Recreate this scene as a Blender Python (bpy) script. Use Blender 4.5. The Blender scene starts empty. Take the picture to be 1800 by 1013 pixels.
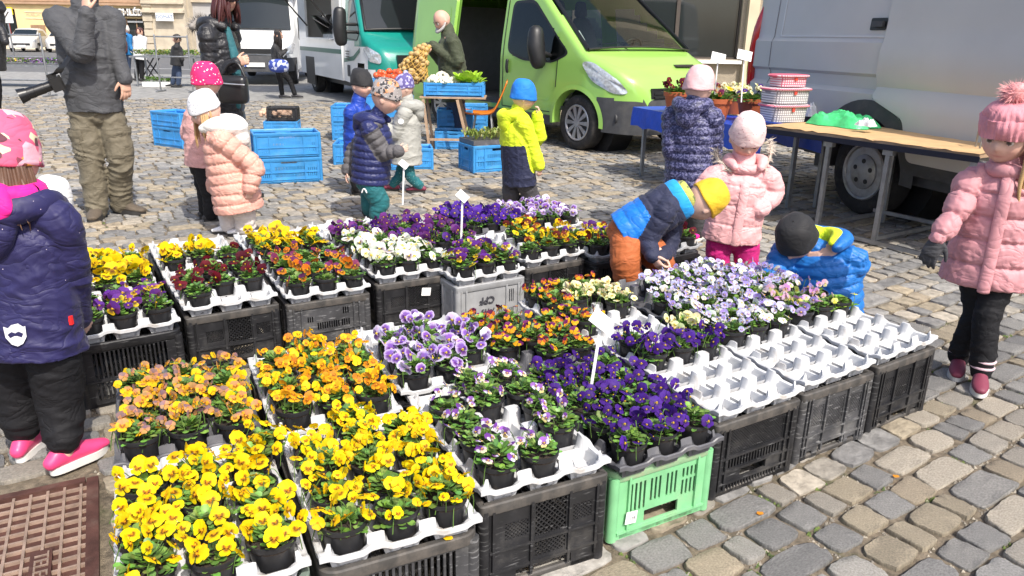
import bpy, bmesh, math, random
import numpy as np
from mathutils import Vector as V, Matrix
random.seed(7); RNG = np.random.default_rng(7)
SC = bpy.context.scene
COL = SC.collection
R = math.radians
# ------------------------------------------------------------------ camera
CAMF, CAMP, CAMH, CAMR = 1320.0, R(18.5), 1.46, R(1.0)
F_ = V((0, math.cos(CAMP), -math.sin(CAMP))); R0 = V((1, 0, 0)); U0 = R0.cross(F_)
R_ = R0*math.cos(CAMR)+U0*math.sin(CAMR); U_ = -R0*math.sin(CAMR)+U0*math.cos(CAMR)
cd = bpy.data.cameras.new('camera'); cam = bpy.data.objects.new('camera', cd); COL.objects.link(cam)
cd.sensor_width = 36; cd.lens = 36*CAMF/1800; cd.clip_start = .05; cd.clip_end = 500
m = Matrix((R_, U_, -F_)).transposed().to_4x4(); m.translation = V((0, 0, CAMH)); cam.matrix_world = m
SC.camera = cam
# ------------------------------------------------------------------ sky and sun
SUN_EL, SUN_AZ = R(50), R(-58)            # azimuth counted from +x towards +y
w = bpy.data.worlds.new('World'); SC.world = w; w.use_nodes = True
nt = w.node_tree; sky = nt.nodes.new('ShaderNodeTexSky'); sky.sky_type = 'NISHITA'; sky.sun_disc = False
sky.sun_elevation = SUN_EL; sky.sun_rotation = math.pi/2-SUN_AZ; sky.air_density = .8; sky.dust_density = 3.0; sky.ozone_density = .6
bg = nt.nodes['Background']; nt.links.new(sky.outputs[0], bg.inputs[0]); bg.inputs[1].default_value = .15
sd = V((math.cos(SUN_EL)*math.cos(SUN_AZ), math.cos(SUN_EL)*math.sin(SUN_AZ), math.sin(SUN_EL)))
sl = bpy.data.lights.new('sun', 'SUN'); sl.energy = 3.0; sl.angle = R(.53); sl.color = (1, .95, .87)
so = bpy.data.objects.new('sun', sl); so.rotation_euler = (-sd).to_track_quat('-Z', 'Y').to_euler(); so.location = (12, -18, 26); COL.objects.link(so)
vs = SC.view_settings; vs.view_transform = 'Standard'; vs.look = 'None'; vs.exposure = .70; vs.gamma = 1
# ------------------------------------------------------------------ pixel helpers (photo pixels -> world points)
def ray(x, y): return F_+R_*((x-900)/CAMF)+U_*((506.5-y)/CAMF)
def px(x, y, Y):
    d = ray(x, y); return V((0, 0, CAMH))+d*(Y/d.y)
def gp(x, y, z=0.0):
    d = ray(x, y); return V((0, 0, CAMH))+d*((z-CAMH)/d.z)
# ------------------------------------------------------------------ object helpers
def tag(o, label=None, cat=None, group=None, kind=None):
    if label: o['label'] = label
    if cat: o['category'] = cat
    if group: o['group'] = group
    if kind: o['kind'] = kind
    return o
def thing(name, label, cat, loc=(0, 0, 0), rz=0.0, group=None):
    o = bpy.data.objects.new(name, None); COL.objects.link(o); o.empty_display_size = .1
    o.location = loc; o.rotation_euler = (0, 0, rz)
    return tag(o, label, cat, group)
def mobj(name, me, parent=None, loc=None):
    o = bpy.data.objects.new(name, me); COL.objects.link(o)
    if parent is not None: o.parent = parent
    if loc is not None: o.location = loc
    return o
def copy_tree(o, parent=None):
    c = o.copy(); COL.objects.link(c); c.parent = parent
    for ch in list(o.children): copy_tree(ch, c)
    return c
def crom(A, sub):
    A = np.asarray(A, float)
    if sub <= 1 or len(A) < 2: return A
    P = np.vstack([2*A[0]-A[1], A, 2*A[-1]-A[-2]]); out = []
    for i in range(1, len(P)-2):
        for k in range(sub):
            t = k/sub; a, b, c, d = P[i-1], P[i], P[i+1], P[i+2]
            out.append(.5*((2*b)+(c-a)*t+(2*a-5*b+4*c-d)*t*t+(3*b-a-3*c+d)*t**3))
    out.append(A[-1]); return np.array(out)
def nrm(v): return v/np.maximum(np.linalg.norm(v, axis=-1, keepdims=True), 1e-9)
class MB:
    """collects shapes into one mesh"""
    def __init__(s): s.v = []; s.f = []; s.m = []; s.c = []; s.usec = False
    def add(s, verts, faces, mi=0, col=None):
        b = len(s.v); s.v += [tuple(map(float, q)) for q in verts]
        s.f += [tuple(b+i for i in f) for f in faces]; s.m += [mi]*len(faces)
        if col is not None: s.usec = True
        if col is not None and len(col) == len(verts) and not isinstance(col[0], (int, float)): s.c += [tuple(q) for q in col]
        else: s.c += [tuple(col) if col is not None else (1, 1, 1)]*len(verts)
        return s
    def box(s, c, d, rot=None, mi=0, col=None):
        x, y, z = (q/2 for q in d); P = [V((a*x, b*y, e*z)) for e in (-1, 1) for b in (-1, 1) for a in (-1, 1)]
        if rot is not None: P = [rot@q for q in P]
        c = V(c); return s.add([q+c for q in P], [(0, 2, 3, 1), (4, 5, 7, 6), (0, 1, 5, 4), (2, 6, 7, 3), (0, 4, 6, 2), (1, 3, 7, 5)], mi, col)
    def bar(s, a, b, w, h, up=(0, 0, 1), mi=0, col=None):
        a, b = V(a), V(b); t = (b-a); L = t.length; t.normalize(); u = V(up); sd_ = t.cross(u)
        if sd_.length < 1e-4: u = V((1, 0, 0)); sd_ = t.cross(u)
        sd_.normalize(); u = sd_.cross(t)
        return s.box((a+b)/2, (L, w, h), Matrix((t, sd_, u)).transposed(), mi, col)
    def tube(s, P, rad, n=10, sub=1, ref=None, cap=2, mi=0, col=None):
        P = np.asarray([tuple(q) for q in P], float); k = len(P)
        rr = np.array([(q, q) if isinstance(q, (int, float)) else tuple(q) for q in (rad if isinstance(rad, (list, tuple, np.ndarray)) else [rad]*k)], float)
        D = crom(np.hstack([P, rr]), sub); P = D[:, :3]; rr = np.maximum(D[:, 3:], 1e-4)
        T = np.gradient(P, axis=0); T = nrm(T)
        if ref is None:
            a = np.array([1., 0, 0]) if abs(T[0][0]) < .8 else np.array([0, 1., 0]); A = []
            for t in T:
                a = a-(a@t)*t; a = a/np.linalg.norm(a); A.append(a)
            A = np.array(A)
        else:
            ref = np.asarray(tuple(ref), float); A = ref-(T@ref)[:, None]*T; A = nrm(A)
        B = np.cross(T, A)
        rings = []
        def ring(p, a, b, ra, rb): return [p+a*ra*math.cos(2*math.pi*i/n)+b*rb*math.sin(2*math.pi*i/n) for i in range(n)]
        seq = []
        if cap == 2:
            for ph in (65, 35): seq.append((P[0]-T[0]*min(rr[0])*math.sin(R(ph)), A[0], B[0], rr[0]*math.cos(R(ph))))
        for i in range(len(P)): seq.append((P[i], A[i], B[i], rr[i]))
        if cap in (2, 3):
            for ph in (35, 65): seq.append((P[-1]+T[-1]*min(rr[-1])*math.sin(R(ph)), A[-1], B[-1], rr[-1]*math.cos(R(ph))))
        vs_ = []; fs = []
        for (p, a, b, r2) in seq: vs_ += ring(p, a, b, r2[0], r2[1])
        for i in range(len(seq)-1):
            for j in range(n): fs.append((i*n+j, i*n+(j+1) % n, (i+1)*n+(j+1) % n, (i+1)*n+j))
        if cap:
            fs.append(tuple(range(n-1, -1, -1))); e = (len(seq)-1)*n; fs.append(tuple(range(e, e+n)))
        return s.add(vs_, fs, mi, col)
    def lathe(s, prof, n=20, M=None, mi=0, col=None, close=True):
        vs_ = []; fs = []
        for (r, z) in prof:
            for j in range(n): vs_.append(V((r*math.cos(2*math.pi*j/n), r*math.sin(2*math.pi*j/n), z)))
        for i in range(len(prof)-1):
            for j in range(n): fs.append((i*n+j, i*n+(j+1) % n, (i+1)*n+(j+1) % n, (i+1)*n+j))
        if close:
            fs.append(tuple(range(n-1, -1, -1))); e = (len(prof)-1)*n; fs.append(tuple(range(e, e+n)))
        if M is not None: vs_ = [M@q for q in vs_]
        return s.add(vs_, fs, mi, col)
    def sphere(s, c, r, nu=16, nv=10, M=None, mi=0, col=None):
        r = (r, r, r) if isinstance(r, (int, float)) else r
        vs_ = []; fs = []
        for i in range(nv+1):
            ph = math.pi*i/nv
            for j in range(nu):
                th = 2*math.pi*j/nu; q = V((r[0]*math.sin(ph)*math.cos(th), r[1]*math.sin(ph)*math.sin(th), -r[2]*math.cos(ph)))
                vs_.append((M@q if M is not None else q)+V(c))
        for i in range(nv):
            for j in range(nu): fs.append((i*nu+j, i*nu+(j+1) % nu, (i+1)*nu+(j+1) % nu, (i+1)*nu+j))
        return s.add(vs_, fs, mi, col)
    def extrude(s, poly, axis_o, ex, ey, ez, mi=0, col=None):
        """polygon (2d) in plane (ex, ey) at axis_o, extruded by ez"""
        o, ex, ey, ez = V(axis_o), V(ex), V(ey), V(ez); n = len(poly)
        a = [o+ex*p[0]+ey*p[1] for p in poly]; b = [q+ez for q in a]
        fs = [tuple(range(n)), tuple(range(2*n-1, n-1, -1))]+[(i, n+i, n+(i+1) % n, (i+1) % n) for i in range(n)]
        return s.add(a+b, fs, mi, col)
    def plate(s, w, h, t, holes, M=None, mi=0, col=None):
        """w x h plate in xz, thickness t in y (0..-t), with rectangular holes (x0,z0,x1,z1)"""
        xs = sorted({0, w}|{round(q, 5) for o in holes for q in (o[0], o[2])}); zs = sorted({0, h}|{round(q, 5) for o in holes for q in (o[1], o[3])})
        xs = [x for x in xs if 0 <= x <= w]; zs = [z for z in zs if 0 <= z <= h]
        nx, nz = len(xs)-1, len(zs)-1
        sol = [[not any(o[0]-1e-6 <= (xs[i]+xs[i+1])/2 <= o[2] and o[1]-1e-6 <= (zs[j]+zs[j+1])/2 <= o[3] for o in holes) for j in range(nz)] for i in range(nx)]
        vs_ = []; fs = []; idx = {}
        def vv(i, j, k):
            q = (i, j, k)
            if q not in idx: idx[q] = len(vs_); p = V((xs[i], -t if k else 0, zs[j])); vs_.append(M@p if M is not None else p)
            return idx[q]
        for i in range(nx):
            for j in range(nz):
                if not sol[i][j]: continue
                fs.append((vv(i, j, 1), vv(i+1, j, 1), vv(i+1, j+1, 1), vv(i, j+1, 1))); fs.append((vv(i, j, 0), vv(i, j+1, 0), vv(i+1, j+1, 0), vv(i+1, j, 0)))
                if i == 0 or not sol[i-1][j]: fs.append((vv(i, j, 0), vv(i, j, 1), vv(i, j+1, 1), vv(i, j+1, 0)))
                if i == nx-1 or not sol[i+1][j]: fs.append((vv(i+1, j, 1), vv(i+1, j, 0), vv(i+1, j+1, 0), vv(i+1, j+1, 1)))
                if j == 0 or not sol[i][j-1]: fs.append((vv(i, j, 1), vv(i, j, 0), vv(i+1, j, 0), vv(i+1, j, 1)))
                if j == nz-1 or not sol[i][j+1]: fs.append((vv(i, j+1, 0), vv(i, j+1, 1), vv(i+1, j+1, 1), vv(i+1, j+1, 0)))
        return s.add(vs_, fs, mi, col)
    def mesh(s, name, mats, smooth=None):
        me = bpy.data.meshes.new(name); me.from_pydata(s.v, [], s.f)
        mats = mats if isinstance(mats, (list, tuple)) else [mats]
        for q in mats: me.materials.append(q)
        if len(mats) > 1: me.polygons.foreach_set('material_index', s.m)
        if s.usec:
            at = me.color_attributes.new('Col', 'FLOAT_COLOR', 'POINT'); arr = np.ones((len(s.v), 4), np.float32); arr[:, :3] = s.c; at.data.foreach_set('color', arr.ravel())
        if smooth is not None:
            me.shade_smooth()
            if smooth < 179: me.set_sharp_from_angle(angle=R(smooth))
        me.validate(); return me
    def build(s, name, mats, parent=None, smooth=None, world=False, loc=None):
        if world and parent is not None:
            o = V(parent.location); rz = parent.rotation_euler[2]; c, n = math.cos(-rz), math.sin(-rz)
            s.v = [((x-o.x)*c-(y-o.y)*n, (x-o.x)*n+(y-o.y)*c, z-o.z) for x, y, z in s.v]
        return mobj(name, s.mesh(name, mats, smooth), parent, loc)
# ------------------------------------------------------------------ materials
def M(name, col=(.5, .5, .5), rough=.6, var=.12, scale=12., bump=.15, bscale=60., metal=0., attr=False, coat=0., sheen=0., dirt=None, dots=None, transl=0., spec=.5, wave=None, bdist=.002, rvar=0., objrand=0., scratch=None, crease=None):
    mt = bpy.data.materials.new(name); mt.use_nodes = True; N = mt.node_tree.nodes; L = mt.node_tree.links; b = N['Principled BSDF']
    tc = N.new('ShaderNodeTexCoord'); co = tc.outputs['Object']
    def mix(f, a, c, t='MIX'):
        q = N.new('ShaderNodeMix'); q.data_type = 'RGBA'; q.blend_type = t
        for i, s_ in ((0, f), (6, a), (7, c)):
            if hasattr(s_, 'links'): L.new(s_, q.inputs[i])
            else: q.inputs[i].default_value = s_ if i == 0 else (*s_[:3], 1)
        return q.outputs[2]
    def rng(s_, a, bb, c=0., d=1.):
        q = N.new('ShaderNodeMapRange'); L.new(s_, q.inputs[0])
        for i, z in enumerate((a, bb, c, d)): q.inputs[1+i].default_value = z
        return q.outputs[0]
    def noise(sc, det=4., ro=.55):
        q = N.new('ShaderNodeTexNoise'); q.inputs['Scale'].default_value = sc; q.inputs['Detail'].default_value = det; q.inputs['Roughness'].default_value = ro; L.new(co, q.inputs['Vector']); return q.outputs[0]
    if attr:
        a = N.new('ShaderNodeAttribute'); a.attribute_name = 'Col'; c = a.outputs['Color']
    else: c = col
    if dots:
        for (dc, ds, dr, kind) in dots:
            q = N.new('ShaderNodeTexVoronoi'); q.inputs['Scale'].default_value = ds; L.new(co, q.inputs['Vector'])
            if kind == 'dot': f = rng(q.outputs['Distance'], dr, dr*.85)
            elif kind == 'ring': f = rng(q.outputs['Distance'], dr, dr+.05)
            else:
                q.feature = 'F1'; sp = N.new('ShaderNodeSeparateColor'); L.new(q.outputs['Color'], sp.inputs[0]); f = rng(sp.outputs[0], dr, dr-.03)
            c = mix(f, c, dc)
    if var:
        n1 = noise(scale); v = rng(n1, .3, .7, 1-var, 1+var)
        cb = N.new('ShaderNodeCombineColor')
        for i in range(3): L.new(v, cb.inputs[i])
        c = mix(1., c, cb.outputs[0], 'MULTIPLY')
    if objrand:
        oi = N.new('ShaderNodeObjectInfo'); v = rng(oi.outputs['Random'], 0, 1, 1-objrand, 1+objrand); cb = N.new('ShaderNodeCombineColor')
        for i in range(3): L.new(v, cb.inputs[i])
        c = mix(1., c, cb.outputs[0], 'MULTIPLY')
    if dirt:
        f = rng(noise(dirt[1], 6., .65), dirt[2], dirt[2]+.18, 0, dirt[3]); c = mix(f, c, dirt[0])
    if scratch:
        q = N.new('ShaderNodeMapping'); L.new(co, q.inputs[0]); q.inputs['Scale'].default_value = scratch[1]
        n2 = N.new('ShaderNodeTexNoise'); n2.inputs['Scale'].default_value = 6; n2.inputs['Detail'].default_value = 6; L.new(q.outputs[0], n2.inputs['Vector'])
        c = mix(rng(n2.outputs[0], scratch[2], scratch[2]+.1, 0, scratch[3]), c, scratch[0])
    if hasattr(c, 'links'): L.new(c, b.inputs['Base Color'])
    else: b.inputs['Base Color'].default_value = (*c[:3], 1)
    b.inputs['Roughness'].default_value = rough; b.inputs['Metallic'].default_value = metal
    if rvar: L.new(rng(noise(scale*2.3), .3, .7, max(0, rough-rvar), min(1, rough+rvar)), b.inputs['Roughness'])
    b.inputs['Specular IOR Level'].default_value = spec
    if coat: b.inputs['Coat Weight'].default_value = coat; b.inputs['Coat Roughness'].default_value = .05
    if sheen: b.inputs['Sheen Weight'].default_value = sheen
    if bump:
        bp = N.new('ShaderNodeBump'); bp.inputs['Strength'].default_value = bump; bp.inputs['Distance'].default_value = bdist
        if wave:
            q = N.new('ShaderNodeTexWave'); q.inputs['Scale'].default_value = wave[0]; q.inputs['Distortion'].default_value = wave[1]; q.bands_direction = wave[2]; L.new(co, q.inputs['Vector']); L.new(q.outputs['Fac'], bp.inputs['Height'])
        else: L.new(noise(bscale, 5.), bp.inputs['Height'])
        if crease:
            mp = N.new('ShaderNodeMapping'); mp.inputs['Scale'].default_value = (1, 1, 1.7); L.new(co, mp.inputs[0])
            q = N.new('ShaderNodeTexNoise'); q.inputs['Scale'].default_value = crease[0]; q.inputs['Detail'].default_value = 2.5; q.inputs['Distortion'].default_value = .7; L.new(mp.outputs[0], q.inputs['Vector'])
            m1 = N.new('ShaderNodeMath'); m1.operation = 'SUBTRACT'; L.new(q.outputs[0], m1.inputs[0]); m1.inputs[1].default_value = .5; m2 = N.new('ShaderNodeMath'); m2.operation = 'ABSOLUTE'; L.new(m1.outputs[0], m2.inputs[0]); m3 = N.new('ShaderNodeMath'); m3.operation = 'POWER'; L.new(m2.outputs[0], m3.inputs[0]); m3.inputs[1].default_value = .6
            b2 = N.new('ShaderNodeBump'); b2.inputs['Strength'].default_value = crease[2]; b2.inputs['Distance'].default_value = crease[1]; L.new(m3.outputs[0], b2.inputs['Height']); L.new(b2.outputs[0], bp.inputs['Normal'])
        L.new(bp.outputs[0], b.inputs['Normal'])
    if transl:
        t = N.new('ShaderNodeBsdfTranslucent'); ms = N.new('ShaderNodeMixShader'); ms.inputs[0].default_value = transl
        if hasattr(c, 'links'): L.new(c, t.inputs[0])
        else: t.inputs[0].default_value = (*c[:3], 1)
        L.new(b.outputs[0], ms.inputs[1]); L.new(t.outputs[0], ms.inputs[2]); L.new(ms.outputs[0], N['Material Output'].inputs[0])
    return mt
def MG(name, col=(.8, .85, .85), rough=.02, tint=.0):
    mt = bpy.data.materials.new(name); mt.use_nodes = True; N = mt.node_tree.nodes; L = mt.node_tree.links
    for q in list(N):
        if q.type == 'BSDF_PRINCIPLED': N.remove(q)
    g = N.new('ShaderNodeBsdfGlossy'); g.inputs['Roughness'].default_value = rough
    t = N.new('ShaderNodeBsdfTransparent'); t.inputs[0].default_value = (*col, 1)
    fr = N.new('ShaderNodeFresnel'); fr.inputs[0].default_value = 1.5
    ms = N.new('ShaderNodeMixShader'); L.new(fr.outputs[0], ms.inputs[0]); L.new(t.outputs[0], ms.inputs[1]); L.new(g.outputs[0], ms.inputs[2]); L.new(ms.outputs[0], N['Material Output'].inputs[0])
    return mt
def text_mesh(name, txt, size, mat, parent, Mx, ext=.001, bold=0.):
    cu = bpy.data.curves.new(name, 'FONT'); cu.body = txt; cu.size = size; cu.align_x = 'CENTER'; cu.align_y = 'CENTER'; cu.extrude = ext; cu.offset = bold; cu.resolution_u = 3
    tmp = bpy.data.objects.new(name, cu); COL.objects.link(tmp); dg = bpy.context.evaluated_depsgraph_get()
    me = bpy.data.meshes.new_from_object(tmp.evaluated_get(dg)); bpy.data.objects.remove(tmp); me.transform(Mx); me.materials.clear(); me.materials.append(mat)
    return mobj(name, me, parent)
# ------------------------------------------------------------------ ground: sand bed, cobbles, road
m_sand = M('joint_sand', (.16, .13, .092), .95, .5, 40, 1., 160, dirt=((.07, .10, .025), 3.2, .56, .8), bdist=.006)
m_stone = M('cobble_stone', attr=True, rough=.82, var=.3, scale=20, bump=.85, bscale=48, bdist=.008, rvar=.12, dirt=((.13, .10, .07), 11, .6, .35))
m_asph = M('asphalt', (.13, .13, .13), .9, .2, 3, .5, 90)
g = MB(); g.add([(-60, -3, -.0125), (60, -3, -.0125), (60, 27, -.0125), (-60, 27, -.0125)], [(0, 1, 2, 3)])
pavement = tag(g.build('pavement', m_sand), 'sandy mossy joint bed of the cobbled market square', 'pavement', kind='structure')
STONES = []
pal = [(c_[0]*1.04, c_[1], c_[2]*.93) for c_ in [(.22, .223, .228), (.255, .255, .255), (.185, .188, .195), (.28, .275, .265), (.30, .265, .205), (.345, .30, .23), (.26, .225, .175), (.29, .275, .25), (.235, .237, .24), (.325, .30, .26)]]
def stone_mesh(k):
    rr = random.Random(100+k); L, W, H = 1., 1., .1
    n = 24; out = []
    e = rr.uniform(5, 11)
    for i in range(n):
        t = 2*math.pi*i/n; c, s = math.cos(t), math.sin(t)
        q = (abs(c)**e+abs(s)**e)**(-1/e); j = 1+rr.uniform(-.045, .03)
        out.append((.5*q*c*j, .5*q*s*j))
    cw = [(rr.uniform(-.07, .04), rr.uniform(-.07, .04)) for _ in range(4)]
    def warp(x, y):
        u, v_ = x+.5, y+.5; dx = dy = 0
        for (wt_, (a, b), sx, sy) in (((1-u)*(1-v_), cw[0], -1, -1), (u*(1-v_), cw[1], 1, -1), (u*v_, cw[2], 1, 1), ((1-u)*v_, cw[3], -1, 1)): dx += wt_*a*sx; dy += wt_*b*sy
        return x+dx, y+dy
    out = [warp(x, y) for x, y in out]
    tilt = (rr.uniform(-.004, .004), rr.uniform(-.004, .004))
    vs_ = []; fs = []
    for (sc, z) in ((1.0, -.06), (1.0, -.0045), (.988, -.0002), (.95, .0006), (.5, .001+rr.uniform(-.003, .003))):
        for (x, y) in out:
            dz = rr.uniform(-.0022, .0022) if sc < .99 else 0
            vs_.append((x*sc, y*sc, z+dz+tilt[0]*x*2+tilt[1]*y*2))
    for r_ in range(4):
        for i in range(n): fs.append((r_*n+i, r_*n+(i+1) % n, (r_+1)*n+(i+1) % n, (r_+1)*n+i))
    vs_.append((0, 0, .002)); c0 = len(vs_)-1
    for i in range(n): fs.append((4*n+i, 4*n+(i+1) % n, c0))
    b = pal[rr.randrange(len(pal))]; f = rr.uniform(.85, 1.15); colr = tuple(q*f for q in b)
    return vs_, fs, colr
NST = 40
for k in range(NST):
    vs_, fs, colr = stone_mesh(k); mb = MB(); mb.add(vs_, fs, 0, colr); STONES.append((np.array(vs_), fs, colr, mb.mesh('cobblestone', m_stone, 35)))
ROWA = R(36); ru = np.array([math.cos(ROWA), math.sin(ROWA)]); rv = np.array([-math.sin(ROWA), math.cos(ROWA)])
cand = []
rr = random.Random(5)
v = -2.0
while v < 34:
    wd = rr.uniform(.115, .145) if v < 9 else rr.uniform(.14, .17); u = -30+rr.uniform(0, .2)
    while u < 34:
        L = rr.choice((.11, .125, .14, .155, .165, .19)) if rr.random() < .93 else .27
        if v > 9: L *= 1.15
        c = ru*(u+L/2)+rv*(v+wd/2)
        if 1.15 < c[1] < 17.5 and abs(c[0]) < .72*c[1]+.75: cand.append((c[0], c[1], L, wd))
        u += L
    v += wd
MHX, MHY, MHA = -1.42, 2.17, R(28)
def skip(c):      # manhole
    dx, dy = c[0]-MHX, c[1]-MHY; a, b = dx*math.cos(MHA)+dy*math.sin(MHA), -dx*math.sin(MHA)+dy*math.cos(MHA); return -1.2 < a < .10 and -1.0 < b < .12
cand = [c for c in cand if not skip(c)]
def hidden(x, y):
    q = V((x, y)); d = (q-V((-.12, 1.62))); uu = d.x*math.cos(R(30))+d.y*math.sin(R(30)); vv = -d.x*math.sin(R(30))+d.y*math.cos(R(30))
    return -.85 < uu < 2.15 and 0.0 < vv < 1.2
def inframe(c):
    q = V((c[0], c[1], 0))-V((0, 0, CAMH)); w_ = q.dot(F_); X = 900+CAMF*q.dot(R_)/w_; Y_ = 506.5-CAMF*q.dot(U_)/w_
    return -30 < X < 1830 and Y_ < 1045
cand.sort(key=lambda c: c[1])
near = [c for c in cand if inframe(c) and not hidden(c[0], c[1])][:300]; ns = set(near); rest = [c for c in cand if c not in ns]
for c in near:
    k = rr.randrange(NST); o = mobj('cobblestone', STONES[k][3], pavement)
    o.location = (c[0], c[1], rr.uniform(-.003, .003)); o.rotation_euler = (rr.uniform(-.008, .008), rr.uniform(-.008, .008), ROWA+rr.uniform(-.05, .05)+(math.pi if rr.random() < .5 else 0)); o.scale = (c[2]-.013, c[3]-.013, 1)
VV = []; FF = []; CC = []; base = 0
for c in rest:
    vs_, fs, colr, _ = STONES[rr.randrange(NST)]; a = ROWA+rr.uniform(-.05, .05)+(math.pi if rr.random() < .5 else 0); far = c[1] > 8
    P = vs_*np.array([c[2]-.013, c[3]-.013, 1]); x = P[:, 0]*math.cos(a)-P[:, 1]*math.sin(a)+c[0]; y = P[:, 0]*math.sin(a)+P[:, 1]*math.cos(a)+c[1]
    P = np.stack([x, y, P[:, 2]+rr.uniform(-.005, .005)], 1)
    if far:
        P = np.vstack([P[0:24:3], P[48:72:3], P[-1:]]); n = 8
        fs = [(i, (i+1) % n, n+(i+1) % n, n+i) for i in range(n)]+[(n+i, n+(i+1) % n, 2*n) for i in range(n)]
    VV.append(P); FF += [tuple(base+i for i in f) for f in fs]; CC += [colr]*len(P); base += len(P)
mb = MB(); mb.v = [tuple(q) for q in np.vstack(VV).tolist()]; mb.f = FF; mb.m = [0]*len(FF); mb.c = CC; mb.usec = True
o = mb.build('cobblestones', m_stone, pavement, 60); o['kind'] = 'stuff'
mb = MB(); rr = random.Random(77)
for c in cand:
    for rep in range(4 if c[1] < 4 else 1):
      if c[1] < 6.5 and rr.random() < .6 and not hidden(c[0], c[1]):
        al = rr.random() < .5; q = np.array(c[:2])+ru*c[2]/2*(rr.choice((-1, 1)) if al else rr.uniform(-1, 1))+rv*c[3]/2*(rr.choice((-1, 1)) if not al else rr.uniform(-1, 1)); ms_ = rr.random() < .22
        for k in range(rr.randint(3, 9)):
            p = q+(rv if al else ru)*rr.uniform(-.03, .03)+(ru if al else rv)*rr.uniform(-.007, .007); s_ = rr.uniform(.0025, .0065) if not ms_ else rr.uniform(.003, .008); z = -.0115
            cc = rr.choice(((.09, .14, .03), (.13, .18, .04), (.07, .10, .03))) if ms_ else rr.choice(((.30, .27, .22), (.2, .18, .15), (.38, .34, .27)))
            mb.add([(p[0]-s_, p[1]-s_*.6, z), (p[0]+s_, p[1]-s_*.7, z), (p[0]+s_*.2, p[1]+s_, z), (p[0], p[1], z+s_*1.3)], [(0, 1, 3), (1, 2, 3), (2, 0, 3)], 0, cc)
o = mb.build('grit_and_moss', m_stone, pavement); o['kind'] = 'stuff'
# far paving and road
m_farp = M('far_paving', (.27, .265, .25), .9, .3, 5, .6, 30, bdist=.01)
g = MB(); g.add([(-60, 17.2, -.002), (60, 17.2, -.002), (60, 27.5, -.002), (-60, 27.5, -.002)], [(0, 1, 2, 3)]); tag(g.build('far_pavement', m_farp), 'pale paving of the far side of the market square', 'pavement', kind='structure')
g = MB(); g.add([(-90, 27, -.004), (60, 27, -.004), (60, 140, -.004), (-90, 140, -.004)], [(0, 1, 2, 3)]); road = tag(g.build('road', m_asph), 'grey asphalt road in front of the yellow building', 'road', kind='structure')
m_wline = M('road_paint', (.75, .75, .73), .7, .15, 4, .1)
g = MB(); g.add([(-50, 33.2, .004), (-8, 31.0, .004), (-8, 31.16, .004), (-50, 33.36, .004)], [(0, 1, 2, 3)]); g.build('painted_line', m_wline, road)
# manhole cover: plate with raised lattice
m_rust = M('rusted_iron', (.10, .045, .035), .75, .35, 14, .6, 140, metal=.35, dirt=((.20, .14, .11), 8, .55, .6))
m_rustlt = M('worn_iron_rib', (.36, .26, .20), .6, .3, 20, .4, 160, metal=.3)
mh = thing('manhole_cover', 'rusty iron manhole cover with raised lattice and lettering beside the crates', 'manhole cover', (MHX, MHY, 0), MHA)
g = MB(); g.box((-.55, -.4, -.03), (1.16, .9, .05)); g.build('plate', m_rust, mh)
g = MB(); g.box((.022, -.4, -.014), (.035, .9, .045)); g.box((-.55, .045, -.014), (1.1, .03, .045)); g.build('frame', m_rust, mh)
g = MB()
for i in range(23): g.box((-.012-i*.048, -.4, 0), (.008, .84, .016))
for j in range(17): g.box((-.53, -.0-j*.048, -.0015), (1.07, .008, .014))
g.build('lattice_rib', m_rustlt, mh)
g = MB(); g.box((-.108, -.456, .0015), (.056, .27, .018)); g.build('name_plate', m_rust, mh)
text_mesh('lettering', 'TELECOM', .054, m_rustlt, mh, Matrix.Translation((-.108, -.456, .0115))@Matrix.Rotation(R(-90), 4, 'Z'), .003)
# ------------------------------------------------------------------ buildings behind the square
m_yel = M('yellow_plaster', (.80, .60, .30), .9, .08, 1.5, .25, 30, dirt=((.68, .52, .28), 1.3, .55, .5))
m_cream = M('cream_trim', (.78, .68, .48), .85, .08, 2, .15, 30)
m_brownband = M('brown_cornice', (.42, .27, .17), .85, .12, 3, .2, 30)
m_sandst = M('sandstone', (.52, .45, .34), .9, .15, 2, .3, 25)
m_greywall = M('grey_plaster', (.42, .41, .40), .9, .08, 1, .2, 25)
m_dark = M('dark_interior', (.02, .02, .022), .8, .2, 2, 0)
m_glassd = M('dark_glass', (.015, .02, .022), .04, .15, 1, 0, spec=.8)
m_frame = M('dark_frame', (.07, .055, .045), .5, .15, 6, .1)
m_sign = M('black_sign', (.03, .025, .022), .5, .1, 3, 0)
m_white = M('white_paint', (.8, .8, .78), .5, .04, 3, .05)
m_offw = M('beige_lettering', (.55, .46, .34), .6, .05, 3, 0)
m_ltbrown = M('wooden_door', (.33, .20, .11), .6, .2, 8, .2)
m_yelsign = M('yellow_sign', (.85, .72, .02), .5, .05, 3, 0)
m_red = M('red_panel', (.45, .05, .05), .5, .1, 3, 0)
def facade(name, label, o, ang, W, H, mat, holes, t=.4):
    b = thing(name, label, 'building', o, ang); mb = MB(); mb.plate(W, H, t, holes, Matrix.Translation((0, t, 0))); mb.box((W/2, t+3.5, H/2), (W-.1, 6, H-.1)); mb.build('wall', mat, b); return b
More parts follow.
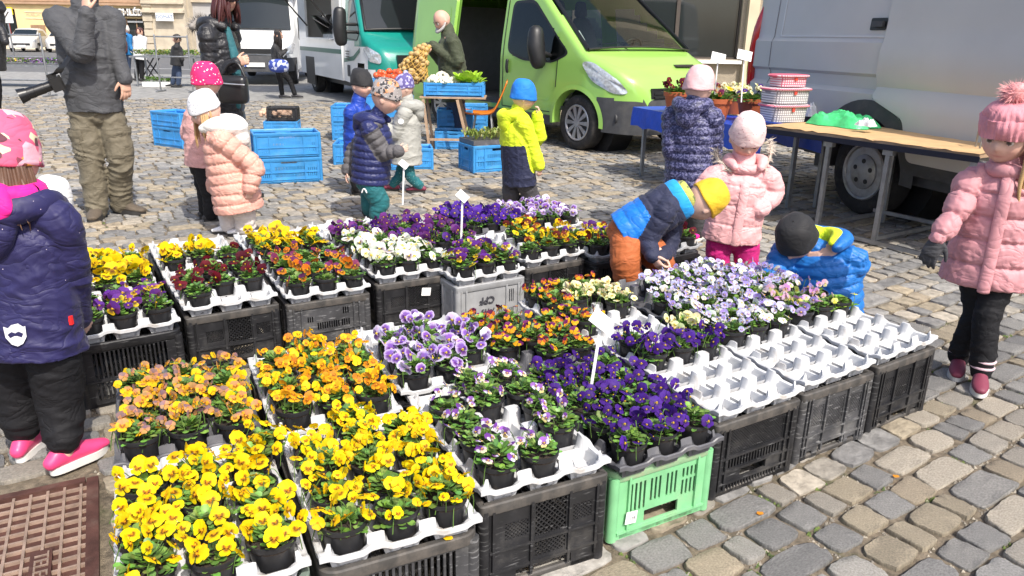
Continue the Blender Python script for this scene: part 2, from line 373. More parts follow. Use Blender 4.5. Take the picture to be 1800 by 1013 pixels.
def win(b, x0, z0, x1, z1, depth=.22, mf=None, mul=1):
    f = MB(); 
    for q in ((x0, (z0+z1)/2, .08, z1-z0), (x1, (z0+z1)/2, .08, z1-z0)): f.box((q[0], depth, q[1]), (q[2], .06, q[3]))
    for z in (z0, z1): f.box(((x0+x1)/2, depth, z), (x1-x0, .06, .08))
    for k in range(1, mul+1):
        if mul > 1 and k < mul: f.box((x0+(x1-x0)*k/mul, depth, (z0+z1)/2), (.07, .06, z1-z0))
    w_ = f.build('window', mf or m_frame, b); g_ = MB(); g_.box(((x0+x1)/2, depth+.02, (z0+z1)/2), (x1-x0, .01, z1-z0)); g_.build('pane', m_glassd, w_)
# bakery house
YB = 58.; xl = px(-60, 60, YB).x; xr = px(262, 60, YB).x; Wb = xr-xl
def bx(u): return px(u, 60, YB).x-xl
def bz(v, u=150): return px(u, v, YB).z
hb = facade('bakery_house', 'yellow plastered house with a bakery shopfront across the road', (xl, YB, 0), 0, Wb, 9, m_yel, [(bx(206), .1, bx(257), bz(31)), (bx(-2), .1, bx(33), bz(18)), (bx(110), 3.9+1.2, bx(130), 7.4), (bx(60), 5.1, bx(80), 7.4), (bx(215), 5.1, bx(235), 7.4)])
mb = MB(); mb.box((Wb/2, -.12, bz(7)), (Wb, .24, .16)); mb.box((Wb/2, -.06, bz(1)), (Wb, .12, .22)); mb.build('cornice', m_brownband, hb)
mb = MB(); mb.box((Wb/2, -.05, .35), (Wb, .1, .7)); mb.build('plinth', m_cream, hb)
sg = MB(); sg.box(((bx(190)+bx(266))/2, -.10, (bz(14)+bz(28))/2), (bx(266)-bx(190), .12, bz(14)-bz(28))); sgo = sg.build('shop_sign', m_sign, hb)
RX = Matrix.Rotation(R(90), 4, 'X')
text_mesh('sign_lettering', 'NÁŠ CHLÉB', .62, m_white, sgo, Matrix.Translation((bx(218), -.17, bz(21)))@RX, .01, .02)
text_mesh('sign_lettering', 'NAŠE PEKÁRNA', .33, m_offw, sgo, Matrix.Translation((bx(249), -.17, bz(21)))@RX, .01, .01)
mb = MB(); Mx = Matrix.Translation((bx(195), -.165, bz(21)))@RX; mb.lathe([(.22, 0), (.22, .012), (.18, .012), (.18, 0)], 20, Mx, close=False); mb.lathe([(.1, 0), (.1, .012)], 6, Mx); mb.build('sign_emblem', m_offw, sgo)
win(hb, bx(206), .1, bx(257), bz(31), .25, m_ltbrown, 3); win(hb, bx(-2), .1, bx(33), bz(18), .25, m_red, 2)
for (a, b) in ((110, 130), (60, 80), (215, 235)): win(hb, bx(a), 5.1, bx(b), 7.4)
mb = MB(); mb.box(((bx(-2)+bx(30))/2, -.06, bz(22)), (bx(30)-bx(-2), .1, .5)); mb.build('awning_sign', m_yelsign, hb)
mb = MB(); mb.box(((bx(57)+bx(82))/2, -.03, bz(55)), (bx(82)-bx(57), .06, .75)); mb.build('shutter_panel', m_ltbrown, hb)
mb = MB(); mb.box(((bx(225)+bx(252))/2, .18, bz(37)), (bx(252)-bx(225), .04, .12)); mb.build('lit_sign', m_white, hb)
mb = MB()
for z in (bz(23), bz(34)): mb.box((bx(65), -.02, z), (bx(80)-bx(50), .04, .05))
mb.build('moulding', m_cream, hb); text_mesh('wall_lettering', 'MUSEUM', .25, m_offw, hb, Matrix.Translation((bx(64), -.02, bz(28)))@RX, .005)
# sandstone house
xs0 = px(262, 60, YB).x; xs1 = px(335, 60, YB).x; Ws = xs1-xs0
hs = facade('sandstone_house', 'beige stone house with rusticated corner beside the bakery', (xs0, YB-.6, 0), 0, Ws, 9, m_sandst, [(1.2, 4.6, 2.2, 7)])
mb = MB()
for k in range(12): mb.box((.35, -.05, .3+k*.5), (.7-.16*(k % 2), .1, .42))
mb.build('quoin', m_sandst, hs)
mb = MB(); mb.box((Ws/2, -.15, bz(18)), (Ws, .3, .2)); mb.box((Ws/2, -.1, bz(4)), (Ws, .2, .1)); mb.build('cornice', m_sandst, hs); win(hs, 1.2, 4.6, 2.2, 7)
mb = MB(); mb.box((bx(303)-bx(262), -.35, bz(28)), (1.25, .08, .55)); so_ = mb.build('hanging_sign', m_white, hs)
text_mesh('sign_lettering', 'DOMAT', .34, M('blue_letter', (.12, .2, .35), .6, 0, 1, 0), so_, Matrix.Translation((bx(303)-bx(262), -.395, bz(28)))@RX, .005)
# plain far house closing the square
xg0 = px(333, 60, YB).x; hg = facade('grey_house', 'plain grey plastered house behind the white van and food truck', (xg0, YB+1, 0), 0, 60, 10, m_greywall, [(x, 4.2, x+1.2, 6.4) for x in np.arange(2, 56, 3.2)]+[(x, .9, x+1.4, 2.9) for x in np.arange(1.6, 56, 3.2)])
for x in np.arange(2, 56, 3.2): win(hg, x, 4.2, x+1.2, 6.4)
for x in np.arange(1.6, 56, 3.2): win(hg, x, .9, x+1.4, 2.9)
mb = MB(); mb.box((30, -.1, 3.6), (60, .2, .25)); mb.build('cornice', m_sandst, hg)
# shop at the right, behind the green van
m_pebble = M('pebble_dash', (.42, .355, .27), .95, .3, 60, 1., 90, bdist=.02, dirt=((.24, .2, .15), 80, .5, .6))
m_beige = M('beige_post', (.62, .52, .36), .8, .08, 4, .1)
YS = 15.2; x0 = -1.5; wx = lambda u, v=60: px(u, v, YS).x-x0; wz = lambda v, u=1250: px(u, v, YS).z
sh = facade('shop', 'shop with pebble-dashed wall and large dark display window behind the green van', (x0, YS, 0), 0, 16, 7.5, m_pebble, [(1., wz(104), wx(1302, 50), wz(-40))], .35)
fr = MB(); zb, zt = wz(104), wz(-40); xa, xb = 1., wx(1302, 50)
for x in (xa, xa+1.6, wx(1192, 50), xb): fr.box((x, .12, (zb+zt)/2), (.07, .06, zt-zb))
for z in (zb, zt): fr.box(((xa+xb)/2, .12, z), (xb-xa, .06, .07))
fo = fr.build('window', m_frame, sh); gl = MB(); gl.box(((xa+xb)/2, .13, (zb+zt)/2), (xb-xa, .012, zt-zb)); gl.build('pane', m_glassd, fo)
mb = MB(); mb.box(((xa+xb)/2, -.06, zb-.05), (xb-xa+.1, .16, .06)); mb.build('sill', m_white, sh)
mb = MB(); mb.box((wx(1318, 60), -.06, 3.7), (.2, .14, 7.4)); mb.build('pilaster', m_beige, sh)
# ------------------------------------------------------------------ vehicles
def paint(name, c, rough=.28, coat=.6, dirt=None): return M(name, c, rough, .04, 2, .03, 4, coat=coat, bdist=.004, dirt=dirt)
m_tyre = M('tyre_rubber', (.022, .021, .021), .85, .25, 12, .4, 80, dirt=((.09, .08, .07), 9, .5, .6))
m_rim = M('silver_rim', (.42, .42, .43), .4, .12, 9, .05, metal=.6, dirt=((.15, .13, .11), 10, .5, .5))
m_plast = M('grey_bumper_plastic', (.055, .056, .06), .6, .2, 8, .25, 120, dirt=((.12, .115, .105), 5, .5, .5))
m_blackp = M('black_trim', (.015, .015, .016), .45, .2, 8, .1)
m_lamp = M('headlamp_lens', (.62, .64, .66), .08, .35, 25, .5, 30, coat=1., bdist=.01, metal=.35)
m_tail = M('red_tail_lamp', (.45, .008, .012), .15, .15, 8, .15, 60, coat=1.)
m_amber = M('amber_lamp', (.8, .3, .03), .2, .1, 8, .1)
m_clear = MG('window_glass', (.60, .68, .66)); m_plate = M('number_plate', (.75, .75, .73), .5, .05, 5, 0)
def lerp(tab, x):
    xs, ys = zip(*tab); return float(np.interp(x, xs, ys))
class Van:
    def __init__(s, t, top, bot, hw, tum, rc, xs, zr, kill=None, matf=None, mats=None, name='body'):
        s.t, s.top, s.bot, s.hw, s.tum = t, top, bot, hw, tum; mb = MB(); ring = []
        K = [(.0, 1.), (.35, .94), (.65, .76), (.9, .44), (1., .0)]
        for x in xs:
            zt, zb = lerp(top, x), lerp(bot, x); h = lerp(hw, x); r_ = min(rc, (zt-zb)*.4); pts = []
            for z in zr: z2 = min(max(z, zb), zt-r_); pts.append((h*lerp(tum, z2), z2))
            ye = h*lerp(tum, zt-r_)
            for (q, c) in K[1:]: pts.append((ye-r_*(1-c)*1.0, zt-r_+r_*q))
            for q in (.66, .33): pts.append(((ye-r_)*q, zt+.02*(1-q*q)))
            row = [(x, -y, z) for y, z in pts]+[(x, 0, zt+.02)]+[(x, y, z) for y, z in reversed(pts)]
            ring.append(row)
        n = len(ring[0]); nside = len(zr)
        vs_ = [q for r_ in ring for q in r_]; fs = []; ms = []
        for i in range(len(xs)-1):
            for j in range(n-1):
                q = [i*n+j, (i+1)*n+j, (i+1)*n+j+1, i*n+j+1]; c = np.mean([vs_[k] for k in q], axis=0); roof = nside <= j < n-1-nside
                if kill and kill(c[0], c[1], c[2], roof): continue
                fs.append(tuple(q)); ms.append(matf(c[0], c[1], c[2], roof) if matf else 0)
        fs.append(tuple(range(n-1, -1, -1))); ms.append(0); e = (len(xs)-1)*n; fs.append(tuple(range(e, e+n))); ms.append(matf(xs[-1], 0, .5, False) if matf else 0)
        mb.add(vs_, fs); mb.m = ms
        o = mb.build(name, mats, t, 35); bm = bmesh.new(); bm.from_mesh(o.data); bmesh.ops.remove_doubles(bm, verts=bm.verts, dist=.0005); bm.to_mesh(o.data); bm.free(); o.data.set_sharp_from_angle(angle=R(35)); s.body = o
    def y(s, x, z): return lerp(s.hw, x)*lerp(s.tum, z)
    def panel(s, name, poly, mat, off=.004, side=-1, parent=None, thick=0., seal=None, sm=30, dx=.12):
        if seal: s.panel('window_seal', grow(poly, seal), m_blackp, off*.5, side, parent, sm=None)
        bm = bmesh.new(); f = bm.faces.new([bm.verts.new((x, 0, z)) for x, z in poly])
        for z in np.arange(.2, 3.0, .09): bmesh.ops.bisect_plane(bm, geom=bm.verts[:]+bm.edges[:]+bm.faces[:], plane_co=(0, 0, z), plane_no=(0, 0, 1))
        for x in np.arange(0, 7, dx): bmesh.ops.bisect_plane(bm, geom=bm.verts[:]+bm.edges[:]+bm.faces[:], plane_co=(x, 0, 0), plane_no=(1, 0, 0))
        for v_ in bm.verts: v_.co.y = side*(s.y(v_.co.x, v_.co.z)+off)
        if thick:
            r_ = bmesh.ops.extrude_face_region(bm, geom=bm.faces[:])
            for v_ in r_['geom']:
                if isinstance(v_, bmesh.types.BMVert): v_.co.y -= side*thick
        bmesh.ops.recalc_face_normals(bm, faces=bm.faces[:])
        me = bpy.data.meshes.new(name); bm.to_mesh(me); bm.free(); me.materials.append(mat)
        if sm: me.shade_smooth(); me.set_sharp_from_angle(angle=R(sm))
        return mobj(name, me, parent or s.t)
    def line(s, name, pts, mat, w=.012, off=.003, side=-1, parent=None):
        mb = MB()
        for a, b in zip(pts[:-1], pts[1:]):
            k = 26
            for i in range(k):
                p = [(a[0]+(b[0]-a[0])*q, a[1]+(b[1]-a[1])*q) for q in (i/k, (i+1)/k)]
                A, B = [V((x, side*(s.y(x, z)+off), z)) for x, z in p]; mb.bar(A, B, w, .003, (0, side, 0)) if False else mb.bar(A, B, .004, w, (B-A).cross(V((0, 1, 0))))
        return mb.build(name, mat, parent or s.t)
def grow(poly, d):
    c = np.mean(poly, axis=0); out = []
    for x, z in poly:
        v_ = np.array([x, z])-c; L = np.linalg.norm(v_); out.append(tuple(c+v_*(1+d/L)))
    return out
def rpoly(pts, r, n=4):
    out = []; P = [np.array(p, float) for p in pts]; N = len(P)
    for i in range(N):
        a, b, c = P[i-1], P[i], P[(i+1) % N]; u = (a-b)/np.linalg.norm(a-b); w_ = (c-b)/np.linalg.norm(c-b); rr_ = min(r, np.linalg.norm(a-b)*.45, np.linalg.norm(c-b)*.45)
        p0, p1 = b+u*rr_, b+w_*rr_
        for k in range(n+1): t = k/n; out.append(tuple((1-t)**2*p0+2*t*(1-t)*b+t*t*p1))
    return out
def wheel(t, x, y, r, wdt, spokes=9, side=-1, style='hub'):
    """wheel with outer face at y (side=-1 -> outer towards -y)"""
    e = bpy.data.objects.new('wheel', None)
    T = Matrix.Translation((x, y, r))@Matrix.Rotation(R(90 if side < 0 else -90), 4, 'X')   # local z -> outward
    mb = MB(); mb.lathe([(r*.62, -wdt), (r*.9, -wdt), (r, -wdt*.85), (r, -wdt*.18), (r*.95, -.012), (r*.86, .0), (r*.74, -.004), (r*.66, -.012), (r*.64, -.03)], 40, T); ty = mb.build('wheel', m_tyre, t, 35)
    mb = MB(); R1 = r*.66
    mb.lathe([(R1, -.012), (R1*.96, -.004), (R1*.90, -.008), (R1*.87, -.022)], 36, T, close=False)
    if style == 'hub':
        mb.lathe([(R1*.9, -.03), (R1*.3, -.022), (.01, -.02)], 30, T, mi=1)
        for k in range(spokes):
            a = 2*math.pi*k/spokes; M2 = T@Matrix.Rotation(a, 4, 'Z')
            P = [(R1*.16, -R1*.055), (R1*.9, -R1*.13), (R1*.9, R1*.13), (R1*.16, R1*.055)]
            mb.add([M2@V((p[0], p[1], z)) for z in (-.026, -.010) for p in P], [(4, 5, 6, 7), (0, 1, 5, 4), (1, 2, 6, 5), (2, 3, 7, 6), (3, 0, 4, 7)])
        mb.lathe([(R1*.2, -.02), (R1*.19, -.006), (R1*.05, -.004)], 18, T)
    else:   # steel wheel with centre cap
        mb.lathe([(R1*.87, -.022), (R1*.80, -.045), (R1*.62, -.03), (R1*.60, -.012), (R1*.56, -.008), (R1*.2, -.004), (.004, -.003)], 36, T)
        for k in range(5):
            a = 2*math.pi*k/5+.3; M2 = T@Matrix.Translation((R1*.38*math.cos(a), R1*.38*math.sin(a), -.003)); mb.lathe([(R1*.085, -.006), (R1*.085, .001)], 12, M2, mi=1)
        for k in range(10):
            a = 2*math.pi*k/10; M2 = T@Matrix.Translation((R1*.72*math.cos(a), R1*.72*math.sin(a), -.035)); mb.lathe([(R1*.075, -.01), (R1*.07, .006)], 10, M2, mi=1)
    mb.build('rim', [m_rim, m_blackp], ty, 35); return ty
def arch(s, x, r, zc, mat, w=.05, side=-1, off=.006, a0=-5, a1=185):
    P = [(x+r*math.cos(R(a)), zc+r*math.sin(R(a))) for a in np.linspace(a0, a1, 26)]; Q = [(x+(r+w)*math.cos(R(a)), zc+(r+w)*math.sin(R(a))) for a in np.linspace(a0, a1, 26)]
    mb = MB(); vs_ = [(px_, side*(s.y(px_, z)+off), z) for px_, z in P]+[(px_, side*(s.y(px_, z)+off*.6), z) for px_, z in Q]+[(px_, side*(s.y(px_, z)-.12), z) for px_, z in P]; n = 26
    mb.add(vs_, [(i, i+1, n+i+1, n+i) for i in range(n-1)]+[(2*n+i, 2*n+i+1, i+1, i) for i in range(n-1)]); return mb.build('wheel_arch', mat, s.t, 40)
def place(name, label, cat, contact, fwd, xw, hwid, group=None, sc=1.):
    f = V((fwd[0], fwd[1])).normalized(); l = V((-f.y, f.x)); o = V(contact)-f*xw*sc+l*hwid*sc
    t = thing(name, label, cat, (o.x, o.y, 0), math.atan2(f.y, f.x), group); t.scale = (sc, sc, sc); return t
def well(t, x, r, y0, y1):
    mb = MB(); T = Matrix.Translation((x, y0, r*.9))@Matrix.Rotation(R(-90), 4, 'X'); mb.lathe([(r*1.22, 0), (r*1.22, y1-y0)], 24, T); mb.build('wheel_well', m_blackp, t, 40)
# ---- green van
m_lime = paint('lime_green_paint', (.32, .58, .115)); gv = place('panel_van', 'lime green van with its side door slid open', 'van', (.80, 10.35), (.60, -.80), 3.95, .93, None, 1.13)
top = [(0, 1.90), (.06, 1.95), (2.6, 1.97), (2.95, 1.93), (3.18, 1.82), (4.02, 1.17), (4.14, 1.11), (4.5, .97), (4.66, .86), (4.74, .72), (4.78, .56), (4.78, .3)]
bot = [(0, .32), (.4, .26), (4.3, .26), (4.78, .24)]; hw = [(0, .90), (.1, .94), (3.6, .95), (4.1, .93), (4.4, .87), (4.6, .78), (4.72, .66), (4.78, .5)]
tum = [(0, .985), (.5, 1.), (1.05, .99), (1.25, .965), (1.9, .85), (2.1, .82)]
xs = sorted(set([round(q, 3) for q in np.arange(3.48, 4.44, .04)]+[round(q, 3) for q in np.arange(.38, 1.34, .05)]+[0, .03, .06, .12, .25, .45, .5, .7, .85, 1.0, 1.2, 1.35, 1.5, 1.75, 2.0, 2.2, 2.4, 2.44, 2.5, 2.7, 2.9, 3.0, 3.08, 3.18, 3.3, 3.4, 3.5, 3.6, 3.7, 3.8, 3.9, 4.02, 4.08, 4.14, 4.22, 4.3, 4.4, 4.5, 4.56, 4.62, 4.66, 4.70, 4.74, 4.76, 4.78]))
zr = [0, .26, .29, .32, .36, .40, .43, .46, .49, .52, .55, .58, .62, .65, .68, .71, .74, .8, .9, 1.0, 1.06, 1.12, 1.2, 1.3, 1.4, 1.5, 1.6, 1.68, 1.74, 1.8]
sidewin = rpoly([(2.62, 1.12), (2.62, 1.70), (3.02, 1.70), (3.78, 1.12), (3.5, 1.02), (2.9, 1.05)], .09)
def inpoly(p, poly):
    c = False; n = len(poly)
    for i in range(n):
        (x1, y1), (x2, y2) = poly[i], poly[i-1]
        if (y1 > p[1]) != (y2 > p[1]) and p[0] < (x2-x1)*(p[1]-y1)/(y2-y1)+x1: c = not c
    return c
def kill(x, y, z, roof):
    if not roof and y < 0 and 1.35 < x < 2.44 and .46 < z < 1.80: return True
    if not roof and y > 0 and 1.5 < x < 2.4 and 1.12 < z < 1.68: return True
    if not roof and inpoly((x, z), sidewin): return True
    if 3.18 < x < 4.02 and z > lerp(top, x)-.05 and abs(y) < .80: return True
    if not roof and z < .72 and abs(y) > .5:
        for xc in (3.95, .85):
            if math.hypot(x-xc, z-.33) < .40: return True
    return False
van = Van(gv, top, bot, hw, tum, .11, xs, zr, kill, lambda x, y, z, r: (1 if (x > 4.27 and z < .60+(4.78-x)*.12) or z < .30 else 0), [m_lime, m_plast])
van.panel('side_window', sidewin, m_clear, .004, -1, seal=.04); 
mb = MB(); hwin = .84
P = [(3.16, 1.83), (4.05, 1.155)]
rows_ = 8; cols_ = 10; vs_ = []
for i in range(rows_+1):
    q = i/rows_; x = P[0][0]+(P[1][0]-P[0][0])*q; z = P[0][1]+(P[1][1]-P[0][1])*q; hh = .74+.12*q
    for j in range(cols_+1):
        u = -1+2*j/cols_; vs_.append((x+.05*(1-u*u)+.012, hh*u, z+.035*(1-u*u)+.012))
mb.add(vs_, [(i*(cols_+1)+j, (i+1)*(cols_+1)+j, (i+1)*(cols_+1)+j+1, i*(cols_+1)+j+1) for i in range(rows_) for j in range(cols_)]); ws = mb.build('windscreen', m_clear, gv, 60)
mb = MB(); k = cols_+1
for e in ([vs_[j] for j in range(k)], [vs_[rows_*k+j] for j in range(k)], [vs_[i*k] for i in range(rows_+1)], [vs_[i*k+cols_] for i in range(rows_+1)]): mb.tube(e, [(.03, .012)]*len(e), 6, 1, (0, 1, 0) if e[0][1] == e[-1][1] else None, 1)
mb.build('screen_seal', m_blackp, ws, 60)
mb = MB(); mb.bar((3.98, -.6, 1.225), (3.98, .05, 1.265), .02, .012); mb.bar((3.98, .1, 1.265), (3.96, .68, 1.24), .02, .012); mb.bar((4.06, -.2, 1.15), (3.98, -.3, 1.25), .02, .02); mb.build('wiper', m_blackp, ws)
# interior
m_seat = M('grey_seat_cloth', (.10, .105, .11), .9, .15, 30, .3); m_dash = M('dashboard', (.06, .06, .062), .7, .1, 12, .2)
mb = MB(); mb.box((1.9, 0, .47), (3.6, 1.7, .05)); mb.box((.95, 0, 1.1), (.04, 1.7, 1.2)); mb.build('floor', m_dash, gv)
for y in (-.48, .1, .5):
    mb = MB(); mb.tube([(2.6, y, .85), (2.55, y, 1.0), (2.42, y, 1.4), (2.38, y, 1.52)], [(.2, .06), (.24, .07), (.22, .06), (.15, .05)], 12, 3, (0, 1, 0)); mb.tube([(2.55, y, .85), (3.05, y, .88)], [(.24, .08), (.22, .07)], 12, 1, (0, 1, 0)); mb.tube([(2.37, y, 1.6), (2.36, y, 1.74)], [(.12, .05), (.1, .04)], 10, 1, (0, 1, 0)); mb.build('seat', m_seat, gv, 60)
mb = MB(); mb.tube([(3.75, -.82, 1.02), (3.75, .82, 1.02)], [(.3, .12)]*2, 14, 1, (1, 0, 0)); mb.build('dashboard', m_dash, gv, 60)
mb = MB(); Ts = Matrix.Translation((3.42, .45, 1.13))@Matrix.Rotation(R(-60), 4, 'Y'); mb.tube([Ts@V((.19*math.cos(a), .19*math.sin(a), 0)) for a in np.linspace(0, 6.28, 22)], .016, 8, 1, None, 1); mb.tube([Ts@V((-.18, 0, 0)), Ts@V((.18, 0, 0))], .02, 6); mb.tube([Ts@V((0, 0, 0)), Ts@V((0, -.18, 0))], .02, 6); mb.build('steering_wheel', m_blackp, gv, 60)
mb = MB(); mb.box((3.82, -.30, 1.145), (.22, .36, .004), Matrix.Rotation(R(6), 3, 'Y')); mb.build('paper_sheet', m_white, gv)
mb = MB(); mb.box((3.66, -.66, 1.32), (.003, .12, .16), Matrix.Rotation(R(-45), 3, 'Y')); mb.build('windscreen_sticker', m_white, gv)
# trim
mb = MB(); 
for (a, b) in (((1.34, .45), (1.34, 1.82)), ((2.45, .45), (2.45, 1.82))): pass
van.panel('sliding_door', rpoly([(.28, .44), (1.33, .44), (1.33, 1.80), (.28, 1.80)], .06), m_lime, .075, -1, thick=.05)
van.panel('door_panel', rpoly([(.40, 1.12), (1.22, 1.12), (1.22, 1.70), (.40, 1.70)], .1), m_lime, .081, -1)
mb = MB(); mb.bar((1.35, -van.y(1.35, .46)-.004, .46), (2.44, -van.y(2.4, .46)-.004, .46), .05, .03); mb.build('door_track', m_blackp, gv)
van.line('door_seam', [(2.50, .42), (2.50, 1.74)], m_blackp, .012); van.line('door_seam', [(3.62, 1.05), (3.60, .72)], m_blackp, .010); van.line('door_seam', [(2.50, .42), (3.50, .42)], m_blackp, .010)
van.panel('rubbing_strip', [(2.55, .56), (3.50, .56), (3.50, .585), (2.55, .585)], m_lime, .012)
van.panel('sill_trim', [(1.3, .27), (3.52, .27), (3.52, .38), (1.3, .38)], m_plast, .008)
mb = MB(); mb.tube([(2.62, -van.y(2.62, .93)-.022, .86), (2.62, -van.y(2.62, .93)-.03, .93), (2.62, -van.y(2.62, 1.0)-.022, 1.0)], [(.022, .018)]*3, 10, 3, (1, 0, 0)); mb.build('door_handle', m_blackp, gv, 60)
mb = MB(); mb.tube([(3.45, -.93, 1.08), (3.44, -1.08, 1.12)], [(.05, .03), (.06, .04)], 10, 1); mb.tube([(3.44, -1.10, 1.02), (3.42, -1.12, 1.18), (3.40, -1.11, 1.34)], [(.10, .10), (.115, .10), (.10, .09)], 14, 3, (0, 1, 0)); mb.build('mirror', m_blackp, gv, 60)
for x in (3.95, .85):
    arch(van, x, .385, .33, m_lime, .055, -1, .010); well(gv, x, .37, -.68, -.35); wheel(gv, x, -.90, .325, .2, 10)
    wheel(gv, x, .90, .325, .2, 10, 1)
def headlamp(t, P, mat=m_lamp):
    mb = MB(); C = np.mean(np.array(P), axis=0); n = len(P); N = np.array([.75, np.sign(C[1])*.55, .35]); vs_ = [tuple(p) for p in P]+[tuple(np.array(p)*.55+C*.45+N*.028) for p in P]+[tuple(C+N*.035)]
    mb.add(vs_, [(i, (i+1) % n, n+(i+1) % n, n+i) for i in range(n)]+[(n+i, n+(i+1) % n, 2*n) for i in range(n)]); return mb.build('headlight', mat, t, 70)
for s_ in (-1, 1): headlamp(gv, [(x+.004, s_*(van.y(x, z)+.008), z) for x, z in rpoly([(4.02, 1.03), (4.20, 1.04), (4.55, .84), (4.66, .70), (4.50, .69), (4.2, .82)], .08, 5)])
mb = MB(); 
for z in (.66, .70, .74): mb.box((4.765-(z-.66)*.25, 0, z), (.03, .9, .018))
mb.box((4.75, 0, .70), (.02, .98, .12)); mb.build('grille', m_blackp, gv)
mb = MB(); mb.box((4.52, .3, .995), (.06, .34, .006), Matrix.Rotation(R(20), 3, 'Y')); mb.build('bonnet_vent', m_blackp, gv)
mb = MB(); mb.lathe([(.06, 0), (.055, .02), (.0, .022)], 16, Matrix.Translation((4.50, -.80, .42))@Matrix.Rotation(R(60), 4, 'Z')@Matrix.Rotation(R(90), 4, 'Y')@Matrix.Rotation(R(0), 4, 'X')); mb.build('fog_light_cover', m_plast, gv, 50)
# ---- silver van
m_silver = paint('silver_paint', (.52, .505, .48), .45, .15, dirt=((.47, .46, .44), 1.2, .5, .5)); sv = place('panel_van', 'large silver panel van parked behind the plywood table', 'van', (3.04, 6.62), (.30, -.954), 1.25, 1.0, None, 1.1)
top2 = [(-.42, 2.2), (-.32, 2.26), (3.0, 2.28), (3.4, 2.15), (4.05, 1.35), (4.7, 1.05), (4.88, .7), (4.9, .35)]; bot2 = [(-.42, .5), (-.1, .42), (4.6, .40), (4.9, .32)]; hw2 = [(-.42, .97), (-.34, 1.0), (3.9, 1.02), (4.5, .92), (4.9, .7)]
tum2 = [(0, .975), (.45, .985), (.52, 1.0), (.80, 1.008), (.84, 1.008), (.95, 1.004), (.985, .968), (1.075, .972), (1.10, 1.0), (1.33, .998), (1.36, .975), (2.3, .91)]
sx = [-.42, -.38, -.34, -.25, -.1, .1, .3]+list(np.arange(.5, 4.85, .06))+[4.86, 4.9]; sz = [0, .40, .45, .5, .52, .6, .7, .8, .84, .9, .95, .985, 1.0, 1.06, 1.075, 1.10, 1.2, 1.3, 1.33, 1.36, 1.40, 1.56, 1.7, 1.9, 2.1]
def kill2(x, y, z, roof): return (not roof) and z < .8 and any(math.hypot(x-xc, z-.36) < .44 for xc in (1.25, 4.1)) and abs(y) > .6
sil = Van(sv, top2, bot2, hw2, tum2, .12, sx, sz, kill2, lambda x, y, z, r: (1 if z < .50 else 0), [m_silver, m_plast])
sil.line('crease_highlight', [(.0, 2.12), (.0, 1.375), (1.28, 1.375)], M('crease_highlight_tone', (.62, .62, .62), .3, .03, 3, 0), .014, .004)  # pale strip along the body crease, its highlight put into the colour
sil.panel('sliding_door', rpoly([(1.74, .50), (2.85, .50), (2.85, 2.12), (1.30, 2.12), (1.30, .92), (1.64, .80)], .05), m_silver, .028, -1, thick=.03, dx=.2)
sil.line('door_seam', [(1.292, .92), (1.292, 2.12)], m_blackp, .014); sil.line('door_seam', [(-.1, .75), (-.1, 2.1)], M('grey_seam', (.2, .2, .2), .5, 0, 1, 0), .006)
sil.panel('side_moulding', rpoly([(-.36, .50), (.80, .50), (.80, .72), (-.36, .72)], .03), m_plast, .014, -1); sil.panel('side_moulding', rpoly([(1.66, .50), (1.735, .50), (1.70, .78), (1.58, .86)], .02), m_plast, .014, -1); sil.panel('sill_panel', [(1.74, .41), (3.6, .41), (3.6, .50), (1.74, .50)], m_plast, .02, -1)
sil.panel('handle_recess', rpoly([(1.10, 1.42), (1.27, 1.42), (1.27, 1.51), (1.10, 1.51)], .015), m_blackp, .006, -1)
mb = MB(); mb.box((1.20, -1.0, 1.465), (.11, .03, .04)); mb.build('door_handle', m_plast, sv)
arch(sil, 1.25, .43, .36, m_plast, .12, -1, .016); well(sv, 1.25, .40, -.72, -.35); wheel(sv, 1.25, -.975, .345, .22, 5, -1, 'steel'); wheel(sv, 4.1, -.975, .345, .22, 5, -1, 'steel'); wheel(sv, 1.25, .975, .345, .22, 5, 1, 'steel'); wheel(sv, 4.1, .975, .345, .22, 5, 1, 'steel')
mb = MB(); mb.tube([(-.425, -.93, .85), (-.42, -.94, 1.1), (-.39, -.93, 1.45), (-.35, -.90, 1.72)], [(.035, .06), (.05, .075), (.05, .07), (.015, .02)], 10, 4, (1, 0, 0)); mb.build('tail_light', m_tail, sv, 60)
mb = MB(); mb.box((-.45, 0, .5), (.1, 1.9, .2)); mb.box((2.7, -.9, .36), (2.2, .06, .07)); mb.build('rear_bumper', m_plast, sv)
mb = MB(); mb.box((2.4, 0, .42), (4.2, 1.6, .1)); mb.build('underbody', m_blackp, sv)
# ---- food truck
m_teal = paint('teal_paint', (.008, .25, .20)); m_vwhite = paint('van_white', (.74, .75, .74), .3, .3); m_stripe = M('dark_green_stripe', (.03, .14, .10), .4, .05, 3, 0); m_tan = M('tan_board', (.42, .28, .16), .7, .15, 3, .1); m_steel = M('steel_counter', (.6, .61, .62), .3, .1, 6, .05, metal=.8)
ft = place('food_truck', 'white and teal food truck with its serving hatch open', 'food truck', (-3.25, 16.4), (.46, -.89), 5.0, 1.0, None, 1.1)
topc = [(3.85, 2.45), (4.1, 2.40), (4.35, 2.25), (5.05, 1.36), (5.2, 1.26), (5.6, 1.08), (5.72, .9), (5.78, .6), (5.78, .35)]; botc = [(3.8, .42), (5.78, .34)]; hwc = [(3.85, 1.02), (5.0, 1.02), (5.4, .95), (5.65, .82), (5.78, .6)]; tumc = [(0, .98), (.6, 1.), (1.2, .98), (2.4, .86)]
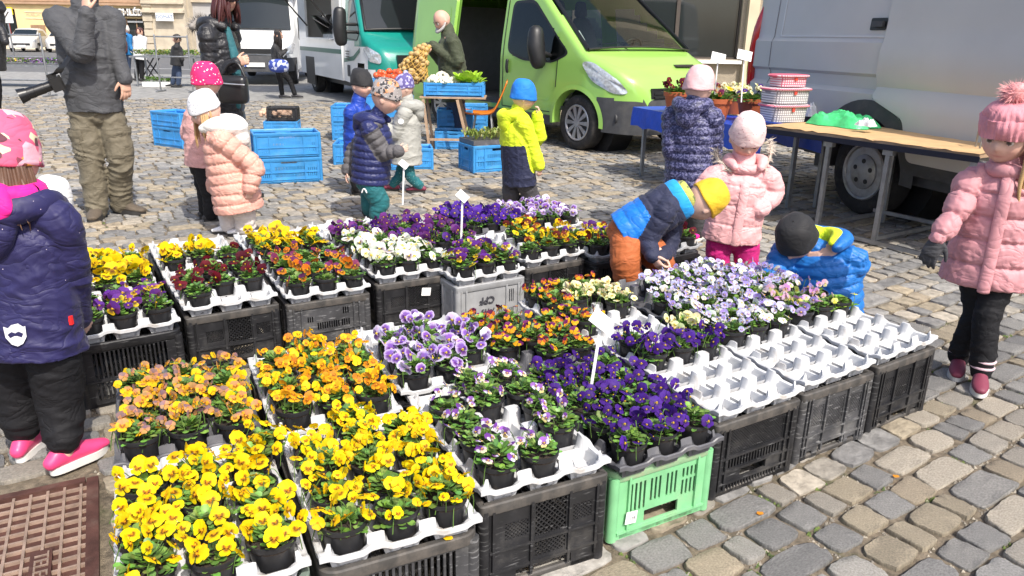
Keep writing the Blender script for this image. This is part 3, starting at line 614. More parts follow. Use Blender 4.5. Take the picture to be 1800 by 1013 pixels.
cab = Van(ft, topc, botc, hwc, tumc, .12, list(np.arange(3.85, 5.79, .07))+[5.78], [0, .34, .42, .5, .6, .7, .8, .9, 1.0, 1.1, 1.2, 1.3, 1.5, 1.7, 1.9, 2.1], lambda x, y, z, r: (not r) and z < .8 and math.hypot(x-5.0, z-.36) < .44, lambda x, y, z, r: (2 if z < .5 and x > 5.2 else 0 if z > 1.05+(x < 4.6)*.1 or x > 5.35+(.0 if z > .7 else .2) else 1), [m_teal, m_vwhite, m_plast], 'cab')
cab.panel('side_window', rpoly([(4.12, 1.25), (4.12, 1.95), (4.42, 1.95), (4.92, 1.35), (4.80, 1.22)], .06), m_glassd, .006, -1, seal=.03)
cab.panel('stripe', [(3.88, .86), (4.55, .92), (5.0, 1.08), (5.0, 1.0), (4.6, .84), (3.88, .78)], m_stripe, .006, -1); cab.panel('fuel_flap', rpoly([(4.12, .52), (4.32, .52), (4.32, .74), (4.12, .74)], .02), m_plast, .008, -1)
mb = MB(); vs_ = []
for i in range(7):
    q = i/6; x = 4.36+(5.03-4.36)*q; z = 2.235+(1.385-2.235)*q; hh = .80+.10*q
    for j in range(9): u = -1+2*j/8; vs_.append((x+.06*(1-u*u)+.02, hh*u, z+.03*(1-u*u)+.02))
mb.add(vs_, [(i*9+j, (i+1)*9+j, (i+1)*9+j+1, i*9+j+1) for i in range(6) for j in range(8)]); ws = mb.build('windscreen', m_glassd, ft, 60)
mb = MB()
for e in ([vs_[j] for j in range(9)], [vs_[54+j] for j in range(9)], [vs_[i*9] for i in range(7)], [vs_[i*9+8] for i in range(7)]): mb.tube(e, [.025]*len(e), 6)
mb.bar((5.0, -.5, 1.44), (4.98, .2, 1.5), .02, .015); mb.build('screen_seal', m_blackp, ws, 60)
mb = MB(); mb.tube([(4.75, -1.0, 1.5), (4.78, -1.25, 1.5)], .03, 8); mb.tube([(4.75, -1.0, 1.36), (4.78, -1.25, 1.36)], .03, 8); mb.tube([(4.8, -1.3, 1.2), (4.8, -1.32, 1.45), (4.8, -1.3, 1.72)], [(.12, .10), (.135, .12), (.12, .09)], 12, 3, (0, 1, 0)); mb.build('mirror', m_blackp, ft, 60)
for s_ in (-1, 1): headlamp(ft, [(x+.004, s_*(cab.y(x, z)+.008), z) for x, z in rpoly([(5.12, 1.06), (5.3, 1.12), (5.66, .98), (5.66, .80), (5.4, .84)], .06, 4)])
mb = MB(); mb.box((5.74, 0, .86), (.08, 1.05, .22)); mb.build('grille', m_blackp, ft); mb = MB(); mb.lathe([(.3, 0), (.28, .006)], 24, Matrix.Translation((5.38, .35, 1.195))@Matrix.Rotation(R(24), 4, 'Y')@Matrix.Diagonal((.7, 1, 1, 1))); mb.build('bonnet_sticker', m_white, ft)
# body box with hatch
mb = MB(); Tb = Matrix.Translation((0, -1.06+.05, .42)); mb.plate(3.86, 2.3, .05, [(.75, .82, 3.25, 2.0)], Tb); mb.box((1.93, 1.03, 1.57), (3.86, .05, 2.3)); mb.box((.02, 0, 1.57), (.04, 2.0, 2.3)); mb.box((3.83, 0, 1.57), (.04, 2.0, 2.3)); mb.box((1.93, 0, 2.75), (3.86, 2.1, .06)); mb.box((1.93, 0, .45), (3.8, 2., .06)); mb.build('box_body', m_vwhite, ft)
mb = MB(); mb.box((3.62, -1.07, 2.4), (.5, .02, .62)); mb.box((1.9, -1.07, 2.6), (3.8, .02, .22)); mb.build('teal_panel', m_teal, ft)
mb = MB(); mb.box((2.0, .93, 1.7), (3.6, .05, 1.6)); mb.build('back_wall', m_tan, ft); mb = MB(); mb.box((2.0, -.85, 1.2), (2.5, .35, .04)); mb.box((2.0, -.7, .85), (2.5, .04, .7)); mb.build('counter', m_steel, ft)
mb = MB(); mb.box((2.0, -.8, 1.5), (2.3, .012, .5), Matrix.Rotation(R(30), 3, 'X')); mb.build('display_glass', m_clear, ft); mb = MB(); mb.box((1.9, -.5, 1.32), (2.0, .4, .2)); mb.build('trays_of_food', M('pale_food', (.7, .66, .58), .6, .3, 20, .3), ft)
mb = MB(); mb.box((2.0, -1.11, 1.21), (2.6, .12, .03)); mb.build('serving_shelf', m_steel, ft)
mb = MB(); mb.box((2.0, -1.6, 2.75), (2.5, 1.2, .05), Matrix.Rotation(R(-25), 3, 'X')); mb.build('hatch_flap', m_vwhite, ft)
for x in (.85, 3.15):
    mb = MB(); mb.tube([(x, -1.05, 1.5), (x, -1.95, 2.55)], .018, 6); mb.build('hatch_strut', m_blackp, ft)
mb = MB(); mb.box((1.93, -1.066, .98), (3.82, .006, .09)); mb.build('stripe', m_stripe, ft)
mb = MB()
for k in range(4): mb.box((4.2, -1.035, 1.0-k*.05), (.28-.05*(k % 2), .004, .02))
mb.build('door_print', m_frame, ft)
for x in (1.0, 5.0): wheel(ft, x, -1.0, .345, .22, 5, -1, 'steel'); well(ft, x, .40, -.72, -.4)
wheel(ft, 1.0, 1.0, .345, .22, 5, 1, 'steel'); wheel(ft, 5.0, 1.0, .345, .22, 5, 1, 'steel')
mb = MB(); mb.box((1.0, -1.064, .50), (.86, .004, .62)); mb.build('wheel_opening', m_blackp, ft)
mb = MB(); mb.box((2.6, 0, .34), (4.6, 1.6, .12)); mb.build('underbody', m_blackp, ft)
# ---- white van
wv = place('box_van', 'white box van with dark bumper parked beside the food truck', 'van', (-8.75, 23.2), (.16, -.987), 5.0, 1.0, None, 1.1)
wvb = Van(wv, topc, botc, hwc, tumc, .12, list(np.arange(3.85, 5.79, .1))+[5.78], [0, .34, .42, .5, .6, .7, .8, .9, 1.0, 1.1, 1.2, 1.3, 1.5, 1.7, 1.9, 2.1], None, lambda x, y, z, r: 1 if z < .72 and x > 5.1 else 0, [m_vwhite, m_plast], 'cab')
mb = MB(); mb.add(vs_, [(i*9+j, (i+1)*9+j, (i+1)*9+j+1, i*9+j+1) for i in range(6) for j in range(8)]); ws = mb.build('windscreen', m_glassd, wv, 60)
mb = MB(); mb.box((1.8, 0, 1.75), (4.6, 2.2, 2.6)); mb.box((4.2, 0, 2.7), (.9, 2.1, .6)); mb.build('box_body', m_vwhite, wv)
for s_ in (-1, 1): headlamp(wv, [(x+.004, s_*(wvb.y(x, z)+.008), z) for x, z in rpoly([(5.12, 1.02), (5.3, 1.08), (5.66, .94), (5.66, .78), (5.4, .82)], .06, 4)]); wheel(wv, 5.0, s_*1.0, .345, .22, 5, s_, 'steel'); wheel(wv, 1.0, s_*1.0, .345, .22, 5, s_, 'steel')
mb = MB(); mb.box((5.76, 0, .86), (.06, 1.1, .12)); mb.build('grille', m_blackp, wv)
mb = MB(); mb.box((5.80, -.0, .52), (.02, .52, .11)); mb.build('number_plate', m_plate, wv); mb = MB(); mb.box((5.812, -.23, .52), (.004, .05, .1)); mb.build('plate_band', M('eu_blue', (.02, .08, .4), .5, 0, 1, 0), wv)
for y in (-1.15, 1.15):
    mb = MB(); mb.tube([(4.8, y, 1.2), (4.8, y*1.02, 1.45), (4.8, y, 1.7)], [(.1, .09), (.12, .1), (.1, .08)], 10, 3, (0, 1, 0)); mb.build('mirror', m_blackp, wv, 60)
# ---- parked car
def car(contact, fwd, label, col):
    c = place('parked_car', label, 'car', contact, fwd, 3.5, .8, 'cars parked by the yellow house')
    t3 = [(0, .9), (.1, 1.0), (.5, 1.38), (1.2, 1.46), (2.2, 1.42), (3.0, .98), (3.9, .82), (4.1, .68), (4.15, .4)]; b3 = [(0, .3), (4.15, .24)]; h3 = [(0, .75), (.2, .84), (3.6, .85), (4.0, .76), (4.15, .6)]
    cb = Van(c, t3, b3, h3, [(0, .97), (.5, 1.), (.9, .96), (1.46, .72)], .1, list(np.arange(0, 4.15, .1))+[4.15], [0, .24, .4, .55, .7, .8, .9, 1.0, 1.1, 1.2, 1.3], lambda x, y, z, r: (not r) and z < .6 and any(math.hypot(x-q, z-.3) < .36 for q in (.75, 3.35)), lambda x, y, z, r: 1 if (2.25 < x < 2.98 and z > lerp(t3, x)-.06 and abs(y) < .66) else 0, [col, m_glassd])
    for s_ in (-1, 1):
        cb.panel('side_window', [(.7, .98), (1.0, 1.32), (2.1, 1.32), (2.7, .98)], m_glassd, .006, s_)
        for x in (.75, 3.35): wheel(c, x, s_*.82, .3, .18, 7, s_)
        headlamp(c, [(x, s_*(cb.y(x, z)+.01), z) for x, z in rpoly([(3.7, .78), (3.95, .78), (4.1, .62), (3.9, .60)], .04, 3)])
    mb = MB(); mb.box((4.15, 0, .48), (.03, 1.0, .12)); mb.build('grille', m_blackp, c); mb = MB(); mb.box((4.17, 0, .38), (.02, .5, .1)); mb.build('number_plate', m_plate, c)
car(px(18, 84, 51).xy, (.32, -.95), 'small silver hatchback parked before the yellow house', m_silver)
car(px(84, 86, 51).xy, (.32, -.95), 'grey car half hidden behind the photographer', m_silver)
# ------------------------------------------------------------------ plastic crates
m_blk = M('black_plastic', (.016, .016, .018), .5, .5, 7, .25, 90, dirt=((.085, .08, .072), 7, .52, .55), rvar=.15, scratch=((.2, .2, .2), (3, 3, 30), .60, .5))
m_blk2 = M('worn_black_plastic', (.05, .05, .053), .6, .5, 6, .3, 90, dirt=((.17, .165, .155), 8, .48, .65), rvar=.15, scratch=((.28, .28, .28), (4, 4, 24), .57, .6))
m_blkw = M('dusty_black_rim', (.06, .056, .052), .7, .5, 8, .3, 90, dirt=((.16, .14, .12), 11, .47, .7))
m_green = M('green_plastic', (.20, .50, .24), .45, .15, 9, .12, 80, dirt=((.30, .42, .25), 7, .52, .5), rvar=.12)
m_greenrim = M('dirty_green_rim', (.27, .45, .25), .6, .3, 12, .3, 80, dirt=((.38, .30, .20), 12, .52, .6))
m_gg = M('grey_green_plastic', (.17, .22, .185), .6, .3, 8, .2, 80, dirt=((.26, .27, .22), 9, .5, .5))
m_greyc = M('light_grey_plastic', (.33, .335, .34), .55, .2, 8, .2, 80, dirt=((.18, .17, .15), 9, .52, .5))
m_bluep = M('blue_plastic', (.045, .27, .60), .42, .2, 6, .12, 60, dirt=((.12, .33, .58), 8, .52, .6), rvar=.12)
m_label = M('paper_label', (.8, .8, .78), .7, .05, 30, .05)
m_ink = M('ink', (.05, .05, .06), .8, 0, 1, 0)
def rpath(w, d, r, n=5):
    P = []
    for (cx, cy, a0) in ((w-r, r, -90), (w-r, d-r, 0), (r, d-r, 90), (r, r, 180)):
        for k in range(n+1):
            a = R(a0+90*k/n); P.append((cx+r*math.cos(a), cy+r*math.sin(a), math.cos(a), math.sin(a)))
    return P
def ringsweep(mb, w, d, r, prof, mi=0, n=5, ox=0, oy=0):
    P = rpath(w, d, r, n); k = len(prof); vs_ = []; fs = []
    for (x, y, nx, ny) in P:
        for (o, z) in prof: vs_.append((x+nx*o+ox, y+ny*o+oy, z))
    N = len(P)
    for i in range(N):
        for j in range(k): fs.append((i*k+j, ((i+1) % N)*k+j, ((i+1) % N)*k+(j+1) % k, i*k+(j+1) % k))
    mb.add(vs_, fs, mi)
def lattice(mb, x0, z0, x1, z1, pitch, t, M4, wd=.0035):
    """diamond bars clipped to a rectangle"""
    W, H = x1-x0, z1-z0
    for s in (1, -1):
        k = -H
        while k < W+H:
            pts = []
            for u in np.linspace(0, 1, 2): pass
            # line x = k + s*z (s=1) or x = k+H - z ...
            za, zb = 0., H
            fx = (lambda z: k+z) if s == 1 else (lambda z: k+H-z)
            if s == 1: za = max(0, -k); zb = min(H, W-k)
            else: za = max(0, k+H-W); zb = min(H, k+H)
            if zb-za > .004:
                a = M4@V((x0+fx(za), -t/2, z0+za)); b = M4@V((x0+fx(zb), -t/2, z0+zb)); mb.bar(a, b, t*.6, wd, (M4.to_3x3()@V((0, 1, 0))).cross(b-a).normalized())
            k += pitch
def slots(x0, x1, z0, z1, pitch, wd): return [(x, z0, x+wd, z1) for x in np.arange(x0, x1-wd+1e-6, pitch)]
CR_H = .275
def wall_pattern(kind, W, H):
    """returns holes, ribs(x), rails(z), lattice areas"""
    s = W/.4
    if kind == 'mesh': return ([(.165*s, .135, .275*s, .245), (.06*s, .15, .14*s, .2), (.30*s, .15, .37*s, .2), (.165*s, .07, .275*s, .115), (.10*s, .0, .30*s, .045)], [.02*s, .15*s, .285*s, .385*s], [.125, .06], [(.165*s, .135, .275*s, .245, .017), (.06*s, .15, .14*s, .2, .012), (.30*s, .15, .37*s, .2, .012), (.165*s, .07, .275*s, .115, .014)])
    if kind == 'slat': return (slots(.045*s, .355*s, .12, .235, .0165, .0095)+slots(.045*s, .355*s, .03, .105, .0165, .0095), [], [.112], [])
    if kind == 'green': return (slots(.06*s, .13*s, .10, .215, .0165, .008)+slots(.145*s, .20*s, .12, .215, .0165, .008)+slots(.215*s, .27*s, .12, .215, .0165, .008)+slots(.285*s, .355*s, .10, .165, .0165, .008)+slots(.285*s, .355*s, .175, .215, .0165, .008)+[(.125*s, .038, .275*s, .088)], [.05*s, .35*s], [.03], [])
    if kind == 'rib': return ([(.05*s, .13, .12*s, .21), (.15*s, .11, .25*s, .22), (.29*s, .13, .36*s, .21), (.12*s, 0, .29*s, .05), (.05*s, .0, .085*s, .03), (.315*s, 0, .36*s, .03)], [.015*s, .035*s, .13*s, .265*s, .37*s, .388*s], [.10, .055], [(.05*s, .13, .12*s, .21, .012), (.15*s, .11, .25*s, .22, .012), (.29*s, .13, .36*s, .21, .012)])
    if kind == 'panel': return ([(.06*s, .145, .345*s, .235)]+slots(.06*s, .345*s, .095, .135, .014, .008)+slots(.06*s, .345*s, .012, .04, .014, .008)+[(.13*s, .05, .27*s, .085)], [.012*s, .04*s, .355*s, .385*s], [.14, .09, .045], [(.06*s, .145, .345*s, .235, .011)])
    if kind == 'slotgroup': return (slots(.08*s, .12*s, .17, .2, .01, .006)+slots(.13*s, .25*s, .13, .165, .011, .007)+slots(.26*s, .31*s, .13, .165, .011, .007)+slots(.27*s, .31*s, .19, .225, .011, .006)+slots(.27*s, .31*s, .07, .11, .011, .006)+[(.13*s, .05, .25*s, .065)], [.01*s, .05*s, .33*s, .36*s], [.12], [])
    if kind == 'grey': return (slots(.05*s, .12*s, .08, .14, .014, .007)+slots(.25*s, .28*s, .08, .14, .014, .007)+slots(.32*s, .36*s, .15, .22, .011, .006)+slots(.32*s, .36*s, .05, .12, .011, .006), [.01*s, .04*s, .3*s, .38*s], [.03], [])
    if kind == 'blue': return (slots(.11*s, .29*s, .13, .165, .027, .004)+slots(.118*s, .297*s, .13, .165, .027, .004)+slots(.11*s, .29*s, .06, .095, .027, .004)+slots(.118*s, .297*s, .06, .095, .027, .004)+slots(.03*s, .08*s, .12, .15, .02, .005)+slots(.32*s, .38*s, .12, .15, .02, .005)+slots(.03*s, .08*s, .06, .10, .02, .005)+slots(.32*s, .38*s, .06, .10, .02, .005)+[(.15*s, .195, .25*s, .22)], [.01*s, .085*s, .3*s, .385*s], [.105, .035], [])
WALLCACHE = {}
def crate_parts(kind, H, mats, W=.4, D=.6, top=None):
    key = (kind, H, mats, W, D, top)
    if key in WALLCACHE: return WALLCACHE[key]
    mw, mr = mats; t = .007; parts = []
    inset = .006; bh = .245 if H < .27 else H-.03
    def wall(Wd):
        holes, ribs, rails, lat = wall_pattern(kind, Wd, H); sc = (H-.03)/.245 if kind != 'blue' else (H-.0)/.245
        holes = [(a, b*sc, c, d*sc) for a, b, c, d in holes]; Hh = H-.02
        mb = MB(); T = Matrix.Translation((0, t, 0)); mb.plate(Wd, Hh, t, holes, T)
        for x in ribs: mb.box((x, -.004, Hh/2+.01), (.008, .009, Hh-.03))
        for z in rails: mb.box((Wd/2, -.0035, z*sc), (Wd-.012, .008, .008))
        for (a, b, c, d, p) in lat: lattice(mb, a, b*sc, c, d*sc, p, t, T)
        return mb
    for (Wd, loc, rz) in ((W-2*inset-.03, (inset+.015, inset, 0), 0), (W-2*inset-.03, (W-inset-.015, D-inset, 0), math.pi), (D-2*inset-.03, (W-inset, inset+.015, 0), math.pi/2), (D-2*inset-.03, (inset, D-inset-.015, 0), -math.pi/2)):
        parts.append(('wall_panel', wall(Wd).mesh('wall_panel', mw), loc, rz))
    mb = MB(); mb.lathe([(.018, 0), (.018, H-.02)], 10); cp = mb.mesh('corner_post', mw, 50)
    for (x, y) in ((.016, .016), (W-.016, .016), (.016, D-.016), (W-.016, D-.016)): parts.append(('corner_post', cp, (x, y, 0), 0))
    rad = .045 if kind in ('slat', 'green') else .014
    mb = MB(); ringsweep(mb, W, D, rad, [(-.002, H-.034), (.001, H-.03), (.001, H-.004), (-.003, H), (-.017, H), (-.020, H-.004), (-.020, H-.03)])
    if kind != 'blue' or 1: ringsweep(mb, W-.012, D-.012, rad*.8, [(-.002, 0), (0, .003), (0, .014), (-.004, .018), (-.014, .018), (-.014, 0)], ox=.006, oy=.006)
    parts.append(('rim', mb.mesh('rim', mr, 40), (0, 0, 0), 0))
    if top:
        mb = MB(); Tm = Matrix.Translation((.016, .016, H-.016))@Matrix.Rotation(R(-90), 4, 'X')@Matrix.Scale(-1, 4, V((0, 0, 1)))
        Tm = Matrix(((1, 0, 0, .016), (0, 0, 1, .016), (0, 1, 0, H-.011), (0, 0, 0, 1)))
        w2, d2 = W-.032, D-.032; holes = []
        if top == 'slat':
            for j in range(5):
                for x in np.arange(.012, w2-.02, .0175): holes.append((x, .012+j*(d2-.012)/5, x+.010, (j+1)*(d2-.012)/5))
        elif top == 'fine':
            for j in range(14):
                for i in range(9): holes.append((.008+i*(w2-.008)/9, .008+j*(d2-.008)/14, (i+1)*(w2-.008)/9, (j+1)*(d2-.008)/14))
        else:
            for j in range(12):
                for x in np.arange(.01+(j % 2)*.008, w2-.02, .017): holes.append((x, .01+j*(d2-.01)/12, x+.0105, .002+(j+1)*(d2-.01)/12))
        mb.plate(w2, d2, .006, holes, Tm)
        if top == 'diag':
            for s in (1, -1):
                for k in np.arange(-.3, .6, .13):
                    a = (.016+0, .016+k if s == 1 else .016+k+.3, H-.0105); b = (.016+w2, .016+k+.3 if s == 1 else .016+k, H-.0105)
                    if -.02 < a[1] < D and -.02 < b[1] < D+.02 and a[1] > .016 and b[1] > .016 and b[1] < D-.016 and a[1] < D-.016: mb.bar(a, b, .010, .008)
        parts.append(('top_grid', mb.mesh('top_grid', mw), (0, 0, 0), 0))
    else:
        mb = MB(); mb.box((W/2, D/2, .006), (W-.03, D-.03, .006)); parts.append(('floor', mb.mesh('floor', mw), (0, 0, 0), 0))
    WALLCACHE[key] = parts; return parts
def crate(name, label, loc, ang, kind, H, mats, top, cat='crate', group=None, W=.4, D=.6):
    t = thing(name, label, cat, (loc[0], loc[1], loc[2] if len(loc) > 2 else 0), R(ang), group)
    for (n, me, l, rz) in crate_parts(kind, H, mats, W, D, top):
        o = mobj(n, me, t, l); o.rotation_euler[2] = rz
    return t
# ------------------------------------------------------------------ pot trays (3 x 5 cells)
TW, TD, CX, CY = .384, .585, .128, .117
def tray_mesh(mat):
    mb = MB(); nx, ny = 54, 80; vs_ = []; fs = []
    def sm(a, b, x): x = min(1, max(0, (x-a)/(b-a))); return x*x*(3-2*x)
    for j in range(ny+1):
        for i in range(nx+1):
            x, y = TW*i/nx, TD*j/ny
            a = (x/CX) % 1-.5 if x < TW-1e-6 else .5; b = (y/CY) % 1-.5 if y < TD-1e-6 else .5
            r = ((abs(a)*CX)**3.2+(abs(b)*CY)**3.2)**(1/3.2); ca, cb = abs(a), abs(b)
            edge = min(x, TW-x, y, TD-y); cor = sm(.25, .34, ca)*sm(.25, .34, cb)
            T = .030+.046*cor
            if edge < .012: T = .046+.010*sm(.2, .42, max(min(ca, .5) if min(y, TD-y) < .012 else 0, min(cb, .5) if min(x, TW-x) < .012 else 0))
            z = .008+(T-.008)*sm(.047, .0545, r)
            if cor > .7 and edge > .03: z -= .004*sm(.42, .5, ca)*sm(.42, .5, cb)
            vs_.append((x, y, z))
    for j in range(ny):
        for i in range(nx): q = j*(nx+1)+i; fs.append((q, q+1, q+nx+2, q+nx+1))
    b0 = [(i, 0) for i in range(nx)]+[(nx, j) for j in range(ny)]+[(i, ny) for i in range(nx, 0, -1)]+[(0, j) for j in range(ny, 0, -1)]
    k = len(b0); base = len(vs_)
    for (i, j) in b0:
        x, y, z = vs_[j*(nx+1)+i]; dx, dy = x-TW/2, y-TD/2; ox = .009*(1 if i == nx else -1 if i == 0 else 0); oy = .009*(1 if j == ny else -1 if j == 0 else 0)
        vs_ += [(x+ox*.6, y+oy*.6, z+.002), (x+ox, y+oy, z-.001), (x+ox, y+oy, z-.013), (x-ox*.2, y-oy*.2, z-.014)]
    for q in range(k):
        n = (q+1) % k; A = b0[q][1]*(nx+1)+b0[q][0]; B = b0[n][1]*(nx+1)+b0[n][0]; r0, r1 = base+4*q, base+4*n
        fs.append((B, A, r0, r1))
        for e in range(3): fs.append((r1+e, r0+e, r0+e+1, r1+e+1))
    mb.add(vs_, fs)
    for i in range(3):
        for j in range(5):
            cx, cy = (i+.5)*CX, (j+.5)*CY; a, b = .040, .047
            P = [(cx+sx*a, cy+sy*a, 0) for sx, sy in ((-1, -1), (1, -1), (1, 1), (-1, 1))]+[(cx+sx*b*1.06, cy+sy*b, .036) for sx, sy in ((-1, -1), (1, -1), (1, 1), (-1, 1))]
            mb.add(P, [(3, 2, 1, 0), (0, 1, 5, 4), (1, 2, 6, 5), (2, 3, 7, 6), (3, 0, 4, 7)])
    return mb.mesh('pot_tray', mat, 50)
m_trayw = M('white_tray_plastic', (.54, .545, .55), .62, .08, 9, .1, 40, dirt=((.28, .23, .17), 11, .54, .65), spec=.3)
m_trayg = M('dark_tray_plastic', (.10, .10, .11), .4, .2, 12, .1, 40, dirt=((.20, .19, .18), 12, .55, .5))
m_trayl = M('grey_tray_plastic', (.32, .33, .34), .4, .15, 12, .1, 40, dirt=((.24, .22, .2), 12, .58, .5))
TRAY = {'w': tray_mesh(m_trayw), 'd': tray_mesh(m_trayg), 'g': tray_mesh(m_trayl)}
KD = (m_blk, m_blk); KW = (m_blk2, m_blkw); KB = (m_blk, m_blkw)
a30 = 28
# FL corner, angle, kind, height, mats, top, short name of crate, [front tray colour, rows]
def nxt(p, a, d=.63): return (p[0]-d*math.sin(R(a)), p[1]+d*math.cos(R(a)))
CR = []
def addc(p, a, kind, H, mats, top, crate_lab, tray, tray_lab, rows, z0=0.): CR.append((p, a, kind, H, mats, top, crate_lab, tray, tray_lab, rows, z0))
# rows: front (index 0) to back (4), each three letters, '.' = empty cell
c1, c2, c3, c4, c5, c6, c7 = (-.80, 1.235), (-.428, 1.425), (-.072, 1.685), (.308, 1.92), (.672, 2.155), (1.036, 2.39), (1.405, 2.625)
gg = (m_gg, m_gg); gr = (m_green, m_greenrim); gy = (m_greyc, m_greyc)
addc(c1, 27, 'slat', .275, gg, 'fine', 'grey-green slatted crate at the near left, under yellow violas', 'w', 'near left tray of yellow violas', ['ZZZ']*4+['...'])
addc(nxt(c1, 27), 27, 'slat', .275, KD, 'slat', 'black crate by the manhole, under faded orange violas', 'd', 'dark tray of faded orange violas', ['ooo']*4+['...'])
addc(c2, 26, 'slat', .275, KW, 'slat', 'worn black slatted crate with rounded corners at the front, under yellow violas', 'w', 'front white tray of yellow violas', ['yyy']*4+['.y.'])
addc(nxt(c2, 26), 26, 'slat', .275, KD, 'slat', 'black crate under the bright orange-yellow violas', 'w', 'tray of orange-yellow violas', ['OOO']*4+['.O.'])
addc(c3, 26.5, 'mesh', .285, KB, 'diag', 'tall black crate with diamond mesh beside the green crate', 'w', 'half-filled tray of lilac-and-cream violas', ['ll.', 'l.l', 'l.l', 'lll', '.ll'])
addc(nxt(c3, 27), 27, 'mesh', .285, KD, 'diag', 'black crate under the lilac and white pansies', 'w', 'tray of lilac and white pansies', ['pp.', 'ppp', 'ppp', '.p.', '...'])
addc(c4, 29, 'green', .24, gr, 'slat', 'light green plastic crate at the front', 'd', 'dark tray of deep violet violas', ['vvv']*5)
addc(nxt(c4, 29), 29, 'slat', .25, KD, 'slat', 'black crate under the orange and maroon violas', 'd', 'dark tray of orange and maroon violas', ['.bb', 'bbb', 'bbb', 'bb.', '...'])
addc(c5, 31, 'panel', .28, KB, 'slat', 'black mesh-panel crate right of the green crate', 'w', 'white tray, three empty rows before violet violas', ['...', '...', '...', 'vvv', 'v.c'])
addc(nxt(c5, 31), 31, 'mesh', .275, KD, 'slat', 'black crate under the cream violas', 'w', 'white tray of orange and cream violas', ['...', 'b..', 'b.c', 'bcc', 'bbb'])
addc(c6, 31, 'rib', .28, KW, 'slat', 'scuffed grey-black ribbed crate, second from the right', 'w', 'white tray, three empty rows before lavender violas', ['...', '...', '...', 'aaa', 'aaa'])
addc(nxt(c6, 31), 31, 'rib', .275, KD, 'slat', 'black crate under the middle lavender violas', 'd', 'dark tray of lavender violas in the middle', ['aaa', 'aaa', '.aa', '.aa', '...'])
addc(c7, 33, 'rib', .285, KB, 'slat', 'black ribbed crate at the right end of the front row', 'w', 'white tray, three empty rows before mixed violas', ['...', '...', '...', 'mmg', 'mmm'])
addc(nxt(c7, 33), 33, 'rib', .275, KD, 'slat', 'black crate under the far lavender violas', 'd', 'dark tray of far lavender violas', ['aaa', 'aaa', 'aaa', 'aa.', '...'])
b1, b2, b3, b4, b5 = (-1.715, 2.70), (-1.40, 3.01), (-1.03, 3.225), (-.668, 3.51), (-.275, 3.525); d6, d7, d8 = (.075, 3.86), (.465, 4.03), (.80, 4.12)
addc(b1, 33, 'slat', .275, KD, 'slat', 'black slatted crate beside the girl in navy', 'w', 'tray of purple and yellow pansies beside the girl', ['qqq', 'qqq', 'qqq', '...', 'YYY'])
addc(nxt(b1, 33), 33, 'slat', .275, KD, 'slat', 'black crate under the big yellow pansies at left', 'w', 'left tray of big yellow pansies', ['YYY']*3+['...', '...'])
addc(b2, 32, 'mesh', .285, KB, 'diag', 'black mesh crate under the maroon pansies', 'w', 'tray of maroon pansies', ['r..', 'rrr', 'rrr', '.rr', '...'])
addc(nxt(b2, 32), 32, 'mesh', .275, KD, 'diag', 'black crate under the almost empty pansy tray', 'w', 'almost empty white tray with a few yellow pansies', ['YYr', 'YY.', '...', '...', '...'])
addc(b3, 30, 'slotgroup', .275, KW, 'fine', 'worn black crate under the orange pansies', 'w', 'tray of orange pansies', ['ttt', 'ttt', 'ttt', 'ttt', 'tt.'])
addc(nxt(b3, 30), 30, 'slotgroup', .275, KD, 'fine', 'black crate under the yellow pansies behind the orange ones', 'w', 'tray of yellow pansies behind the orange ones', ['YYY', 'YYY', 'YY.', '...', '...'])
addc(b4, 30, 'mesh', .285, KB, 'diag', 'black mesh crate with a white label under white pansies', 'w', 'tray of white pansies', ['www', 'www', 'www', 'wwf', 'wf.'])
addc(nxt(b4, 30), 30, 'mesh', .275, KD, 'diag', 'black crate under the dark purple pansies behind the white ones', 'w', 'tray of dark purple pansies behind the white ones', ['fff', 'fff', '...', '...', '...'])
addc(b5, 31, 'grey', .275, gy, 'diag', 'light grey crate with letters, under purple-yellow pansies', 'w', 'small tray of purple-yellow pansies with a price tag', ['qqq', 'qqq', '.qq', '...', 'fff'])
addc(nxt(b5, 31), 31, 'mesh', .275, KD, 'diag', 'black crate under the wine purple pansies', 'w', 'tray of wine purple pansies', ['fff', 'fff', 'fff', 'ff.', '...'])
addc(d6, 33, 'mesh', .275, KB, 'diag', 'black crate left of the bending boy, under maroon-yellow pansies', 'w', 'half-empty white tray of maroon-yellow pansies', ['kkk', '.kk', '.kk', '.kk', '..k'])
addc(nxt(d6, 33), 33, 'mesh', .275, KD, 'diag', 'black crate under the indigo pansies', 'd', 'tray of indigo pansies', ['vii', 'iii', 'iii', 'ii.', '...'])
addc(d7, 33, 'slat', .26, KD, 'slat', 'black crate just behind the bending boy', 'g', 'grey tray of dark yellow-purple pansies', ['kqk', 'kqq', 'qqk', 'k..', '...'])
addc(nxt(d7, 33), 33, 'slat', .275, KD, 'slat', 'farthest black crate, under lilac pansies', 'w', 'farthest tray of lilac pansies', ['ppp']*4+['...'])
addc(d8, 34, 'slat', .26, KD, 'slat', 'black crate behind the bending boy at right', 'g', 'grey tray with a few dark pansies behind the boy', ['..r', '.rr', '...', '...', '...'])
TRAYS = []
for (p, a, kind, H, mats, top, cl, tr, tl, rows, z0) in CR:
    crate('plastic_crate', cl, p, a, kind, H, mats, top, 'crate', 'flower crates')
    o = mobj('pot_tray', TRAY[tr]); ja = a+random.uniform(-1.2, 1.2); off = (random.uniform(.006, .01), random.uniform(.005, .02))
    if tl == 'dark tray of deep violet violas': off = (.0, -.03)
    o.location = (p[0]+off[0]*math.cos(R(a))-off[1]*math.sin(R(a)), p[1]+off[0]*math.sin(R(a))+off[1]*math.cos(R(a)), H-.008+.001); o.rotation_euler[2] = R(ja)
    tag(o, tl, 'tray', 'pot trays'); TRAYS.append((o, ja, rows, tl))
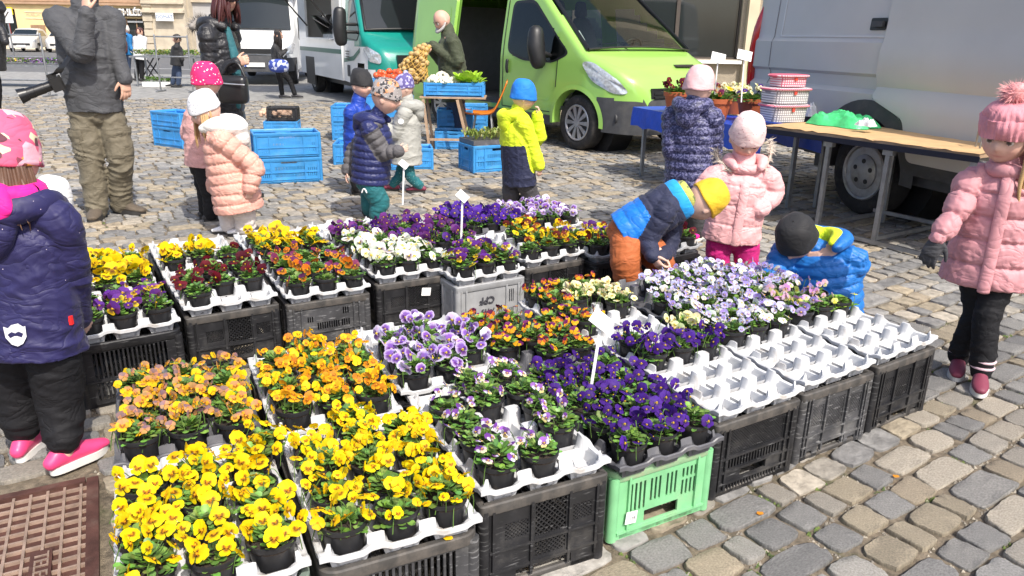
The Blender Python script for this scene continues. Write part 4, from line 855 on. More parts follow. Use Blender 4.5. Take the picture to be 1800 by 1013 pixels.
# stickers and letters on crates
def sticker(parent_i, x, z, w, h, tilt=0):
    p, a = CR[parent_i][0], CR[parent_i][1]; t = [q for q in bpy.data.objects if q.get('label') == CR[parent_i][6]][0]
    mb = MB(); mb.box((0, 0, 0), (w, .001, h)); o = mb.build('label_sticker', m_label, t); o.location = (x, -.0045, z); o.rotation_euler = (0, R(tilt), 0); return t
t = sticker(6, .075, .075, .042, .042, 6)
o = text_mesh('sticker_print', '8211', .014, m_ink, t, Matrix.Translation((.076, -.0056, .072))@Matrix.Rotation(R(84), 4, 'Y')@Matrix.Rotation(R(90), 4, 'X')@Matrix.Rotation(R(-90), 4, 'Z'), .0002)
t = sticker(20, .262, .215, .05, .042, 8)
t = [q for q in bpy.data.objects if q.get('label') == CR[22][6]][0]
text_mesh('lettering', 'CPF', .052, m_ink, t, Matrix.Translation((.175, -.0012, .185))@Matrix.Rotation(R(90), 4, 'X')@Matrix.Rotation(math.pi, 4, 'Z'), .0012, .001)
text_mesh('lettering', '7-115', .034, m_ink, t, Matrix.Translation((.18, -.0012, .125))@Matrix.Rotation(R(90), 4, 'X')@Matrix.Rotation(math.pi, 4, 'Z'), .0012, .001)
# ------------------------------------------------------------------ people
def sines(P, seed, freq, n=5):
    rg = np.random.default_rng(seed); out = np.zeros(len(P))
    for i in range(n):
        k = rg.normal(size=3); k = k/np.linalg.norm(k)*freq*rg.uniform(.6, 1.5); out += np.sin(P@k+rg.uniform(0, 6.28))*rg.uniform(.5, 1)
    return out/n
def folds(P, seed, freq, axis, n=4):
    """ridged folds, mostly across the given axis"""
    rg = np.random.default_rng(seed); out = np.zeros(len(P)); axis = np.asarray(axis, float)
    w_ = sines(P, seed+9, freq*.45, 4)*1.6
    for i in range(n):
        k = axis+rg.normal(size=3)*.45; k = k/np.linalg.norm(k)*freq*rg.uniform(.7, 1.4); out += (1-np.abs(np.sin(P@k*.5+w_+rg.uniform(0, 6.28))))**2
    return out/n-.35
def remesh(mb, vox, sm=4):
    me = bpy.data.meshes.new('tmp'); me.from_pydata(mb.v, [], mb.f); o = bpy.data.objects.new('tmp', me); COL.objects.link(o)
    bm = bmesh.new(); bm.from_mesh(me); bmesh.ops.recalc_face_normals(bm, faces=bm.faces[:]); bm.to_mesh(me); bm.free()
    md = o.modifiers.new('r', 'REMESH'); md.mode = 'VOXEL'; md.voxel_size = vox
    if sm: s_ = o.modifiers.new('s', 'SMOOTH'); s_.factor = .5; s_.iterations = sm
    dg = bpy.context.evaluated_depsgraph_get(); r_ = bpy.data.meshes.new_from_object(o.evaluated_get(dg)); bpy.data.objects.remove(o); bpy.data.meshes.remove(me)
    n = len(r_.vertices); P = np.empty(n*3); r_.vertices.foreach_get('co', P); return r_, P.reshape(-1, 3)
def normals(me):
    N = np.empty(len(me.vertices)*3); me.vertices.foreach_get('normal', N); return N.reshape(-1, 3)
def limbs_of(P, limbs):
    """nearest skeleton limb, arc length along it, fraction"""
    best = np.full(len(P), 1e9); L = np.zeros(len(P), int); S = np.zeros(len(P)); FR = np.zeros(len(P))
    for li, (pts, rad) in enumerate(limbs):
        pts = np.array([tuple(q) for q in pts]); tot = np.linalg.norm(np.diff(pts, axis=0), axis=1).sum(); acc = 0
        for i in range(len(pts)-1):
            a, b = pts[i], pts[i+1]; d = b-a; l = np.linalg.norm(d); t = np.clip((P-a)@d/(l*l+1e-12), 0, 1); dist = np.linalg.norm(P-(a+t[:, None]*d), axis=1)/rad
            m_ = dist < best; best[m_] = dist[m_]; L[m_] = li; S[m_] = acc+t[m_]*l; FR[m_] = (acc+t[m_]*l)/tot; acc += l
    return L, S, FR
def finish(name, me, P, mats, parent, mi=None, col=None):
    me.vertices.foreach_set('co', P.ravel()); me.materials.clear()
    for q in (mats if isinstance(mats, (list, tuple)) else [mats]): me.materials.append(q)
    me.polygons.foreach_set('material_index', np.asarray(mi, dtype=np.int32) if mi is not None else np.zeros(len(me.polygons), np.int32)); me.shade_smooth(); me.name = name
    if col is not None:
        at = me.color_attributes.new('Col', 'FLOAT_COLOR', 'POINT'); arr = np.ones((len(P), 4), np.float32); arr[:, :3] = col; at.data.foreach_set('color', arr.ravel())
    o = mobj(name, me, parent); l = parent.location; me.transform(Matrix.Translation((-l[0], -l[1], -l[2]))); me.update(); return o
def facec(me):
    c = np.empty(len(me.polygons)*3); me.polygons.foreach_get('center', c); return c.reshape(-1, 3)
def cloth(name, tubes, mats, parent, vox, limbs, quilt=None, wr=(.004, 45), matf=None, seed=1, sm=3, fax=(0, 0, 1), flat=False):
    """tubes: list of (pts, radii, ref); a continuous garment"""
    mb = MB()
    for ti, (pts, rad, ref) in enumerate(tubes): mb.tube(pts, rad, 18, 4, ref, 3 if ti == 0 and flat else 2)
    me, P = remesh(mb, vox, sm); N = normals(me); L, S, FR = limbs_of(P, limbs)
    d = np.zeros(len(P))
    if quilt:
        per, amp = quilt; w_ = sines(P, seed+3, 14, 3)*.10; xq = np.abs(((S/per+w_*.6) % 1)-.5)*2; pk = np.abs(np.sin(P@np.array([95., 80., 12.])+sines(P, seed+31, 30, 4)*5)); d += amp*(.48*(1-xq**2.2)-.2)-amp*.7*np.exp(-((1-xq)*per/2/.0065)**2)-amp*.45*pk**3*np.clip(xq*1.6-.5, 0, 1); d += folds(P, seed, 95, (.8, .8, .3))*amp*.5
    if wr: d += folds(P, seed, wr[1]*1.5, fax)*wr[0]*1.5+folds(P, seed+7, wr[1]*3, (.3, .3, 1))*wr[0]*.6+sines(P, seed+5, 18)*wr[0]*.8
    if wr:
        jm = np.exp(-((FR-.5)/.15)**2)+(1.1*np.exp(-((FR-1.)/.2)**2)+.7*np.exp(-((FR-.05)/.12)**2) if not flat else .5*np.exp(-((FR-.95)/.12)**2))
        msk = (L > 0) if flat else np.ones(len(P), bool)
        pt = np.clip(sines(P, seed+41, 24, 4)*3+.25, 0, 1); rd = 1-np.abs(np.sin(np.pi*S/.052+sines(P, seed+21, 15, 5)*6))
        d += msk*jm*pt*wr[0]*1.5*(rd**1.5-.3)
        if flat: d += (L == 0)*pt*wr[0]*1.1*((1-np.abs(np.sin(np.pi*S/.085+sines(P, seed+23, 10, 5)*7)))**1.5-.3)
    P = P+N*d[:, None]; mi = None
    if matf:
        c = facec(me); l2, s2, f2 = limbs_of(c, limbs); mi = np.array([matf(l2[i], f2[i], c[i]) for i in range(len(c))], np.int32)
    return finish(name, me, P, mats, parent, mi)
m_skin = M('skin', attr=True, rough=.5, var=.05, scale=30, bump=.06, bscale=200, spec=.35)
m_eyew = M('eye', attr=True, rough=.15, var=0, bump=0, coat=.5)
def frame_of(yaw, pitch=0, roll=0):
    """head axes: right, forward, up.  pitch<0 looks down"""
    y, p, r_ = R(yaw), R(pitch), R(roll); f = V((math.cos(y)*math.cos(p), math.sin(y)*math.cos(p), math.sin(p))); rt = V((math.sin(y), -math.cos(y), 0)); u = rt.cross(f)
    rt2 = rt*math.cos(r_)+u*math.sin(r_); return rt2, f, rt2.cross(f)
def headmesh(mb, c, H, fr, kid=1.):
    rt, fw, up = fr; nu, nv = 40, 30; vs_ = []; fs = []
    def g(x, y, z, cx, cy, cz, s): return math.exp(-((x-cx)**2+(y-cy)**2+(z-cz)**2)/(2*s*s))
    for i in range(nv+1):
        ph = math.pi*i/nv
        for j in range(nu):
            th = 2*math.pi*j/nu; x = .385*math.sin(ph)*math.sin(th); y = .44*math.sin(ph)*math.cos(th); z = -.5*math.cos(ph)
            if z < 0: q = (-z/.5); x *= 1-(.24 if kid else .20)*q**1.7; y *= 1-.10*q**2 if y > 0 else 1-.42*q**1.3
            if y > 0: y *= .95
            d = .085*g(x, y, z, 0, .42, -.11, .05)+.05*g(x, y, z, 0, .42, -.03, .05)-.04*g(x, y, z, .15, .37, 0, .07)-.04*g(x, y, z, -.15, .37, 0, .07)
            d += .022*g(x, y, z, 0, .40, -.24, .06)-.018*g(x, y, z, 0, .40, -.265, .018)+.035*g(x, y, z, 0, .34, -.42, .08)+(.03 if kid else .012)*(g(x, y, z, .2, .30, -.17, .1)+g(x, y, z, -.2, .30, -.17, .1))+.015*(g(x, y, z, .13, .4, .1, .06)+g(x, y, z, -.13, .4, .1, .06))
            n = V((x/.38, y/.44, z/.5)).normalized(); p = V((x, y, z))+n*d; vs_.append(c+(rt*p.x+fw*p.y+up*p.z)*H)
    for i in range(nv):
        for j in range(nu): fs.append((i*nu+j, i*nu+(j+1) % nu, (i+1)*nu+(j+1) % nu, (i+1)*nu+j))
    mb.add(vs_, fs)
    for s in (-1, 1):
        Mx = Matrix((rt, fw, up)).transposed(); mb.sphere(c+(rt*(.385*s)+fw*(-.02)+up*(-.06))*H, (.035*H, .07*H, .11*H), 8, 6, Mx)
def hand(W, d, pn, th, L, curl=35, spread=1., fist=False, vox=None):
    """W wrist, d finger direction, pn palm-facing direction, th thumb side; returns (verts, faces)"""
    mb = MB(); d = d.normalized(); pn = (pn-d*pn.dot(d)).normalized(); th = d.cross(pn)*(1 if d.cross(pn).dot(th) > 0 else -1); th.normalize()
    mb.tube([W-d*L*.3, W, W+d*L*.22, W+d*L*.46], [(L*.13, L*.11), (L*.15, L*.11), (L*.22, L*.11), (L*.235, L*.085)], 12, 3, th, 2)
    for k, (o, ln) in enumerate(((.165, .44), (.055, .50), (-.055, .47), (-.16, .37))):
        b = W+d*L*.45+th*L*o; c = R(curl*(1+.12*k)); dd = d.copy(); pts = [b-d*L*.06]; q = b
        for s_, fr_ in ((0, .45), (1, .32), (2, .23)):
            dd = (dd*math.cos(c*(.55 if s_ == 0 else 1))+pn*math.sin(c*(.55 if s_ == 0 else 1))); pn2 = pn; dd.normalize(); q = q+dd*L*ln*fr_+th*L*.012*o*10*spread*.1; pts.append(q.copy())
            ax = th; rot = Matrix.Rotation(0, 3, 'X')
        # recompute direction in the d/pn plane with accumulating angle
        pts = [b-d*L*.06]; q = b.copy(); a = 0
        for fr_, m_ in ((.45, .6), (.32, 1.), (.23, .8)):
            a += c*m_; q = q+(d*math.cos(a)+pn*math.sin(a))*L*ln*fr_+th*(o*L*.18*spread*fr_); pts.append(q.copy())
        mb.tube(pts, [L*.052, L*.053, L*.047, L*.038], 8, 3, None, 2)
    b = W+d*L*.12+th*L*.15; t1 = (d*.62+th*.7*spread+pn*.25).normalized(); t2 = (d*.85+th*.25*spread+pn*.4).normalized(); mb.tube([b-t1*L*.05, b+t1*L*.14, b+t1*L*.22+t2*L*.14, b+t1*L*.22+t2*L*.26], [L*.075, L*.068, L*.056, L*.042], 8, 3, None, 2)
    me, P = remesh(mb, vox or L*.028, 2); F = [tuple(p.vertices) for p in me.polygons]; bpy.data.meshes.remove(me); return P, F
def hat_mesh(c, H, fr, zb=.02, top=.62, rx=.425, ry=.475, fold=.0, tilt=0., slouch=(0, 0), rib=0, seed=1):
    rt, fw, up = fr; mb = MB(); n = 130 if rib else 40; rows = []
    prof = [(.97, zb-.0), (1.02, zb+.01), (1.03, zb+.05)]
    if fold: prof = [(1.0, zb-.02), (1.07, zb-.01), (1.085, zb+fold*.5), (1.06, zb+fold), (1.0, zb+fold+.01)]
    z0 = prof[-1][1]
    for k in range(1, 13): t = k/12; prof.append((math.cos(t*math.pi/2)**.62 if k < 12 else .03, z0+(top-z0)*math.sin(t*math.pi/2)**1.05))
    inner = [(.90, zb+.12), (.93, zb+.02)]; prof = inner+prof; rg = random.Random(seed); ph = [rg.uniform(0, 6.28) for _ in range(5)]; vs_ = []; fs = []
    for i, (q, z) in enumerate(prof):
        for j in range(n):
            a = 2*math.pi*j/n; w_ = 1+.016*math.sin(3*a+ph[0]+z*9)+.015*math.sin(5*a+ph[1]-z*13)+.016*math.sin(7*a+ph[2]+z*19)*(z > zb+.08)+.010*math.sin(11*a+ph[4]-z*31)*(z > zb+.12)
            if rib: w_ += .016*math.sin(rib*a)*(1-.5*(z > .5))
            x, y = rx*q*w_*math.sin(a), ry*q*w_*math.cos(a); tt = max(0, (z-zb)/(top-zb)); zz = z+tilt*y*(1-tt*.6)+.012*math.sin(4*a+ph[3])*(tt < .3)
            p = V((x+slouch[0]*tt**2, y+slouch[1]*tt**2, zz)); vs_.append(c+(rt*p.x+fw*p.y+up*p.z)*H)
    for i in range(len(prof)-1):
        for j in range(n): fs.append((i*n+j, i*n+(j+1) % n, (i+1)*n+(j+1) % n, (i+1)*n+j))
    mb.add(vs_, fs); return mb
def pom(c, r, mat, parent, seed):
    rg = random.Random(seed); mb = MB()
    for k in range(620):
        d = V((rg.gauss(0, 1), rg.gauss(0, 1), rg.gauss(0, 1))).normalized(); s = d.orthogonal().normalized(); e = c+d*r*rg.uniform(.75, 1.2); b = c+d*r*.2
        mb.add([b-s*r*.05, b+s*r*.05, e+V((rg.uniform(-1, 1), rg.uniform(-1, 1), -.8))*r*.15], [(0, 1, 2)])
    mb.sphere(c, r*.62, 12, 8); return mb.build('pompom', mat, parent, 60, True)
def furs(name, path, r, mat, parent, seed, n=420, ln=.035):
    rg = random.Random(seed); mb = MB(); P = crom([tuple(q) for q in path], 6)
    mb.tube(P, r*.7, 8, 1, None, 2)
    for k in range(n):
        q = V(P[rg.randrange(len(P))]); d = V((rg.gauss(0, 1), rg.gauss(0, 1), rg.gauss(0, 1))).normalized(); s = d.orthogonal().normalized()*.0035; b = q+d*r*.5; e = q+d*(r*.7+ln*rg.uniform(.4, 1.))+V((0, 0, -.008))
        mb.add([b-s, b+s, e], [(0, 1, 2)])
    return mb.build(name, mat, parent, 60, True)
def hair(c, H, fr, spec, mat, parent, seed, n=46, name='hair', w=.045):
    """spec: (azimuth from, to, start height, length, flare): clumps hanging from the head"""
    rt, fw, up = fr; rg = random.Random(seed); mb = MB()
    for (a0, a1, z0, ln, fl, nn) in spec:
        for k in range(nn):
            a = R(rg.uniform(a0, a1)); z = z0+rg.uniform(-.05, .08); s = math.sqrt(max(0, .25-z*z))*2; x, y = .405*s*math.sin(a), .46*s*math.cos(a); b = c+(rt*x+fw*y+up*z)*H; o = (rt*math.sin(a)+fw*math.cos(a)); o.z = 0; L = ln*H*rg.uniform(.75, 1.15)
            p = [b+up*.06*H, b+o*.04*H-V((0, 0, L*.3)), b+o*(.05+fl*.5)*H-V((0, 0, L*.65))+rt*rg.uniform(-.05, .05)*H, b+o*(.02+fl)*H-V((0, 0, L))+rt*rg.uniform(-.09, .09)*H]
            mb.tube(p, [w*H*.8, w*H, w*H*.8, w*H*.15], 6, 4, None, 2)
    return mb.build(name, mat, parent, 70, True)
def shoe(parent, ank, toe, L, mat, msole, hgt=.05, boot=0., name='shoe'):
    t = V((toe.x, toe.y, 0)).normalized(); s = V((t.y, -t.x, 0)); g = V((ank.x, ank.y, max(ank.z-hgt*1.25, .018))); mb = MB()
    h = g-t*L*.26; w_ = L*.19
    P = [h+V((0, 0, hgt*.45)), h+t*L*.16+V((0, 0, hgt*.62)), h+t*L*.42+V((0, 0, hgt*.55)), h+t*L*.72+V((0, 0, hgt*.36)), h+t*L*.96+V((0, 0, hgt*.24))]
    mb.tube(P, [(w_*.72, hgt*.45), (w_*.80, hgt*.64), (w_*.88, hgt*.58), (w_, hgt*.40), (w_*.72, hgt*.26)], 14, 4, s, 2); lim = [(P, 1)]
    top = V((ank.x, ank.y, ank.z))+V((0, 0, boot)); mb.tube([g+V((0, 0, hgt*.6)), top], [(w_*.75, w_*.85), (w_*.78, w_*.85)] if not boot else [(w_*.9, w_*1.05), (w_*.95, w_*1.1)], 14, 2, s, 2)
    me, Q = remesh(mb, .006, 3); o = finish(name, me, Q, mat, parent)
    mb = MB(); k = 26; out = []
    for i in range(k):
        a = 2*math.pi*i/k; q = math.cos(a); ww = w_*(.80+.24*math.exp(-((q-.45)/.4)**2))*1.06; out.append(g-t*L*.26+t*L*(.48+.53*q)+s*ww*math.sin(a)*(abs(math.sin(a))**-.25 if abs(math.sin(a)) > .05 else 1))
    zb = max(.002, g.z-.016); vs_ = [V((p.x, p.y, zb)) for p in out]+[V((p.x, p.y, zb+hgt*.42)) for p in out]
    mb.add(vs_, [tuple(range(k-1, -1, -1)), tuple(range(k, 2*k))]+[(i, (i+1) % k, k+(i+1) % k, k+i) for i in range(k)]); so2 = mb.build('sole', msole, None, 50)
    l = parent.location; so2.data.transform(Matrix.Translation((-l[0], -l[1], -l[2]))); so2.parent = o; return o
SKIN = (.60, .36, .26); SKINP = (.66, .42, .33)
def mfab(name, col, **k):
    a = dict(rough=.75, var=.12, scale=14, bump=.18, bscale=220, sheen=.06, crease=(8.5, .016, .6)); a.update(k); return M(name, col, **a)
class Person: pass
def person(label, Y, yaw, hd, nk, pl, arms, legs, headH=.195, headfr=None, sw=.13, chest=(.14, .10), waist=(.135, .10), hips=(.14, .105), hem=.12, flare=1.1, top_m=None, bot_m=None, quilt=None, wr=(.004, 45), slr=(.058, .05, .042), legr=(.085, .062, .055), matf=None, tmats=None, shoe_m=None, sole_m=None, footL=.17, boot=0., vox=.0085, hat=None, face=True, skin=SKINP, kid=1., hairspec=None, eyes=True, handL=.115, toe=None, seed=1, group=None, k=1., ankz=None, name='person', bodyvox=.006, lapel=None, shoe_h=.05, torso_pts=None, nofeet=False, trhem=0., botname='trousers', topname='jacket', neckr=.045, collar=.85, botwr=(.006, 42)):
    P3 = lambda t: px(t[0], t[1], Y+(t[2] if len(t) > 2 else 0))
    sw *= k; headH *= k; hem *= k; chest, waist, hips = [tuple(q*k for q in z) for z in (chest, waist, hips)]; slr = tuple(q*k for q in slr); legr = tuple(q*k for q in legr); footL *= k
    o = Person(); fwd = V((math.cos(R(yaw)), math.sin(R(yaw)), 0)); side = V((math.sin(R(yaw)), -math.cos(R(yaw)), 0))
    H = P3(hd); N = P3(nk); PL = P3(pl); up = (N-PL).normalized(); o.side, o.fwd, o.up, o.H, o.N, o.PL, o.hh = side, fwd, up, H, N, PL, headH
    fr = headfr if headfr else frame_of(yaw); o.fr = fr
    base = V((PL.x, PL.y, 0)); t = thing(name, label, 'person', base, 0, group); o.t = t
    sh = {}; A = []
    for (sg, e, w_) in arms:
        s_ = N+side*sg*sw-up*.035; A.append((sg, s_, P3(e), P3(w_)))
    LG = []
    for (sg, k_, a_) in legs: aa = P3(a_); aa.z = ankz if ankz else (.07+boot*.15 if kid else .10); LG.append((sg, PL+side*sg*hips[0]*.46-V((0, 0, .02)), P3(k_), aa))
    o.A, o.LG = A, LG
    # ---- body: one continuous skin surface
    mb = MB(); headmesh(mb, H, headH, fr, kid); nb = H-fr[2]*headH*.30-fr[1]*headH*.08
    mb.tube([nb, (nb+N)/2, N-up*.03], [neckr*.95, neckr, neckr*1.15], 12, 3, None, 2)
    mb.tube([PL, PL+(N-PL)*.5, N-up*.05], [(hips[0]*.7, hips[1]*.7), (waist[0]*.7, waist[1]*.7), (chest[0]*.7, chest[1]*.6)], 12, 3, side, 2)
    for (sg, s_, e, w_) in A: mb.tube([N-up*.06, s_, e, w_], [.03, slr[0]*.6, slr[1]*.6, slr[2]*.55], 10, 3, None, 2)
    if not nofeet:
        for (sg, h_, k_, a_) in LG: mb.tube([PL, h_, k_, a_], [.05, legr[0]*.6, legr[1]*.6, legr[2]*.55], 10, 3, None, 2)
    me, Q = remesh(mb, bodyvox, 2); F = [tuple(p.vertices) for p in me.polygons]; bpy.data.meshes.remove(me); Qs = [Q]; nq = len(Q)
    o.hands = []
    for i, (sg, s_, e, w_) in enumerate(A):
        hs = (getattr(person, 'hspec', {}) or {}).get(i)
        if hs is None: continue
        d, pn, th, curl = hs; d = V(d) if d else (w_-e).normalized(); hp, hf = hand(w_, d, V(pn), V(th), handL, curl); F += [tuple(nq+k for k in f) for f in hf]; Qs.append(hp); nq += len(hp)
    person.hspec = {}
    Q = np.vstack(Qs); B = MB(); B.v = [tuple(q) for q in Q.tolist()]; B.f = F; B.m = [0]*len(F)
    loc = (Q-np.array(H))/headH; lx = loc@np.array(fr[0]); ly = loc@np.array(fr[1]); lz = loc@np.array(fr[2]); C = np.tile(np.array(skin), (len(Q), 1))
    def blend(c, w_): C[:] = C*(1-w_[:, None])+np.array(c)*w_[:, None]
    g = lambda cx, cy, cz, sx, sz: np.exp(-((lx-cx)/sx)**2-((lz-cz)/sz)**2)*(ly > .15)
    blend((skin[0]*.98, skin[1]*.72, skin[2]*.70), .55*np.clip(g(.2, 0, -.17, .11, .1)+g(-.2, 0, -.17, .11, .1), 0, 1)); blend((skin[0]*.95, skin[1]*.70, skin[2]*.68), .35*g(0, 0, -.13, .06, .06))
    blend((.48, .17, .15), .8*g(0, 0, -.262, .10, .024)+0*lx)
    B.c = [tuple(q) for q in C.tolist()]; B.usec = True; o.body = B.build('body', m_skin, t, 179, True)
    if eyes:
        rt, fw, upv = fr; Mx = Matrix((rt, fw, upv)).transposed()
        for s in (-1, 1):
            c = H+(rt*(.15*s)+fw*.345+upv*(-.005))*headH; mb = MB(); r_ = .062*headH; vs0 = len(mb.v); mb.sphere(c, r_, 12, 10, Mx, 0, (.75, .72, .70))
            for k in range(len(mb.v)):
                q = (V(mb.v[k])-c).normalized(); a = q.dot(fw); mb.c[k] = (.02, .015, .012) if a > .90 else (.10, .07, .05) if a > .72 else (.70, .66, .63)
            mb.build('eye', m_eyew, t, 179, True)
            mb = MB(); bc = (.14, .09, .06); mb.tube([H+(rt*(x*s)+fw*(y)+upv*z)*headH for x, y, z in ((.07, .425, .085), (.15, .40, .105), (.24, .335, .085))], [(.018*headH, .012*headH)]*3, 6, 3, None, 2, 0, bc); mb.build('eyebrow', m_eyew, t, 179, True)
            mb = MB(); mb.tube([H+(rt*(x*s)+fw*(y)+upv*z)*headH for x, y, z in ((.085, .395, .018), (.15, .40, .042), (.215, .355, .02))], [(.012*headH, .012*headH)]*3, 6, 3, None, 2, 0, (.16, .10, .08)); mb.build('eyelid', m_eyew, t, 179, True)
    # ---- jacket
    if top_m or tmats:
        bottom = PL-up*hem if torso_pts is None else None
        TP = [PL-up*hem, PL-up*hem*.3, PL+(N-PL)*.40, PL+(N-PL)*.74, N-up*.045, N-up*.012] if torso_pts is None else [P3(q) for q in torso_pts]
        TR = [(hips[0]*flare, hips[1]*flare), (hips[0]*(1+flare)/2, hips[1]*(1+flare)/2), waist, chest, (sw*.86, chest[1]*.82), (neckr*1.5, neckr*1.5)]
        if torso_pts is not None and len(TP) != 6: TR = TR[:len(TP)-2]+TR[-2:]
        tb = [(TP, TR, side)]; lim = [(TP, 2.1)]
        if collar: tb.append(([N-up*.03, N+(nb-N)*.5, N+(nb-N)*collar], [(neckr*1.65, neckr*1.65), (neckr*1.5, neckr*1.5), (neckr*1.42, neckr*1.42)], side))
        for (sg, s_, e, w_) in A:
            m1 = s_+(e-s_)*.5; m2 = e+(w_-e)*.5; pt = [N-up*.055+side*sg*sw*.45, s_, m1, e, m2, w_]; tb.append((pt, [slr[0]*.95, slr[0]*1.06, slr[0], slr[1], (slr[1]+slr[2])/2, slr[2]], None)); lim.append(([s_, e, w_], 1.))
        o.TP = TP; o.top = cloth(topname, tb, tmats or top_m, t, vox, lim, quilt, wr, matf, seed, flat=True)
    if bot_m:
        lim = []; tb = [([PL-up*.03, PL+up*.06], [(hips[0]*.84, hips[1]*.84), (hips[0]*.74, hips[1]*.74)], side)]
        for (sg, h_, k_, a_) in LG:
            m1 = h_+(k_-h_)*.5; m2 = k_+(a_-k_)*.55; pt = [PL+side*sg*hips[0]*.4+up*.02, h_, m1, k_, m2, a_+V((0, 0, trhem))]; tb.append((pt, [legr[0]*.66, legr[0]*.86, (legr[0]+legr[1])/2*1.02, legr[1], (legr[1]+legr[2])/2, legr[2]], None)); lim.append(([h_, k_, a_], 1.))
        o.bot = cloth(botname, tb, bot_m, t, vox, lim, None, botwr, None, seed+50)
    if shoe_m and not nofeet:
        for i, (sg, h_, k_, a_) in enumerate(LG):
            td = fwd if toe is None else V((math.cos(R(toe[i])), math.sin(R(toe[i])), 0)); shoe(t, a_, td, footL, shoe_m, sole_m or m_soleb, shoe_h, boot, 'boot' if boot else 'shoe')
    if hat:
        hm = hat.pop('mat'); nm = hat.pop('name', 'beanie'); pm = hat.pop('pom', None); mb = hat_mesh(H, headH, fr, **hat); o.hat = mb.build(nm, hm, t, 70, True)
        if pm: pom(H+(fr[2]*(hat.get('top', .62)+.14)+fr[1]*hat.get('slouch', (0, 0))[1])*headH, headH*.27, pm, o.hat, seed); fix(o.hat)
    return o
def fix(o):
    """children built in thing space: cancel nothing, sub-parts share the thing origin"""
    for c in o.children:
        l = o.parent.location; c.data.transform(Matrix.Translation((-l[0], -l[1], -l[2]))) if max(abs(q) for q in c.data.vertices[0].co) and not c.get('fixed') else None; c['fixed'] = 1
def hood(p, r, spread, drop, mat, name='hood', back=1., seed=2, lining=None, lr=.8, arms=1.0, hgt=.0):
    """a hood lying on the back of the neck: horseshoe roll plus pouch"""
    N, s, f, u = p.N, p.side, p.fwd, p.up; pts = [N+s*spread*.75*arms+f*spread*.85+u*(.005+hgt), N+s*spread*1.0-f*spread*.05+u*(.03+hgt), N+s*spread*.62-f*spread*.85+u*(.02+hgt), N-f*spread*1.1+u*(.005+hgt), N-s*spread*.62-f*spread*.85+u*(.02+hgt), N-s*spread*1.0-f*spread*.05+u*(.03+hgt), N-s*spread*.75*arms+f*spread*.85+u*(.005+hgt)]
    mb = MB(); mb.tube(pts, [r*.55, r*.9, r*1.05, r*1.1, r*1.05, r*.9, r*.55], 12, 4, None, 2)
    mb.tube([N-f*spread*.9+u*.02, N-f*(spread*1.15)*back-u*drop*.5, N-f*spread*.95*back-u*drop], [(spread*.9, r*.9), (spread*.8, r*.95), (spread*.3, r*.5)], 14, 4, s, 2)
    me, P = remesh(mb, .008, 5); P = P+normals(me)*(folds(P, seed, 60, (0, 0, 1))*.006)[:, None]; return finish(name, me, P, mat, p.t)
def hoodbowl(p, c, d, r, mo, mi, name='hood', depth=.8):
    d = d.normalized(); a = d.orthogonal().normalized(); b = d.cross(a); Mx = Matrix((a, b, d)).transposed().to_4x4(); Mx.translation = c
    out = [(r*math.sin(t), -r*depth*math.cos(t)) for t in np.linspace(.05, 1.65, 9)]; inn = [(r*.88*math.sin(t), -r*depth*.88*math.cos(t)) for t in np.linspace(1.6, .05, 9)]
    mb = MB(); mb.lathe(out+[(r*1.03, r*.10), (r*.98, r*.14), (r*.90, r*.08)], 26, Mx, close=False); v0 = np.array(mb.v); w_ = folds(v0, 5, 50, (0, 0, 1)); ctr = np.array(c); mb.v = [tuple(q) for q in (v0+nrm(v0-ctr)*(w_*.014)[:, None]).tolist()]; h_ = mb.build(name, mo, p.t, 60, True)
    mb = MB(); mb.lathe(inn, 24, Mx, close=False); mb.build(name+'_lining', mi, p.t, 60, True); return h_
m_soleb = M('dark_sole', (.03, .028, .026), .8, .2, 20, .2); m_solew = M('pale_sole', (.72, .70, .66), .6, .1, 20, .2)

def patch(src, c, ex, ey, ez, hs, off, name, mat, parent):
    """raised patch following a garment: faces of src inside a box are lifted by off"""
    me = src.data; bm = bmesh.new(); bm.from_mesh(me); l = V(src.parent.location); c = c-l; kill = []
    for f in bm.faces:
        q = f.calc_center_median()-c
        if not (abs(q.dot(ex)) < hs[0] and abs(q.dot(ey)) < hs[1] and abs(q.dot(ez)) < hs[2] and f.normal.dot(ez) > -.1): kill.append(f)
    bmesh.ops.delete(bm, geom=kill, context='FACES')
    if not bm.faces: bm.free(); return None
    bm.normal_update(); ring = {v_ for e in bm.edges if e.is_boundary for v_ in e.verts}
    for v_ in bm.verts: v_.co += v_.normal*(off if v_ not in ring else off*.75)
    r_ = bmesh.ops.extrude_edge_only(bm, edges=[e for e in bm.edges if e.is_boundary])
    for v_ in r_['geom']:
        if isinstance(v_, bmesh.types.BMVert): v_.co -= v_.normal*(off*1.6)
    m2 = bpy.data.meshes.new(name); bm.to_mesh(m2); bm.free(); m2.materials.clear(); m2.materials.append(mat); m2.shade_smooth(); m2.set_sharp_from_angle(angle=R(50)); return mobj(name, m2, parent)
